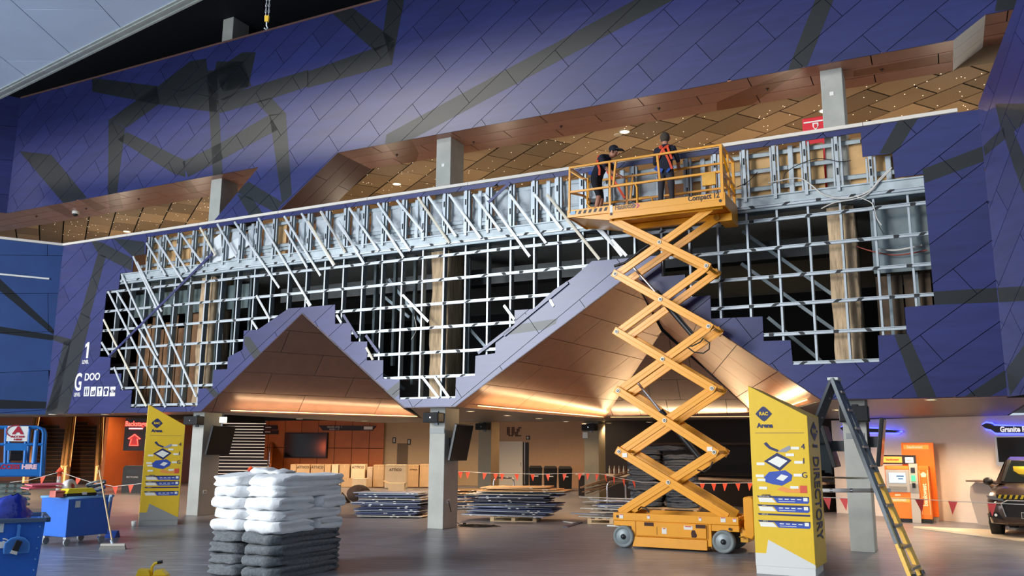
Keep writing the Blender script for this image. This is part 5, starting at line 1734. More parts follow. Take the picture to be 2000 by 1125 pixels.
# ================================================================== INSULATION STACK IN FRONT
batt_w = mat('white_polyester_batt', (228, 230, 232), .9, var=.05, scale=7, bump=.35, bscale=26)
batt_g = mat('grey_blanket', (104, 108, 112), .95, var=.30, scale=26, bump=.6, bscale=70)
def batt(L, Wd, H, seed, fold=True, slack=.02):
    """a folded thick blanket: length L (x), width Wd (y), height H; rounded fold at the x=0 end, two layers at the other"""
    mb = MB()
    n, ns = 26, 14
    ring = []
    for i in range(n):
        t = 2 * math.pi * i / n
        c, s = math.cos(t), math.sin(t)
        e = .48
        ring.append((math.copysign(abs(c) ** e, c), math.copysign(abs(s) ** .50, s)))
    pts = []
    for j in range(ns + 1):
        v = j / ns
        y = (v - .5) * Wd
        ed = min(v, 1 - v) * ns
        sc = .84 + .16 * min(1, ed / 1.6)
        for (c, s) in ring:
            x, z = c * L / 2, s * H / 2 * (.84 + .16 * min(1, ed / 1.4))
            crease = 0
            if c > .82:
                crease = -.12 * L * .35 * math.exp(-(s / .14) ** 2)          # the slit between the folded layers
            elif c < -.8:
                crease = 0
            dx = slack * 1.3 * noise.noise((x * 3 + seed, y * 3, z * 8)) + crease
            dz = slack * noise.noise((x * 2.5, y * 2.5 + seed, 3)) * 1.0 + slack * .8 * noise.noise((x * 8, y * 8, z * 9 + seed))
            pts.append((x * sc + dx, y + slack * noise.noise((z * 12, x * 2, seed + 7)), z * (.93 + .07 * sc) + dz))
    fs = [(j * n + i, j * n + (i + 1) % n, (j + 1) * n + (i + 1) % n, (j + 1) * n + i) for j in range(ns) for i in range(n)]
    mb.add(pts, fs, 0, smooth=True)
    for base in (0, ns * n):                # puffy ends with a groove between the two layers
        ys = pts[base][1]
        sgn = -1 if base == 0 else 1
        top = [i for i in range(n) if ring[i][1] >= 0]
        ctr = [(sum(pts[base + i][0] for i in range(n)) / n, ys, sum(pts[base + i][2] for i in range(n)) / n)]
        inner = []
        for i in range(n):
            p = pts[base + i]
            q = (ctr[0][0] + (p[0] - ctr[0][0]) * .93, p[1] + sgn * .022, ctr[0][2] + (p[2] - ctr[0][2]) * .62)
            inner.append(q)
        inner2 = []
        for i in range(n):
            p = pts[base + i]
            inner2.append((ctr[0][0] + (p[0] - ctr[0][0]) * .88, p[1] - sgn * .03, ctr[0][2] + (p[2] - ctr[0][2]) * .08))
        o_ = [pts[base + i] for i in range(n)]
        k = len(mb.v)
        mb.add(o_ + inner + inner2, [(i, (i + 1) % n, n + (i + 1) % n, n + i) for i in range(n)] + [(n + i, n + (i + 1) % n, 2 * n + (i + 1) % n, 2 * n + i) for i in range(n)] + [[2 * n + i for i in range(n)]], 0, smooth=True)
    return mb
near = Vector((-3.30, 12.30, 0))
el, er = Vector((-.88, .475, 0)), Vector((.475, .88, 0))
Ml_, Mr_ = 1.32, 1.60
stack_ang = math.atan2(er.y, er.x)
ctr_ = near + el * Ml_ / 2 + er * Mr_ / 2
z = 0.0
layers = [('g', .155)] * 4 + [('w', .165), ('w', .15), ('w', .165), ('w', .16), ('w', .15)]
rnd = random.Random(3)
nlay = len(layers)
for li, (kd, H) in enumerate(layers):
    cols = []
    if kd == 'g' or li in (5, 7):
        for ci, y in ((0, -.33), (1, .33)):
            cols.append((0, y, 1.58, .64, 0))
    elif li in (4,):
        cols = [(-.34, -.33, .90, .66, 0), (.46, -.33, .68, .62, 0), (0, .33, 1.60, .64, 0)]
    elif li == 6:
        cols = [(-.36, -.33, .86, .66, 0), (.44, -.33, .70, .64, 0), (0, .33, 1.60, .64, 0)]
    else:
        cols = [(.02, -.33, 1.54, .63, 0), (-.02, .32, 1.54, .63, 0)]
    for ci, (x, y, L, Wd, r) in enumerate(cols):
        flip = 180 if ((li + ci) % 2 if kd == 'w' else ci % 2) else 0
        turn = 0
        o = batt(L, Wd, H * 1.22, rnd.uniform(0, 99), slack=.030 if kd == 'w' else .026).build('insulation_blanket', batt_w if kd == 'w' else batt_g)
        o.matrix_world = at(ctr_.x + rnd.uniform(-.02, .02), ctr_.y + rnd.uniform(-.02, .02), z + H / 2 + .005, stack_ang) @ Matrix.Translation((x, y, 0)) @ Matrix.Rotation(R(flip + rnd.uniform(-1.5, 1.5)), 4, 'Z')
        pos = ['on the camera side', 'on the far side'] if len(cols) == 2 else ['short, at the near corner', 'short, beside it', 'long, on the far side']
        nm = 'white folded blanket, %s white layer, %s' if kd == 'w' else 'grey felt blanket, %s grey layer, %s'
        k_ = (nlay - 1 - li) if kd == 'w' else (3 - li)
        tag(o, nm % (ORD[k_], pos[ci]), 'blanket', 'white insulation blankets in the front stack' if kd == 'w' else 'grey felt blankets under the white ones')
    z += H
# loose top sheet
o = batt(.80, .50, .07, 55, slack=.05).build('insulation_blanket', batt_w)
o.matrix_world = at(ctr_.x - .12, ctr_.y + .05, z + .045, stack_ang + .5)
tag(o, 'thin crumpled white blanket lying loose on top of the front stack', 'blanket', 'white insulation blankets in the front stack')

# ================================================================== BLUE CARTS
bblue = mat('cart_blue', (32, 96, 190), .38, var=.05)
bdark = mat('cart_rim', (70, 90, 120), .45)
cast = mat('caster_grey', (130, 136, 140), .5)
cart = thing('blue_cart', 'blue four-wheeled waste cart heaped with tools near the broom', 'cart')
A_, B_, C_ = onz(125, 1068), onz(190, 1055), onz(92, 1050)
ex_ = Vector((.45, .89, 0)).normalized()
M_ = Matrix.Translation(A_) @ Matrix.Rotation(math.atan2(ex_.y, ex_.x), 4, 'Z')
cart.matrix_world = M_
wb_, dpt, zb_, zt_ = .96, .78, .16, .87
q = MB()
def tub(mb, w, d, z0, z1, tin=.05):
    o0 = [(tin, tin, z0), (w - tin, tin, z0), (w - tin, d - tin, z0), (tin, d - tin, z0)]
    o1 = [(0, 0, z1), (w, 0, z1), (w, d, z1), (0, d, z1)]
    i1 = [(.03, .03, z1), (w - .03, .03, z1), (w - .03, d - .03, z1), (.03, d - .03, z1)]
    i0 = [(tin + .03, tin + .03, z0 + .35), (w - tin - .03, tin + .03, z0 + .35), (w - tin - .03, d - tin - .03, z0 + .35), (tin + .03, d - tin - .03, z0 + .35)]
    P = o0 + o1 + i1 + i0
    fs = [(3, 2, 1, 0)]
    for a in (0, 4, 8):
        fs += [(a + i, a + (i + 1) % 4, a + 4 + (i + 1) % 4, a + 4 + i) for i in range(4)]
    fs += [(12, 13, 14, 15)]
    mb.add(P, fs)
    return mb
tub(q, wb_, dpt, zb_, zt_, .03).build('tub', bblue, cart, bevel=.012)
MB().tube([(0, 0, zt_), (wb_, 0, zt_), (wb_, dpt, zt_), (0, dpt, zt_)], .022, 8, closed=True).build('rim', mat('cart_rim_pale', (120, 170, 220), .4), cart)
for x in (.10, wb_ - .12):
    for y in (.08, dpt - .10):
        f = MB().box((x - .05, y - .04, .12), (x + .05, y + .04, .17)).build('caster_fork', silver, cart)
        MB().cyl((x, y - .02, .065), (x, y + .02, .065), .065, 16).build('caster_wheel', cast, f)
MB().box((.15, -.004, .69), (.25, .01, .81)).build('label_plate', mat('label_grey', (196, 204, 206), .5), cart)
def on_cart(nm, lab, cat, x, y, z, rz_=0):
    return thing(nm, lab, cat, M_ @ at(x, y, z, rz_))
t = on_cart('tool_case', 'yellow and black tool case lying on top of the blue cart', 'case', .30, .18, zt_ + .015, .05)
MB().box((-.34, -.13, 0), (.34, .13, .06)).build('tray', blackm, t, bevel=.02)
MB().hexa([(-.34, -.13, .06), (.34, -.13, .06), (.34, .13, .06), (-.34, .13, .06), (-.27, -.10, .15), (.27, -.10, .15), (.27, .10, .15), (-.27, .10, .15)]).build('lid', mat('case_yellow', (240, 214, 40), .4), t, bevel=.015)
MB().box((.0, -.14, .03), (.10, -.12, .08)).build('latch', whitem, t)
t = on_cart('red_toolbox', 'small red box beside the yellow tool case', 'box', -.10, .20, zt_ + .015, .0)
MB().box((-.10, -.09, 0), (.10, .09, .12)).build('body', mat('faded_red', (214, 110, 96), .5), t, bevel=.01)
MB().box((-.10, -.095, .08), (.10, -.09, .09)).build('lid_seam', blackm, t)
for k, (x, y, z_, r_) in enumerate(((-.18, .45, .17, .2), (-.05, .50, .22, .12))):
    t = on_cart('red_board', ['lower pinkish red board lying across the cart contents', 'upper pinkish red board lying across the cart contents'][k], 'board', x, y, zt_ + z_, r_)
    MB().hexa([(-.5, -.12, 0), (.30, -.10, 0), (.30, .12, .02), (-.45, .12, .02), (-.5, -.12, .02), (.30, -.10, .02), (.30, .12, .04), (-.45, .12, .04)]).build('sheet', mat('pink_red_board', (226, 106, 120), .5), t)
t = on_cart('shrink_wrap_roll', 'round clear roll of wrap with a red core standing in the blue cart', 'roll', .30, .42, zt_ + .18, .3)
Tr = Matrix.Rotation(R(75), 4, 'X')
MB().lathe([(.05, -.07), (.13, -.07), (.145, -.05), (.145, .05), (.13, .07), (.05, .07), (.05, -.07)], 24, 0, Tr).build('wrap', mat('clear_wrap', (214, 206, 204), .2), t)
MB().lathe([(.05, -.075), (.05, .075), (.04, .075), (.04, -.075), (.05, -.075)], 18, 0, Tr).build('core', mat('core_red', (180, 84, 84), .6), t)
t = on_cart('coiled_hose', 'grey coiled hose and leads heaped at the broom side of the cart', 'hose', .78, .30, zt_ + .05, .0)
for k in range(4):
    MB().tube([(.17 * math.cos(a), .15 * math.sin(a), .04 + .05 * k + .05 * math.sin(a + k)) for a in [i * math.pi / 9 for i in range(18)]], .02, 6, closed=True).build('coil', [mat('hose_grey', (150, 158, 160), .5), mat('hose_blue', (46, 80, 140), .5), dark_steel, mat('hose_grey', (150, 158, 160), .5)][k], t)
t = on_cart('rag_heap', 'white rags on the back rim of the blue cart', 'rag', .92, .45, zt_ + .02)
pillow(-.12, .12, 0, .14, .0, .12, 3.3).build('cloth', whitem, t)
# broom and mop against the cart
def broom():
    top, bot = onY(194, 918, 15.9), onz(219, 1073)
    t = thing('broom', 'long wooden-handled broom leaning on the blue cart with its head on the floor', 'broom', Matrix.Translation(bot))
    d_ = (top - bot)
    MB().cyl(Vector((0, 0, .10)), d_, .014, 10).build('handle', mat('broom_handle', (216, 186, 140), .5, var=.08), t)
    MB().cyl((0, 0, .09), d_ * .09 + Vector((0, 0, .04)), .022, 10).build('socket', mat('socket_pale', (190, 206, 220), .5), t)
    Mh = Matrix.Rotation(.12, 4, 'Z')
    MB().box((-.20, -.03, .06), (.22, .03, .10), 0, Mh).build('head', mat('broom_head', (176, 170, 158), .6), t, bevel=.006)
    MB().hexa([Mh @ Vector(p) for p in ((-.22, -.04, 0), (.24, -.04, 0), (.24, .04, 0), (-.22, .04, 0), (-.20, -.03, .06), (.22, -.03, .06), (.22, .03, .06), (-.20, .03, .06))]).build('bristles', mat('bristle_grey', (120, 118, 112), .9, bump=.4, bscale=90), t)
broom()
bot = onz(204, 1050)
top = onY(216, 968, 16.6)
t = thing('lobby_dustpan', 'blue upright dustpan with a pale grip handle behind the broom', 'dustpan', Matrix.Translation(bot))
MB().cyl((0, 0, .08), top - bot, .013, 8).build('handle', mat('broom_handle', (216, 186, 140)), t)
MB().cyl((top - bot) * .88, top - bot, .026, 10).build('grip', mat('grip_pale', (170, 200, 226), .5), t)
MB().hexa([(-.10, -.12, 0), (.26, -.12, 0), (.26, .14, 0), (-.10, .14, 0), (-.10, .05, .12), (.22, .05, .12), (.22, .14, .13), (-.10, .14, .13)]).build('pan', mat('pan_blue', (28, 62, 140), .45), t)
# front cart, cut by the frame
cart2 = thing('blue_cart', 'large blue cart in front with a dustpan hanging on its side', 'cart')
r_ = onY(78, 1120, 10.2)
M2 = Matrix.Translation((r_.x, r_.y, 0)) @ Matrix.Rotation(R(31), 4, 'Z')
cart2.matrix_world = M2
q = MB()
tub(q, 1.3, .95, .15, .95, .045)
o = q.build('tub', bblue, cart2, Matrix.Translation((-1.3, 0, 0)), bevel=.012)
MB().box((-1.34, -.03, .95), (.05, .0, 1.0)).box((.0, -.03, .95), (.05, .98, 1.0)).box((-1.34, .95, .95), (.05, .98, 1.0)).build('rim', bdark, cart2, bevel=.006)
for k in range(6):
    MB().cyl((-.05 - .004 * k, -.006 + .007 * k * 0 - .0, .90 - .12 * k), (-.05 - .004 * k, .06, .90 - .12 * k), .008, 8).build('rivet', mat('rivet_blue', (120, 170, 220), .4), cart2)
for x in (-1.15, -.15):
    for y in (.12, .8):
        f = MB().box((x - .05, y - .04, .12), (x + .05, y + .04, .17)).build('caster_fork', silver, cart2)
        MB().cyl((x, y - .02, .065), (x, y + .02, .065), .065, 16).build('caster_wheel', cast, f)
def c2(u, v, y=-.002):
    n_ = M2.to_3x3() @ Vector((0, 1, 0))
    p = M2.inverted() @ onp(u, v, M2 @ Vector((0, y, 0)), n_)
    return p
p = c2(3, 1030)
MB().box((p.x - .06, -.006, p.z - .055), (p.x + .022, .02, p.z + .055)).build('label_plate', mat('label_grey', (196, 204, 206)), cart2)
for rr in (.055, .085):                       # white printed pictogram arcs
    p = c2(4, 1068)
    MB().tube([(p.x + rr * math.cos(a), .012, p.z + rr * math.sin(a)) for a in [-.9 + i * .25 for i in range(11)]], .009, 6).build('printed_arc', whitem, cart2)
p = c2(6, 1060)
MB().prism([(p.x - .05, p.z - .06), (p.x + .05, p.z - .06), (p.x + .05, p.z + .01), (p.x - .05, p.z + .01)], .004, .018).build('printed_shape', whitem, cart2)
p = c2(33, 1065)
t = thing('dustpan', 'translucent blue dustpan with a small black brush, hung on the front blue cart', 'dustpan', M2 @ Matrix.Translation((p.x, -.012, p.z)))
pan = mat('clear_blue_pan', (70, 130, 205), .3)
pr = [(-.125, -.085), (.125, -.085), (.132, -.04), (.125, .03), (.07, .085), (.02, .10), (-.02, .10), (-.07, .085), (-.125, .03), (-.132, -.04)]
MB().prism(pr, -.045, -.01).build('pan', pan, t, bevel=.008)
MB().prism([(-.11, -.07), (.11, -.07), (.11, .03), (.06, .07), (-.06, .07), (-.11, .03)], -.047, -.044).build('pan_floor', mat('pan_floor_blue', (52, 106, 180), .35), t)
MB().prism([(-.018, .09), (.018, .09), (.014, .17), (.02, .22), (.0, .235), (-.02, .22), (-.014, .17)], -.04, -.015).build('handle', pan, t)
T_ = Matrix.Rotation(R(18), 4, 'Y')
MB().box((-.032, -.085, -.055), (.032, -.047, .06), 0, T_).build('brush', blackm, t, bevel=.006)
MB().prism([(-.035, -.09), (.035, -.09), (.03, -.055), (-.03, -.055)], -.085, -.05, 0, T_).build('brush_handle', mat('brush_pale', (206, 204, 196), .5), t)
# blue bag on the front cart
t = thing('plastic_bag', 'shiny dark blue plastic bag slumped on the front cart rim', 'bag', M2 @ at(-.42, .45, .97, .2))
mb = MB()
pts, nx, ny = [], 14, 10
for j in range(ny + 1):
    for i in range(nx + 1):
        u, v = i / nx, j / ny
        a = 2 * math.pi * u
        rr = (.27 * (1 - v) ** .6 + .04) * (1 + .3 * noise.noise((math.cos(a) * 2, math.sin(a) * 2, v * 3)))
        pts.append((rr * math.cos(a) * .95 + .10 * v, rr * math.sin(a) * .7, (.27 * v) * (1 + .2 * noise.noise((u * 4, v * 4, 9))) ))
mb.add(pts, [(j * (nx + 1) + i, j * (nx + 1) + i + 1, (j + 1) * (nx + 1) + i + 1, (j + 1) * (nx + 1) + i) for j in range(ny) for i in range(nx)], 0, smooth=True)
mb.build('film', mat('blue_bag_film', (30, 48, 150), .22, bump=.8, bscale=9), t)
MB().prism([(-.42, .02), (-.30, .20), (-.26, .20), (-.38, .0)], -.30, -.27).build('label', mat('bag_label', (190, 210, 230), .5), t)
# ================================================================== BLUE HIRE LIFT at the left edge
abl = mat('hire_blue', (24, 104, 176), .42, var=.06)
agr = mat('lift_arm_grey', (120, 130, 124), .5, metal=.3)
base = onz(30, 1030)
ah = thing('scissor_lift', 'small lowered blue scissor lift with a white hire board at the picture edge', 'lift', at(base.x, 17.6, 0, R(25)))
AI = ah.matrix_world.inverted()
AN = ah.matrix_world.to_3x3() @ Vector((0, 1, 0))
def al(u, v, Y=17.6):
    return AI @ onp(u, v, ah.matrix_world.translation, AN) + Vector((0, Y - 17.6, 0))
def abar(px, r=.032, Y=17.6, nm='guard_rail'):
    MB().tube([al(*p, Y) for p in px], r, 8).build(nm, abl, ah)
for Y in (17.6, 18.36):
    abar([(-60, 834), (72, 834), (82, 838), (85, 846), (80, 930)], Y=Y)
    abar([(-60, 868), (82, 868)], Y=Y)
    abar([(12, 834), (10, 905)], Y=Y, nm='rail_post')
    abar([(52, 834), (48, 905)], Y=Y, nm='rail_post')
    abar([(-30, 834), (-30, 905)], Y=Y, nm='rail_post')
abar([(72, 840), (66, 905)], .05, nm='rail_post')
a, b = al(-70, 905), al(80, 929)
MB().box((a.x, -.02, b.z), (b.x, .03, a.z)).box((a.x, .73, b.z), (b.x, .78, a.z)).box((a.x, 0, b.z - .02), (b.x, .76, b.z + .04)).build('toe_board', abl, ah)
a, b = al(12, 868), al(52, 880)
MB().box((a.x, -.03, b.z), (b.x, .02, a.z)).build('mid_panel', abl, ah)
a, b = al(16, 832), al(53, 862)
MB().box((a.x, -.06, b.z), (b.x, -.04, a.z)).build('hire_board', whitem, ah)
c = al(36, 841.5)
redp = mat('print_crimson', (170, 30, 52), .5)
text('A', .20, redp, ah, Matrix.Translation((c.x, -.065, c.z)), xs=1.3, bold=.012)
MB().tube([(c.x - .04 + .17 * math.cos(t_), -.065, c.z - .01 + .12 * math.sin(t_)) for t_ in [R(70 + i * 15) for i in range(14)]], .010, 6).build('board_arc', redp, ah)
for s_, v in (('ACCESS', 853), ('HIRE', 858.5)):
    c = al(35, v)
    text(s_, .05, redp, ah, Matrix.Translation((c.x, -.064, c.z)), bold=.003, xs=1.4)
c = al(14, 912)
text('ACCESS', .125, redp, ah, Matrix.Translation((c.x + .02, -.024, c.z)), bold=.005, xs=.95)
c = al(55, 912)
text('HIRE', .125, mat('hire_pink', (236, 190, 196), .5), ah, Matrix.Translation((c.x + .02, -.024, c.z)), bold=.008, xs=1.05)
a, b = al(16, 880), al(40, 900)
MB().box((a.x, .3, b.z), (b.x, .7, a.z)).build('control_console', blackm, ah, bevel=.02)
c = al(60, 945)
for k in range(6):
    zz = .42 + k * .105
    MB().box((-2.2, .10, zz), (c.x - .02, .16, zz + .045)).build('scissor_arm', agr, ah)
    MB().box((-2.2, .62, zz + .05), (c.x - .02, .68, zz + .095)).build('scissor_arm', agr, ah)
    for u in (6, 22, 38):
        x = al(u, 945).x
        MB().box((x - .05, .06, zz + .03), (x + .05, .10, zz + .09)).build('pivot_block', agr, ah)
a, b = al(-80, 974), al(70, 1002)
MB().box((a.x, -.02, .12), (b.x, .76, .42)).build('chassis', mat('hire_blue_dark', (30, 90, 130), .45), ah, bevel=.02)
for u in (56, 64):
    x = al(u, 985).x
    MB().box((x - .035, -.03, .32), (x + .035, -.018, .38)).build('sticker', label_w, ah)
for x in (-1.8, b.x - .25):
    for y in (.02, .72):
        MB().cyl((x, y - .06, .17), (x, y + .06, .17), .17, 18).build('wheel', mat('tyre_dark', (40, 42, 44), .7), ah)
# ---- yellow mop bucket at the bottom edge
p = onY(296, 1120, 11.2)
t = thing('mop_bucket', 'yellow mop bucket with a black-tipped wringer lever at the bottom edge', 'bucket', at(p.x, p.y, 0, .2))
by = mat('bucket_yellow', (238, 196, 30), .4)
zt = p.z
MB().hexa([(-.17, -.13, .08), (.17, -.13, .08), (.17, .13, .08), (-.17, .13, .08), (-.2, -.16, zt - .02), (.2, -.16, zt - .02), (.2, .16, zt - .02), (-.2, .16, zt - .02)]).build('bucket', by, t, bevel=.02)
MB().hexa([(-.17, -.1, zt - .02), (.0, -.1, zt - .02), (.0, .1, zt - .02), (-.17, .1, zt - .02), (-.15, -.08, zt + .06), (-.03, -.08, zt + .05), (-.03, .08, zt + .05), (-.15, .08, zt + .06)]).build('wringer', by, t, bevel=.01)
MB().hexa([(.03, -.1, zt - .02), (.2, -.1, zt - .02), (.2, .1, zt - .02), (.03, .1, zt - .02), (.04, -.08, zt + .04), (.13, -.08, zt + .05), (.13, .08, zt + .05), (.04, .08, zt + .04)]).build('wringer', by, t, bevel=.01)
lv = MB().tube([(.0, 0, zt - .02), (.0, 0, zt + .08), (.03, 0, zt + .12), (.09, 0, zt + .13)], .018, 8).build('lever', by, t)
MB().tube([(.06, 0, zt + .127), (.12, 0, zt + .14)], .020, 8).build('lever_grip', blackm, lv)
for x in (-.14, .14):
    for y in (-.1, .1):
        MB().cyl((x, y - .02, .04), (x, y + .02, .04), .04, 12).build('caster_wheel', cast, t)
# ---- white cup by the far totem
p = onz(261, 1028)
t = thing('paper_cup', 'small white cup on the floor at the foot of the far yellow totem', 'cup', Matrix.Translation(p))
MB().lathe([(.001, 0), (.045, 0), (.06, .12), (.055, .12), (.042, .01), (.001, .01)], 16).build('cup', whitem, t)
# ================================================================== BOARD STACKS ON PALLETS
boards_c = [mat('board_navy', (82, 90, 126), .55, var=.1), mat('board_grey', (160, 168, 182), .55, var=.1), mat('board_dark', (70, 72, 88), .6, var=.1),
            mat('board_raw', (206, 170, 122), .7, var=.1), mat('board_pale', (196, 190, 178), .6, var=.1)]
rb_ = random.Random(11)
pallet_m = mat('pallet_timber', (206, 176, 134), .75, var=.15, scale=6)
def pallet(lab, M, w=1.2, d=1.0):
    t = thing('pallet', lab, 'pallet', M, 'timber pallets under the boards')
    for i in range(7):
        x = i * (w - .09) / 6
        MB().box((x - w / 2, -d / 2, .115), (x - w / 2 + .09, d / 2, .135)).build('slat', pallet_m, t)
    for y in (-d / 2, -.05, d / 2 - .1):
        MB().box((-w / 2, y, .095), (w / 2, y + .1, .115)).build('stringer', pallet_m, t)
        MB().box((-w / 2, y, 0), (w / 2, y + .1, .018)).build('stringer', pallet_m, t)
        for x in (-w / 2, -.05, w / 2 - .1):
            MB().box((x, y, .018), (x + .1, y + .1, .095)).build('block', pallet_m, t)
def board_stack(name, M, n, Lr, Wr, z0, th, colours, grp, messy=.1, tilt=0.0, per=2):
    z = z0
    for i in range(n):
        Ln, Wn = rb_.uniform(*Lr), rb_.uniform(*Wr)
        m_ = boards_c[colours[i % len(colours)]]
        o = thing('cladding_board', None, None, M @ at(rb_.uniform(-messy, messy) * 1.6, rb_.uniform(-messy, messy), z, rb_.uniform(-messy, messy) * .5) @ Matrix.Rotation(rb_.uniform(-1, 1) * tilt, 4, 'Y') @ Matrix.Rotation(rb_.uniform(-1, 1) * tilt, 4, 'X'))
        MB().hexa([(-Ln / 2, -Wn / 2, 0), (Ln / 2 - .12, -Wn / 2, 0), (Ln / 2, Wn / 2, 0), (-Ln / 2 + .1, Wn / 2, 0), (-Ln / 2, -Wn / 2, th), (Ln / 2 - .12, -Wn / 2, th), (Ln / 2, Wn / 2, th), (-Ln / 2 + .1, Wn / 2, th)]).build('board', m_, o)
        for k in range(2):
            x = rb_.uniform(-Ln * .42, Ln * .36)
            MB().box((x, -Wn / 2 - .004, -.008), (x + .07, -Wn / 2 + .05, th * .5)).build('clip_block', whitem, o)
        tag(o, '%s board, %s from the floor in %s' % (['navy', 'grey', 'dark', 'bare timber', 'pale'][boards_c.index(m_)], nth_(i), name), 'board', grp)
        z += th + rb_.uniform(.012, .028)
    return z
pa = onz(762, 1012)
Ma = at(pa.x, pa.y + .55, 0, -.10)
zt_a = board_stack('the neat pile beside the middle column', Ma, 15, (1.75, 2.05), (.9, 1.1), .03, .022, [4, 0, 0, 1, 0, 0, 2, 0, 1, 0, 4, 1, 0, 1, 1], 'boards piled beside the middle column', .06)
pb = onz(1008, 1019)
Mb_ = at(pb.x, pb.y + .5, 0, -.15)
pallet('timber pallet under the pile of boards topped with bare timber', Mb_)
board_stack('the pile on the middle pallet', Mb_, 17, (1.8, 2.5), (.7, 1.05), .14, .022, [1, 0, 1, 0, 0, 1, 4, 0, 1, 2, 1, 0, 4, 1, 3, 3, 3], 'boards piled on the middle pallet', .16, .015)
pc = onz(1180, 1024)
Mc_ = at(pc.x + .25, pc.y + .55, 0, -.12)
pallet('timber pallet nearest the yellow lift, loaded with offcuts', Mc_)
board_stack('the offcut pile nearest the lift', Mc_, 12, (.8, 1.7), (.12, .4), .14, .022, [4, 1, 0, 4, 1, 4, 1, 4, 0, 4, 1, 4], 'offcuts piled near the lift', .25, .06)
pd = onz(893, 1000)
board_stack('the pile behind the middle column', at(pd.x + .15, pd.y + 1.6, 0, .1), 14, (.9, 1.25), (.8, 1.0), .03, .022, [1, 0, 4, 0, 1, 3, 0, 1, 0, 4, 3, 3, 3, 3], 'boards piled behind the middle column', .10)
# slanting heap of bare battens leaning towards the trolley
pe = onz(1200, 1000)
for i in range(16):
    a = rb_.uniform(-.5, .5)
    L = rb_.uniform(1.0, 1.7)
    o = MB().beam((-L / 2, rb_.uniform(-.3, .3), .0 + rb_.uniform(.0, .1)), (L / 2, rb_.uniform(-.3, .3), .42 + rb_.uniform(-.05, .12)), .09, .02).build('timber_batten', mat('brown_batten', (138, 104, 74), .75, var=.18, rnd=.25))
    o.matrix_world = at(pe.x + rb_.uniform(-.1, .1), pe.y + 1.9 + rb_.uniform(-.2, .2), .38 + .018 * i, rb_.uniform(-.15, .15))
    tag(o, 'brown timber batten, %s in the slanting heap on the hoop trolley' % nth_(i), 'batten', 'brown battens heaped on the trolley')
for k, (uv0, uv1, m_) in enumerate((((1103, 1019), (1122, 1022), 4), ((1104, 1030), (1134, 1021), 2))):
    a, b = onz(*uv0), onz(*uv1)
    o = MB().beam((0, 0, .012), Vector((b.x - a.x, b.y - a.y, .012)), .12, .022).build('loose_board', boards_c[m_])
    o.matrix_world = Matrix.Translation(a)
    tag(o, ['short pale offcut lying on the floor before the pallet', 'dark loose board lying on the floor before the pallet'][k], 'board')
# hoop trolleys
for k, (u0, u1, vt, vb, lab) in enumerate(((964, 1003, 931, 985, 'silver hoop-handled trolley behind the middle board pile'), (1187, 1222, 936, 1003, 'silver hoop-handled trolley holding the brown battens'))):
    b = onz((u0 + u1) / 2, vb)
    t = thing('hoop_trolley', lab, 'trolley', at(b.x, b.y, 0), 'hoop trolleys')
    w = (u1 - u0) * b.y / FOC / 2
    h = EYE - (vt - 879) * b.y / FOC
    pts = [(-w, 0, .12)] + [(-w + .12 * (1 - math.cos(a)), 0, h - .16 + .16 * math.sin(a)) for a in [i * math.pi / 10 for i in range(6)]]
    pts += [(-p[0], 0, p[2]) for p in pts[::-1]]
    MB().tube(pts, .026, 8).build('hoop_handle', chrome, t)
    MB().box((-w - .05, -.9 if k == 0 else -.1, .10), (w + .1, .3 if k == 0 else 1.4, .16)).build('deck', dark_steel, t)
    for x in (-w, w):
        for y in ((-.75, .15) if k == 0 else (.05, 1.25)):
            MB().cyl((x - .02, y, .05), (x + .02, y, .05), .05, 12).build('wheel', blackm, t)
# ================================================================== GREY WOOL STACK behind the lift
gw = mat('blue_grey_wool', (92, 104, 116), .95, var=.25, scale=20, bump=.6, bscale=60)
g0 = onz(1306, 1001)
zz = .0
tpl = thing('pallet_jack', 'low pallet under the tall blue-grey wool stack behind the lift', 'pallet', at(g0.x, g0.y + .6, 0, -.3))
MB().box((-1.05, -.5, .08), (1.05, .5, .14)).build('deck', pallet_m, tpl)
for x in (-1.0, -.05, .9):
    MB().box((x, -.5, 0), (x + .1, .5, .08)).build('bearer', pallet_m, tpl)
zz = .145
for li in range(11):
    H = .155
    for ci, x in enumerate((-.54, .54)):
        if li == 10 and ci == 1:
            continue
        o = batt(1.0, 1.12, H * 1.08, rb_.uniform(0, 99), slack=.04).build('wool_roll', gw)
        o.matrix_world = at(g0.x, g0.y + .6, zz + H / 2, -.3 + rb_.uniform(-.05, .05)) @ Matrix.Translation((x + rb_.uniform(-.05, .05), 0, 0)) @ Matrix.Rotation(R(180 if ci else 0), 4, 'Z')
        tag(o, 'blue-grey wool blanket behind the lift, %s, %s column' % (ORD[10 - li], ['bar-side', 'totem-side'][ci]), 'blanket', 'blue-grey wool blankets stacked behind the lift')
    zz += H
o = batt(1.5, .9, .14, 71, slack=.05).build('wool_roll', gw)
o.matrix_world = at(g0.x - .05, g0.y + .6, zz + .03, -.25)
tag(o, 'crumpled blue-grey wool blanket lying across the top of the stack behind the lift', 'blanket', 'blue-grey wool blankets stacked behind the lift')
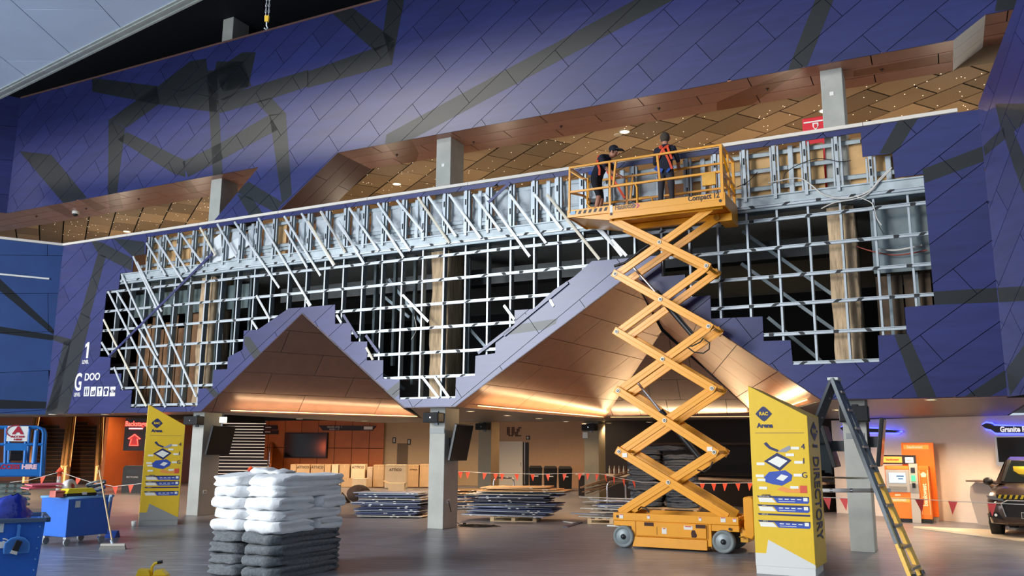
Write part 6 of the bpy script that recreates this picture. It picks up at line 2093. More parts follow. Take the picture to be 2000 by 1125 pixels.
# ================================================================== CARTONS
carton_m = [mat('carton', (206, 172, 130), .8, var=.08, scale=3, rnd=.1), mat('carton_pale', (232, 208, 172), .8, var=.06, scale=3, rnd=.08), mat('carton_wrapped', (214, 192, 162), .45, var=.1, scale=4)]
ctape = mat('parcel_tape', (220, 190, 140), .4)
ink_c = mat('carton_print', (70, 52, 40), .7)
YC = 42.0
def carton(u0, u1, v0, v1, Y, mi, lab, txt=None):
    a, b = onY(u0, v1, Y), onY(u1, v0, Y)
    t = thing('carton', lab, 'carton', Matrix.Translation((a.x, Y, a.z)), 'cartons lined up before the timber wall')
    w, h = b.x - a.x, b.z - a.z
    MB().box((0, 0, 0), (w, .8, h)).build('box', carton_m[mi], t, bevel=.01)
    MB().box((w * .47, -.004, h * .8), (w * .53, 0, h)).box((w * .47, 0, h), (w * .53, .8, h + .003)).build('tape', ctape, t)
    MB().box((0, -.002, h * .93), (w, .001, h * .935)).build('flap_edge', ink_c, t)
    if txt:
        text(txt, .16 if w > .6 else .1, ink_c, t, Matrix.Translation((w / 2, -.006, h * .78)), bold=.003)
vb0 = onY(700, 900, YC)
zf = lambda Y: 879 + EYE * FOC / Y * 1.0
row = [(566, 578, 0), (578, 605, 0), (606, 633, 0), (633, 646, 0), (647, 661, 1), (662, 683, 0), (685, 713, 1)]
nmz = ['narrow', 'printed', 'second printed', 'slim', 'slim taped', 'plain', 'pale printed']
for i, (u0, u1, mi) in enumerate(row):
    top, mid = 907, 934
    carton(u0, u1, top, mid, YC, mi, '%s carton on the upper tier, %s from the stair' % (nmz[i], NTH[i]), 'ATTICO' if i in (1, 2, 6) else None)
for i in range(6):
    u0 = 566 + 25 * i
    carton(u0, u0 + 24.4, 934.2, 951.3, YC, i % 2, 'wrapped lower carton of the row, %s from the stair' % NTH[i])
carton(716, 728, 912, 951.3, YC, 2, 'slim wrapped carton standing between the two printed groups')
carton(728, 750, 908, 951.3, YC - .3, 0, 'tall plain carton beside the largest printed carton')
carton(751, 793, 908, 953, YC - 1.5, 1, 'largest pale printed carton of the row', 'ATTICO')
carton(796, 818, 908, 951.3, YC, 0, 'brown carton next to the middle column with slanted flap', 'ATTICO')
carton(819, 840, 907, 951.3, YC, 0, 'brown carton farthest from the stair, behind the middle column')
carton(687, 715, 935, 953, YC - 1.2, 1, 'low pale carton in front of the tier')
# fold-over flap and small open carton
a = onz(775, 960)
t = thing('carton', 'small open carton with raised flaps on the floor before the largest carton', 'carton', Matrix.Translation((a.x, a.y, 0)), 'cartons lined up before the timber wall')
MB().box((-.35, -.25, 0), (.35, .25, .36)).build('box', carton_m[1], t)
for s_ in (-1, 1):
    MB().hexa([(s_ * .35, -.25, .36), (s_ * .36, -.25, .36), (s_ * .36, .25, .36), (s_ * .35, .25, .36), (s_ * .60, -.25, .46), (s_ * .61, -.25, .45), (s_ * .61, .25, .45), (s_ * .60, .25, .46)]).build('flap', carton_m[0], t)
a = onz(700, 982)
t = thing('refuse_sack', 'crumpled dark brown sack on the floor by the cartons', 'sack', Matrix.Translation(a))
MB().sphere((0, 0, .30), .42, 16, sz=.72).add([(-.75, -.2, 0), (-.3, -.3, .0), (-.3, .3, 0), (-.6, .2, .35)], [(0, 1, 3), (1, 2, 3), (0, 3, 2)]).build('sack', mat('dark_sack', (56, 44, 40), .8, bump=.8, bscale=8), t)
# ================================================================== BUNTING ON POSTS
flag_m = mat('orange_flag', (238, 84, 50), .6)
flag_p = mat('red_flag', (226, 84, 84), .6)
linem = mat('bunting_line', (220, 216, 210), .6)
def bunting(lab, P, flags, fm, size, r=.008):
    t = thing('bunting_line', lab, 'bunting', Matrix.Translation(P[0]))
    Q_ = [p - P[0] for p in P]
    MB().tube(Q_, r, 5).build('line', linem, t)
    segs_ = [(Q_[i + 1] - Q_[i]).length for i in range(len(Q_) - 1)]
    for uf in flags:
        best = None
        for i in range(len(P) - 1):          # where the line crosses that bearing
            a, b = P[i], P[i + 1]
            lo, hi = 0.0, 1.0
            f = lambda s: (CAMM @ (a + (b - a) * s - CAM))
            g_ = lambda s: 1000 + FOC * f(s)[0] / f(s)[2] - uf
            if g_(0) * g_(1) <= 0:
                for _ in range(30):
                    m_ = (lo + hi) / 2
                    if g_(lo) * g_(m_) <= 0:
                        hi = m_
                    else:
                        lo = m_
                best = (a + (b - a) * lo - P[0], (b - a).normalized())
                break
        if best is None:
            continue
        c, d_ = best
        tw = rb_.uniform(-.04, .04)
        n_ = Vector((-d_.y, d_.x, 0)).normalized() * .012
        p0, p1, p2 = c - d_ * size / 2, c + d_ * size / 2, c + Vector((0, 0, -size * 1.5)) + n_ * 3 * tw / .04 + d_ * tw
        mb = MB()
        mb.add([p0, p1, p2, p0 + n_ * .3, p1 + n_ * .3, p2 + n_ * .3, (p0 + p1) / 2 + n_ - Vector((0, 0, size * .5))], [(0, 1, 6), (1, 2, 6), (2, 0, 6), (3, 5, 4), (0, 3, 4, 1)])
        mb.build('flag', fm, t, fix=False)
bunting('orange flag bunting strung before the escalators and behind the blue cart', [onY(20, 942, 26), onY(56, 938, 26), onY(116, 922, 26), onY(175, 941, 26), onY(222, 950, 26), onY(262, 946, 26), onY(285, 943, 26)], [84, 153, 190, 225, 256], flag_m, .17)
bunting('orange flag bunting strung before the staircase', [onY(405, 944, 30), onY(440, 936, 30), onY(489, 918, 30), onY(516, 924, 30), onY(548, 925, 30), onY(568, 926, 30)], [421, 455, 516, 547], flag_m, .17)
bunting('orange flag bunting between the middle column and the bar', [onY(880, 922, 27), onY(905, 921, 27), onY(970, 925, 27), onY(1060, 926, 27), onY(1140, 924, 26.5), onY(1180, 926, 26), onY(1210, 934, 25), onY(1255, 942, 24), onY(1320, 944, 24), onY(1400, 944, 24), onY(1470, 943, 24)],
        [899, 914, 947, 968, 981, 1009, 1040, 1070, 1103, 1133, 1148, 1166, 1182, 1199, 1218, 1237, 1372, 1394, 1416, 1441, 1465], flag_m, .145)
bunting('faded red flag bunting from the yellow totem past the ladder to the car', [onY(1598, 971, 18.5), onY(1680, 974, 18), onY(1760, 973, 17.5), onY(1860, 979, 17.2), onY(1990, 985, 17), onY(2040, 986, 17)], [1615, 1648, 1796, 1861, 1937], flag_p, .17)
for k, (u, v, Y) in enumerate(((117, 920, 26), (489, 917, 30))):
    p = onY(u, v, Y)
    t = thing('bunting_post', ['grey post with a bright orange cap behind the blue cart', 'grey post with a bright orange cap before the staircase'][k], 'post', Matrix.Translation((p.x, Y, 0)))
    MB().cyl((0, 0, 0), (0, 0, p.z - .15), .06, 12).build('post', mat('post_pale', (180, 180, 176), .5), t)
    MB().lathe([(.07, 0), (.07, .22), (.13, .22), (.02, .36), (.0, .36)], 4, 0, Matrix.Translation((0, 0, p.z - .25))).build('cap', flag_m, t)
    MB().lathe([(.22, 0), (.22, .04), (.06, .06), (.0, .06)], 16).build('base', blackm, t)
# ================================================================== COLUMN FITTINGS: speakers, tilted screens, outlets
def speaker(lab, M, w=.42, h=.24, d=.28):
    t = thing('column_speaker', lab, 'speaker', M, 'column speakers')
    MB().prism([(-w / 2, 0), (w / 2, 0), (w / 2, h), (-w / 2, h)], -d, 0).build('cabinet', blackm, t, bevel=.025)
    MB().box((-w / 2 + .02, -d - .008, .02), (w / 2 - .02, -d, h - .02)).build('grille', mat('speaker_grille', (30, 30, 32), .8, bump=.4, bscale=120), t)
    MB().box((-.015, -d - .012, h * .5 - .015), (.015, -d - .008, h * .5 + .015)).build('badge', silver, t)
    MB().box((-.05, -.02, -.05), (.05, .06, h + .04)).build('bracket', dark_steel, t)
def tilted_screen(lab, M, w=1.02, h=.62, ang=12):
    t = thing('column_screen', lab, 'screen', M, 'screens tilted off the columns')
    T_ = Matrix.Rotation(R(ang), 4, 'X')
    MB().box((-w / 2, -.07, -h / 2), (w / 2, .0, h / 2), 0, T_).build('housing', blackm, t, bevel=.01)
    MB().box((-w / 2 + .02, -.075, -h / 2 + .02), (w / 2 - .02, -.07, h / 2 - .02), 0, T_).build('display', screenm, t)
    MB().box((-.12, .0, -.1), (.12, .22, .1)).build('bracket', dark_steel, t)
# middle column
q = WI @ onz(848, 1033)
cs = (-7.70, .02, 9.22)
speaker('black speaker on the front of the middle column', wat(cs[1] - .02, .29, 2.42))
speaker('black speaker on the ladder-side column below the blue wall', wat(cs[2] + .02, .32, 2.36), .52, .30)
speaker('black speaker on the far column behind the yellow totem', wat(cs[0] - .02, .29, 2.42), .50)
def screen_on(lab, s, z, face, w=1.0, h=.62, rx=10, y=.62):
    # face +1: on the end facing along the wall to higher s, -1: the other end; portrait pieces seen almost edge-on
    M = wat(s, y, z, R(90 * face))
    tilted_screen(lab, M, w, h, rx)
screen_on('dark screen tilted off the side of the far column', cs[0] + .21 + .30, 2.02, 1, .85, .80, 14)
screen_on('dark screen tilted off the side of the middle column', cs[1] + .21 + .22, 1.98, 1, .80, .86, 12)
screen_on('dark screen seen edge-on between the ladder and its column', cs[2] - .21 - .24, 1.92, -1, .85, .80, 14)
screen_on('dark screen seen edge-on beside the orange teller machine', cs[2] + .21 + .18, 2.0, 1, .85, .90, 8)
speaker('black speaker on the column nearest the door bay', wat(-4.40, 10.84, 2.52), .5)
speaker('black speaker on the column by the bar', wat(-.28, 11.0, 2.48), .5)
for s, yb, k in ((cs[1] + .21, .62, 0), (cs[0] + .21, .62, 1)):
    o = thing('power_outlet', ['white power outlet on the middle column with a lead plugged in', 'white power outlet low on the far column'][k], 'outlet', wat(s, yb - .12, .62, R(90)))
    MB().box((-.06, -.02, -.045), (.06, 0, .045)).build('plate', whitem, o, bevel=.004)
    MB().box((-.035, -.024, -.02), (-.01, -.02, .02)).box((.01, -.024, -.02), (.035, -.02, .02)).build('socket', mat('socket_grey', (130, 130, 126), .5), o)
for s in cs[1:2]:
    o = MB().box((s - .2, .285, 2.18), (s + .2, .30, 2.30)).build('name_plate', mat('plate_grey', (136, 140, 140), .5), bpy.data.objects['column.001'])
o = MB().box((9.22 - .16, .315, 2.06), (9.22 + .16, .33, 2.16)).build('name_plate', mat('plate_grey', (136, 140, 140), .5), bpy.data.objects['column.002'])
MB().box((9.17, .32, 8.94), (9.25, .33, 9.02)).build('switch_plate', whitem, bpy.data.objects['column.002'])
MB().box((-.02, .29, 8.76), (.06, .30, 8.84)).build('switch_plate', whitem, bpy.data.objects['column.001'])
p = WI @ onp(1143, 850, WM @ Vector((-.28, 11.02, 0)), INW)
MB().box((p.x - .09, 11.0, p.z - .1), (p.x + .09, 11.02, p.z + .1)).build('notice', whitem, bpy.data.objects['column.004'])
# lead from the outlet to the cable heap on the floor
po = wp(cs[1] + .24, .50, .62)
e0, e1 = onz(885, 1024), onz(912, 1027)
t = thing('power_lead', 'black extension lead coiled on the floor beside the middle column', 'lead', Matrix.Translation(onz(930, 1028)))
TI = t.matrix_world.inverted()
MB().tube([TI @ po, TI @ (po + Vector((.05, -.05, -.2))), TI @ Vector((e0.x, e0.y, .12)), TI @ Vector((e0.x + .15, e0.y - .05, .012)), TI @ Vector((e1.x, e1.y, .012)), Vector((-.1, 0, .012))], .010, 6).build('cable', blackm, t)
for k in range(5):
    MB().tube([((.30 + .05 * k) * math.cos(a) + .02 * k, (.10 + .02 * k) * math.sin(a) - .03 * k, .012 + .012 * (k % 3) + .01 * math.sin(3 * a + k)) for a in [i * math.pi / 10 for i in range(20)]], .010, 6, closed=True).build('coil', blackm, t)
MB().box((-.32, -.05, 0), (-.24, .03, .08)).build('plug', blackm, t)
# ================================================================== TELLER MACHINE
orm = mat('teller_orange', (240, 120, 34), .45, var=.04)
gym = mat('teller_grey', (170, 164, 156), .45)
a0, a1 = onz(1770, 1020), onz(1828, 1014)
fl_ = onz(1742, 1020)
tm = thing('teller_machine', 'orange cash machine with a grey front and lit screen against the white wall', 'cash machine', Matrix.Translation((fl_.x + .35, fl_.y, 0)))
TM = tm.matrix_world.translation
th_ = R(20)
tm.matrix_world = at(TM.x, TM.y, 0, R(-28))
k = fl_.y / FOC
# tall rear panel
def tb(n_, a, b, m_, bev=.0):
    return MB().box(a, b).build(n_, m_, tm, bevel=bev)
tb('rear_panel', (.0, .62, .12), (.80, .76, 2.08), orm, .01)
tb('rear_foot', (.02, .64, 0), (.78, .74, .12), gym)
tb('panel_plate', (.06, .61, 1.90), (.68, .62, 2.02), mat('teller_sign_orange', (248, 160, 70), .5, emit=.3, ecol=(255, 150, 60)))
text('bankwest', .10, mat('teller_cream', (255, 226, 190), .5), tm, Matrix.Translation((.34, .60, 1.96)), bold=.004)
mb = MB().prism([(-.40, .10), (.20, .10), (.20, 1.46), (-.40, 1.46)], -.10, .62)
mb.build('cabinet', orm, tm, bevel=.012)
mb = MB()
prof = [(-.16, .0), (-.16, .10), (-.10, .75), (-.16, 1.0), (-.06, 1.52), (.10, 1.52), (.06, .9), (.10, .0)]
mb.add([(.19, y, z) for y, z in prof] + [(.40, y, z) for y, z in prof], [list(range(8)), list(range(8, 16))] + [(i, (i + 1) % 8, 8 + (i + 1) % 8, 8 + i) for i in range(8)])
mb.build('side_fin', gym, tm, bevel=.01)
tb('side_cabinet', (.40, -.02, .10), (.66, .62, 1.46), orm, .01)
tb('base', (-.40, -.08, 0), (.66, .60, .10), blackm)
tb('fascia', (-.38, -.13, .78), (.19, -.10, 1.36), gym, .01)
tb('screen', (-.30, -.145, 1.02), (.10, -.13, 1.28), mat('teller_screen', (150, 190, 220), .3, emit=1.1, ecol=(170, 205, 235)))
tb('screen_text', (-.12, -.149, 1.18), (.06, -.145, 1.21), mat('teller_ink', (60, 90, 130), .5))
tb('screen_text', (-.08, -.149, 1.11), (.04, -.145, 1.14), mat('teller_ink', (60, 90, 130), .5))
tb('dispenser_slot', (-.32, -.15, .84), (.12, -.13, .93), mat('slot_grey', (130, 126, 120), .4))
tb('card_slot', (.24, -.17, 1.08), (.34, -.13, 1.22), mat('green_lamp', (70, 220, 130), .4, emit=1.6, ecol=(60, 230, 120)))
tb('keypad', (.25, -.17, .90), (.33, -.13, 1.02), blackm)
tb('receipt_slot', (.24, -.12, 1.28), (.34, -.08, 1.42), dark_steel)
tb('header', (-.34, -.12, 1.38), (.18, -.10, 1.45), mat('header_orange', (250, 150, 60), .5))
tb('front_plate', (-.34, -.105, .52), (.16, -.10, .64), mat('teller_sign_orange', (248, 160, 70)))
text('bankwest', .085, mat('teller_cream', (255, 226, 190)), tm, Matrix.Translation((-.09, -.11, .58)), bold=.003)
text('atm', .09, mat('teller_cream', (255, 226, 190)), tm, Matrix.Translation((-.12, -.105, .71)), bold=.003)
sgm = MB().box((-.50, .30, 1.50), (.36, .40, 1.74)).build('overhead_sign', mat('sign_dark', (28, 26, 32)), tm)
tb('lit_sign', (-.46, .285, 1.54), (.02, .30, 1.70), mat('lit_orange_sign', (255, 170, 80), .4, emit=.8, ecol=(255, 150, 60)))
text('bankwest', .085, mat('teller_ink_dark', (150, 70, 10), .5), tm, Matrix.Translation((-.22, .28, 1.62)), bold=.003)
tb('lit_badge', (.10, .285, 1.54), (.30, .30, 1.68), mat('lit_white_badge', (250, 244, 230), .4, emit=1.0))
text('atm', .08, mat('teller_ink_dark', (150, 70, 10)), tm, Matrix.Translation((.20, .28, 1.61)), bold=.003)
text('bankwest', .15, mat('teller_cream', (255, 226, 190)), tm, Matrix.Translation((.53, -.024, .72)) @ Matrix.Rotation(R(-90), 4, 'Y'), bold=.004)
MB().tube([(.43, -.025, .22), (.63, -.025, .22), (.63, -.025, 1.36), (.43, -.025, 1.36)], .006, 4, closed=True).build('print_border', mat('teller_cream', (255, 226, 190)), tm)
MB().prism([(.48, 1.18), (.58, 1.18), (.60, 1.26), (.53, 1.31), (.46, 1.26)], -.026, -.021).build('print_emblem', mat('teller_cream', (255, 226, 190)), tm)
# ================================================================== CAR ON A WHITE STAGE
stg = [onz(*p) for p in ((1784, 1032), (2003, 1059), (2200, 1075), (2200, 1060), (2000, 1041))]
mb = MB()
n = len(stg)
mb.add([(p.x, p.y, 0.005) for p in stg] + [(p.x, p.y, .05) for p in stg], [list(range(n)), list(range(n, 2 * n))] + [(i, (i + 1) % n, n + (i + 1) % n, n + i) for i in range(n)])
o = mb.build('display_stage', mat('stage_white', (232, 216, 190), .45), None)
tag(o, 'low white display stage with a pointed end under the car', 'stage')
carp = mat('car_bronze', (86, 70, 64), .25, metal=.55, coat=.6)
glass = mat('car_glass', (30, 36, 38), .08)
wc = onz(1958, 1046)
car = thing('car', 'bronze sport utility car on the white stage with hazard tape on its bonnet', 'car', at(wc.x + .95 * .81 - .85 * .59 - .22, wc.y - .95 * .59 - .85 * .81, .05, R(-36)))
# x across (car centre 0, half width .93), y backwards from the bumper, z up
st_ = [  # y, half width at sill, at shoulder, z low, z shoulder, z top, half width top
    (0.00, .60, .66, .32, .62, .70, .58), (0.08, .80, .84, .24, .66, .80, .74), (0.30, .88, .92, .22, .74, .96, .80), (0.75, .92, .945, .22, .80, 1.04, .82),
    (1.25, .93, .95, .22, .84, 1.10, .82)]
ring = []
def sect(y, ws, wh, zl, zs, zt, wt):
    half = [(ws * .55, zl - .0), (ws, zl + .04), (wh, (zl + zs) / 2), (wh, zs), ((wh + wt) / 2, (zs + zt * 2) / 3), (wt * .75, zt - .01), (wt * .3, zt + .015)]
    return [(x, y, z) for x, z in half] + [(-x, y, z) for x, z in half[::-1]]
secs = [sect(*s) for s in st_] + [sect(2.1, .93, .95, .22, .92, 1.12, .80), sect(3.6, .93, .95, .24, .95, 1.14, .80), sect(4.5, .86, .88, .30, .95, 1.10, .74), sect(4.7, .7, .75, .36, .8, .95, .6)]
ns_ = len(secs[0])
pts = [p for s in secs for p in s]
mb = MB().add(pts, [(j * ns_ + i, j * ns_ + (i + 1) % ns_, (j + 1) * ns_ + (i + 1) % ns_, (j + 1) * ns_ + i) for j in range(len(secs) - 1) for i in range(ns_)] + [list(range(ns_)), [len(pts) - ns_ + i for i in range(ns_)]], 0, smooth=True)
mb.build('body', carp, car)
cab = [(1.15, .78, 1.08), (1.95, .66, 1.60), (2.4, .64, 1.68), (3.6, .62, 1.66), (4.35, .60, 1.50), (4.6, .70, 1.05)]
mb = MB()
pts = []
for y, w, z in cab:
    pts += [(-.84, y, 1.05), (-w, y, z), (w, y, z), (.84, y, 1.05)]
mb.add(pts, [(j * 4 + i, j * 4 + i + 1, (j + 1) * 4 + i + 1, (j + 1) * 4 + i) for j in range(len(cab) - 1) for i in range(3)], 0)
mb.build('cabin', carp, car, bevel=.02)
MB().add([(-.72, 1.20, 1.105), (.72, 1.20, 1.105), (.60, 1.90, 1.575), (-.60, 1.90, 1.575)], [(0, 1, 2, 3)], 0, Matrix.Translation((0, -.02, .012))).build('windscreen', glass, car)
MB().hexa([(-.72, 1.17, 1.12), (-.66, 1.17, 1.12), (-.56, 1.88, 1.60), (-.62, 1.88, 1.60), (-.72, 1.16, 1.14), (-.66, 1.16, 1.14), (-.56, 1.87, 1.62), (-.62, 1.87, 1.62)]).build('pillar', blackm, car)
for s_ in (-1, 1):
    MB().add([(s_ * .845, 1.45, 1.12), (s_ * .70, 2.0, 1.56), (s_ * .66, 3.5, 1.58), (s_ * .845, 3.9, 1.12)], [(0, 1, 2, 3)], 0, Matrix.Translation((s_ * .012, 0, 0))).build('side_window', glass, car)
    MB().sphere((s_ * 1.02, 1.45, 1.12), .11, 12, sz=.8).build('mirror', blackm, car)
    MB().beam((s_ * .86, 1.5, 1.06), (s_ * .98, 1.46, 1.10), .05, .04).build('mirror_arm', blackm, car)
    MB().prism([(s_ * .55, .74), (s_ * .86, .78), (s_ * .90, .86), (s_ * .62, .82)], .04, .30).build('headlamp', mat('lamp_glass', (150, 150, 150), .1, metal=.3), car)
    MB().prism([(s_ * .60, .36), (s_ * .86, .40), (s_ * .86, .52), (s_ * .70, .50)], -.01, .12).build('fog_lamp_bay', blackm, car)
    MB().sphere((s_ * .74, .02, .45), .045, 10).build('fog_lamp', mat('fog_lens', (240, 236, 224), .2, emit=.3), car)
    for y in (.85, 3.65):
        w_ = MB().lathe([(.0, -.02), (.22, -.02), (.25, .0), (.34, .0), (.36, .03), (.36, .20), (.34, .23), (.0, .23)], 28, 0, Matrix.Translation((s_ * .95, y, .36 - .05)) @ Matrix.Rotation(R(-90 * s_), 4, 'Y') ).build('wheel', mat('car_tyre', (22, 22, 24), .7), car)
        for k_ in range(5):
            a = k_ * 2 * math.pi / 5
            MB().beam((s_ * .985, y, .31), (s_ * .985, y + .2 * math.cos(a), .31 + .2 * math.sin(a)), .05, .02, up=(1, 0, 0)).build('spoke', silver, w_)
MB().prism([(-.55, .42), (.55, .42), (.62, .70), (.50, .76), (-.50, .76), (-.62, .70)], -.03, .06).build('grille', mat('grille_black', (20, 20, 22), .4, bump=.8, bscale=50), car)
MB().tube([(-.50, -.035, .76), (-.62, -.035, .70), (-.55, -.035, .42)], .014, 6).tube([(-.50, -.035, .765), (.50, -.035, .765)], .016, 6).tube([(.50, -.035, .76), (.62, -.035, .70), (.55, -.035, .42)], .014, 6).build('grille_trim', silver, car)
MB().tube([(.085 * math.cos(a), -.045, .60 + .05 * math.sin(a)) for a in [i * math.pi / 8 for i in range(16)]], .010, 6, closed=True).tube([(-.03, -.045, .56), (.03, -.045, .64)], .008, 6).build('badge', chrome, car)
MB().box((-.26, -.05, .40), (.26, -.03, .53)).build('number_plate', whitem, car)
MB().box((-.25, -.053, .41), (.25, -.05, .52)).build('plate_face', mat('plate_dark', (52, 52, 56), .5), car)
hz_y, hz_k = mat('tape_yellow', (238, 206, 40), .5), blackm
mbh = MB().prism([(-.70, .80), (.70, .80), (.70, .88), (-.70, .88)], .02, .07)
mbh.build('hazard_tape', hz_k, car)
for i in range(13):
    x = -.68 + .105 * i
    MB().hexa([(x, .012, .80), (x + .05, .012, .80), (x + .05, .022, .80), (x, .022, .80), (x + .035, .012, .88), (x + .085, .012, .88), (x + .085, .022, .88), (x + .035, .022, .88)]).build('tape_stripe', hz_y, car)
t = thing('hi_vis_vest', 'yellow vest lying behind the windscreen of the car', 'vest', car.matrix_world @ at(-.05, 1.55, 1.12))
pillow(-.45, .45, 0, .34, .0, .22, 8.8).build('cloth', mat('vest_yellow', (226, 200, 60), .8), t)
# ================================================================== SMALL THINGS HIGH UP
t = thing('red_cabinet', 'red cabinet with a white crest behind the parapet beside the concrete column', 'cabinet', WM)
a, b = onw(1568, 262, 1.15), onw(1618, 224, 1.15)
MB().box((a[0], 1.15, 6.86), (b[0], 1.45, b[1])).build('body', mat('cabinet_red', (214, 24, 44), .4), t, bevel=.02)
MB().box((a[0] + .03, 1.14, b[1] - .12), (b[0] - .04, 1.15, b[1] - .09)).build('stripe', whitem, t)
c_ = onw(1593, 247, 1.15)
MB().prism([(c_[0] - .06, c_[1] + .08), (c_[0] + .06, c_[1] + .08), (c_[0] + .06, c_[1]), (c_[0], c_[1] - .09), (c_[0] - .06, c_[1])], .685 + .45, .70 + .45).build('crest', whitem, t)
MB().prism([(c_[0] - .03, c_[1] + .05), (c_[0] + .03, c_[1] + .05), (c_[0] + .035, c_[1] - .02), (c_[0], c_[1] - .05), (c_[0] - .035, c_[1] - .02)], .68 + .45, .686 + .45).build('crest_mark', mat('cabinet_red', (214, 24, 44)), t)
p = onz(148, 413, ZS)
t = thing('dome_camera', 'white dome camera under the copper soffit', 'camera', Matrix.Translation(p))
MB().cyl((0, 0, -.09), (0, 0, 0), .11, 18).build('ring', whitem, t)
MB().sphere((0, 0, -.09), .085, 14).build('dome', blackm, t)
t = thing('ceiling_spot', 'row of dark sprinkler heads in the copper soffit', 'sprinkler', WM) if False else None
for i, (u, v) in enumerate(((1325 * .0 + 775, 302), (925, 277), (1096, 246), (1287, 211), (1499, 173), (1722, 135), (71, 422), (168, 407), (271, 388))):
    p = onz(u, v, ZS)
    t = thing('sprinkler', 'small dark sprinkler rose in the copper soffit, %s counted from the ladder end' % NTH[[5, 4, 3, 2, 1, 0, 8, 7, 6][i]], 'sprinkler', Matrix.Translation(p), 'sprinklers in the copper soffit')
    MB().cyl((0, 0, -.02), (0, 0, .0), .035, 10).build('rose', mat('sprinkler_dark', (60, 34, 24), .5), t)
    MB().cyl((0, 0, -.05), (0, 0, -.02), .012, 8).build('stem', mat('sprinkler_dark', (60, 34, 24)), t)
# chain hoist hook
pk_ = onY(521, 43, 12.0)
t = thing('chain_hook', 'yellow chain hoist hook hanging on twin chains from the roof', 'hoist', Matrix.Translation(pk_))
yh = mat('hook_yellow', (226, 180, 40), .4)
MB().hexa([(-.03, -.02, .0), (.03, -.02, .0), (.03, .02, .0), (-.03, .02, .0), (-.035, -.025, .10), (.035, -.025, .10), (.035, .025, .10), (-.035, .025, .10)]).build('hook_block', yh, t, bevel=.008)
MB().tube([(0, 0, .0), (0, 0, -.06), (.02, 0, -.10), (.0, 0, -.13), (-.03, 0, -.10)], .012, 8).build('hook', silver, t)
for x in (-.022, .022):
    mb = MB()
    for k in range(46):
        z0 = .10 + k * .05
        a = 0 if k % 2 else math.pi / 2
        mb.tube([(x + .011 * math.cos(a) * math.cos(q_), .011 * math.sin(a) * math.cos(q_), z0 + .025 + .034 * math.sin(q_)) for q_ in [i * math.pi / 4 for i in range(8)]], .005, 4, closed=True)
    cc = mb.build('chain', silver, t)
    MB().tube([(x, 0, 2.35), (x, 0, 14.6 - pk_.z)], .006, 5).build('chain_fall', silver, cc)
# ================================================================== DOWNLIGHTS
lampm = mat('lamp_disc', (255, 230, 190), .4, emit=9, ecol=(255, 214, 150))
def downlight(lab, p, power, r=.10, spot=110, grp='downlights'):
    t = thing('downlight', lab, 'downlight', Matrix.Translation(p), grp)
    MB().lathe([(r * 1.25, 0), (r * 1.25, -.012), (r, -.014), (r, 0)], 18).build('ring', whitem, t)
    MB().cyl((0, 0, -.008), (0, 0, 0), r, 18).build('lamp', lampm, t)
    if power:
        point('downlight_beam', (p.x, p.y, p.z - .05), power, (1.0, .70, .40), .06, spot)
up = [(248, 452), (775, 359), (1220, 257), (1611, 216)]
for i, (u, v) in enumerate(up):
    downlight('bright downlight in the tiled upper ceiling, %s from the parapet corner' % NTH[i], onz(u, v, ZS + .04), 60, .11, 150, 'downlights in the upper ceiling')
t = thing('ceiling_speaker', 'round cream ceiling speaker beside the bright downlight over the workers', 'speaker', Matrix.Translation(onz(1207, 263, ZS + .04)))
MB().cyl((0, 0, -.012), (0, 0, .0), .10, 18).build('grille', cream, t)
MB().cyl((0, 0, -.016), (0, 0, -.012), .08, 18).build('mesh', mat('speaker_mesh', (220, 196, 160), .7), t)
low = [(103, 815), (205, 811), (293, 811), (585, 818), (712, 822), (919, 803), (991, 811), (1053, 817), (1106, 823), (1189, 826), (1268, 824), (1635, 800), (1818, 780)]
for i, (u, v) in enumerate(low):
    if u < 300:
        p = onz(u, 809, ZB)
    else:
        p = onz(u, min(v, 836), ZB)
    downlight('downlight in the low hall ceiling, %s counted from the blue lift' % NTH[i], p, 70, .09, 140, 'downlights in the low ceiling')
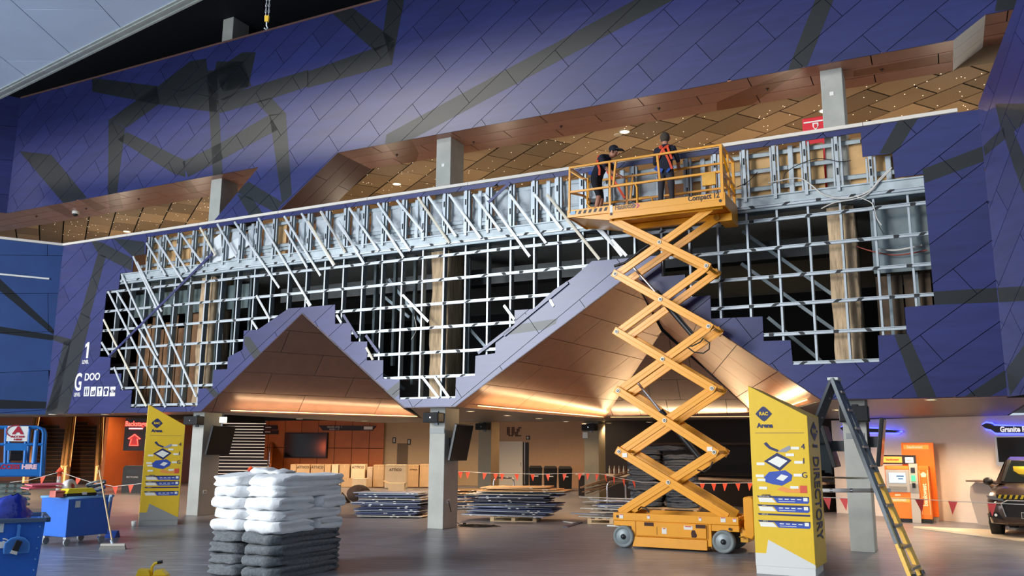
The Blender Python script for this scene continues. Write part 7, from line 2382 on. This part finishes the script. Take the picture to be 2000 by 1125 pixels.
t = thing('exit_sign', 'small lit sign box hanging over the staircase', 'sign', Matrix.Translation(onY(436, 820, 24)))
MB().box((-.10, -.02, -.08), (.10, .02, .08)).build('box', mat('exit_box', (236, 240, 226), .4, emit=1.0), t)
MB().cyl((0, 0, .08), (0, 0, .18), .01, 6).build('stem', dark_steel, t)
# unseen fill lights added behind the parapet to brighten the tiled ceiling
for s_ in (-16, -12, -8, -4, 0, 4, 8, 11.5):
    p = wp(s_, 3.6, 7.3)
    point('concourse_fill', tuple(p), 46, (1.0, .86, .66), .3)
# warm lamps of the hall
for x, y, z, pw, sp in ((-11, 40.2, 4.1, 640, 150), (-8, 39.5, 4.1, 640, 150), (-4.5, 40.6, 4.1, 560, 150), (-1, 39.5, 4.1, 480, 150), (2.0, 38.5, 4.1, 380, 150), (4.6, 24.6, 2.7, 60, 150), (-17, 39, 4.1, 420, 150), (-22, 40, 4.1, 560, 150),
                        (-10, 29.5, 4.1, 330, 150), (-4, 34.0, 4.1, 330, 150), (-17, 30, 4.1, 330, 150), (2.4, 31.5, 4.1, 200, 150), (-7, 26.2, 2.6, 150, 150), (-1.6, 24.6, 2.6, 150, 150), (8.6, 19.6, 2.6, 150, 150), (11.5, 18.5, 2.6, 150, 150), (6.2, 22, 2.6, 110, 150),
                        (-14, 33, 4.1, 420, 150), (-7, 34, 4.1, 420, 150), (0, 36, 4.1, 220, 150), (10.5, 22.3, 2.7, 210, 150), (12.4, 20.6, 2.7, 210, 150), (9.2, 24.2, 2.7, 110, 150)):
    point('hall_lamp', (x, y, z), pw * (2.4 if 23 < y < 32 else 1.6 if y <= 23 else 1.0), (1.0, .58, .30) if 23 < y < 32 else (1.0, .72, .46), .12, sp)
# ------------------------------------------------------------------ lettering becomes ordinary mesh
dg = bpy.context.evaluated_depsgraph_get()
for o in [o for o in scene.objects if o.type == 'FONT']:
    me = bpy.data.meshes.new_from_object(o.evaluated_get(dg))
    n_ = link(bpy.data.objects.new('lettering', me))
    n_.parent = o.parent
    n_.matrix_local = o.matrix_local
    bpy.data.objects.remove(o, do_unlink=True)
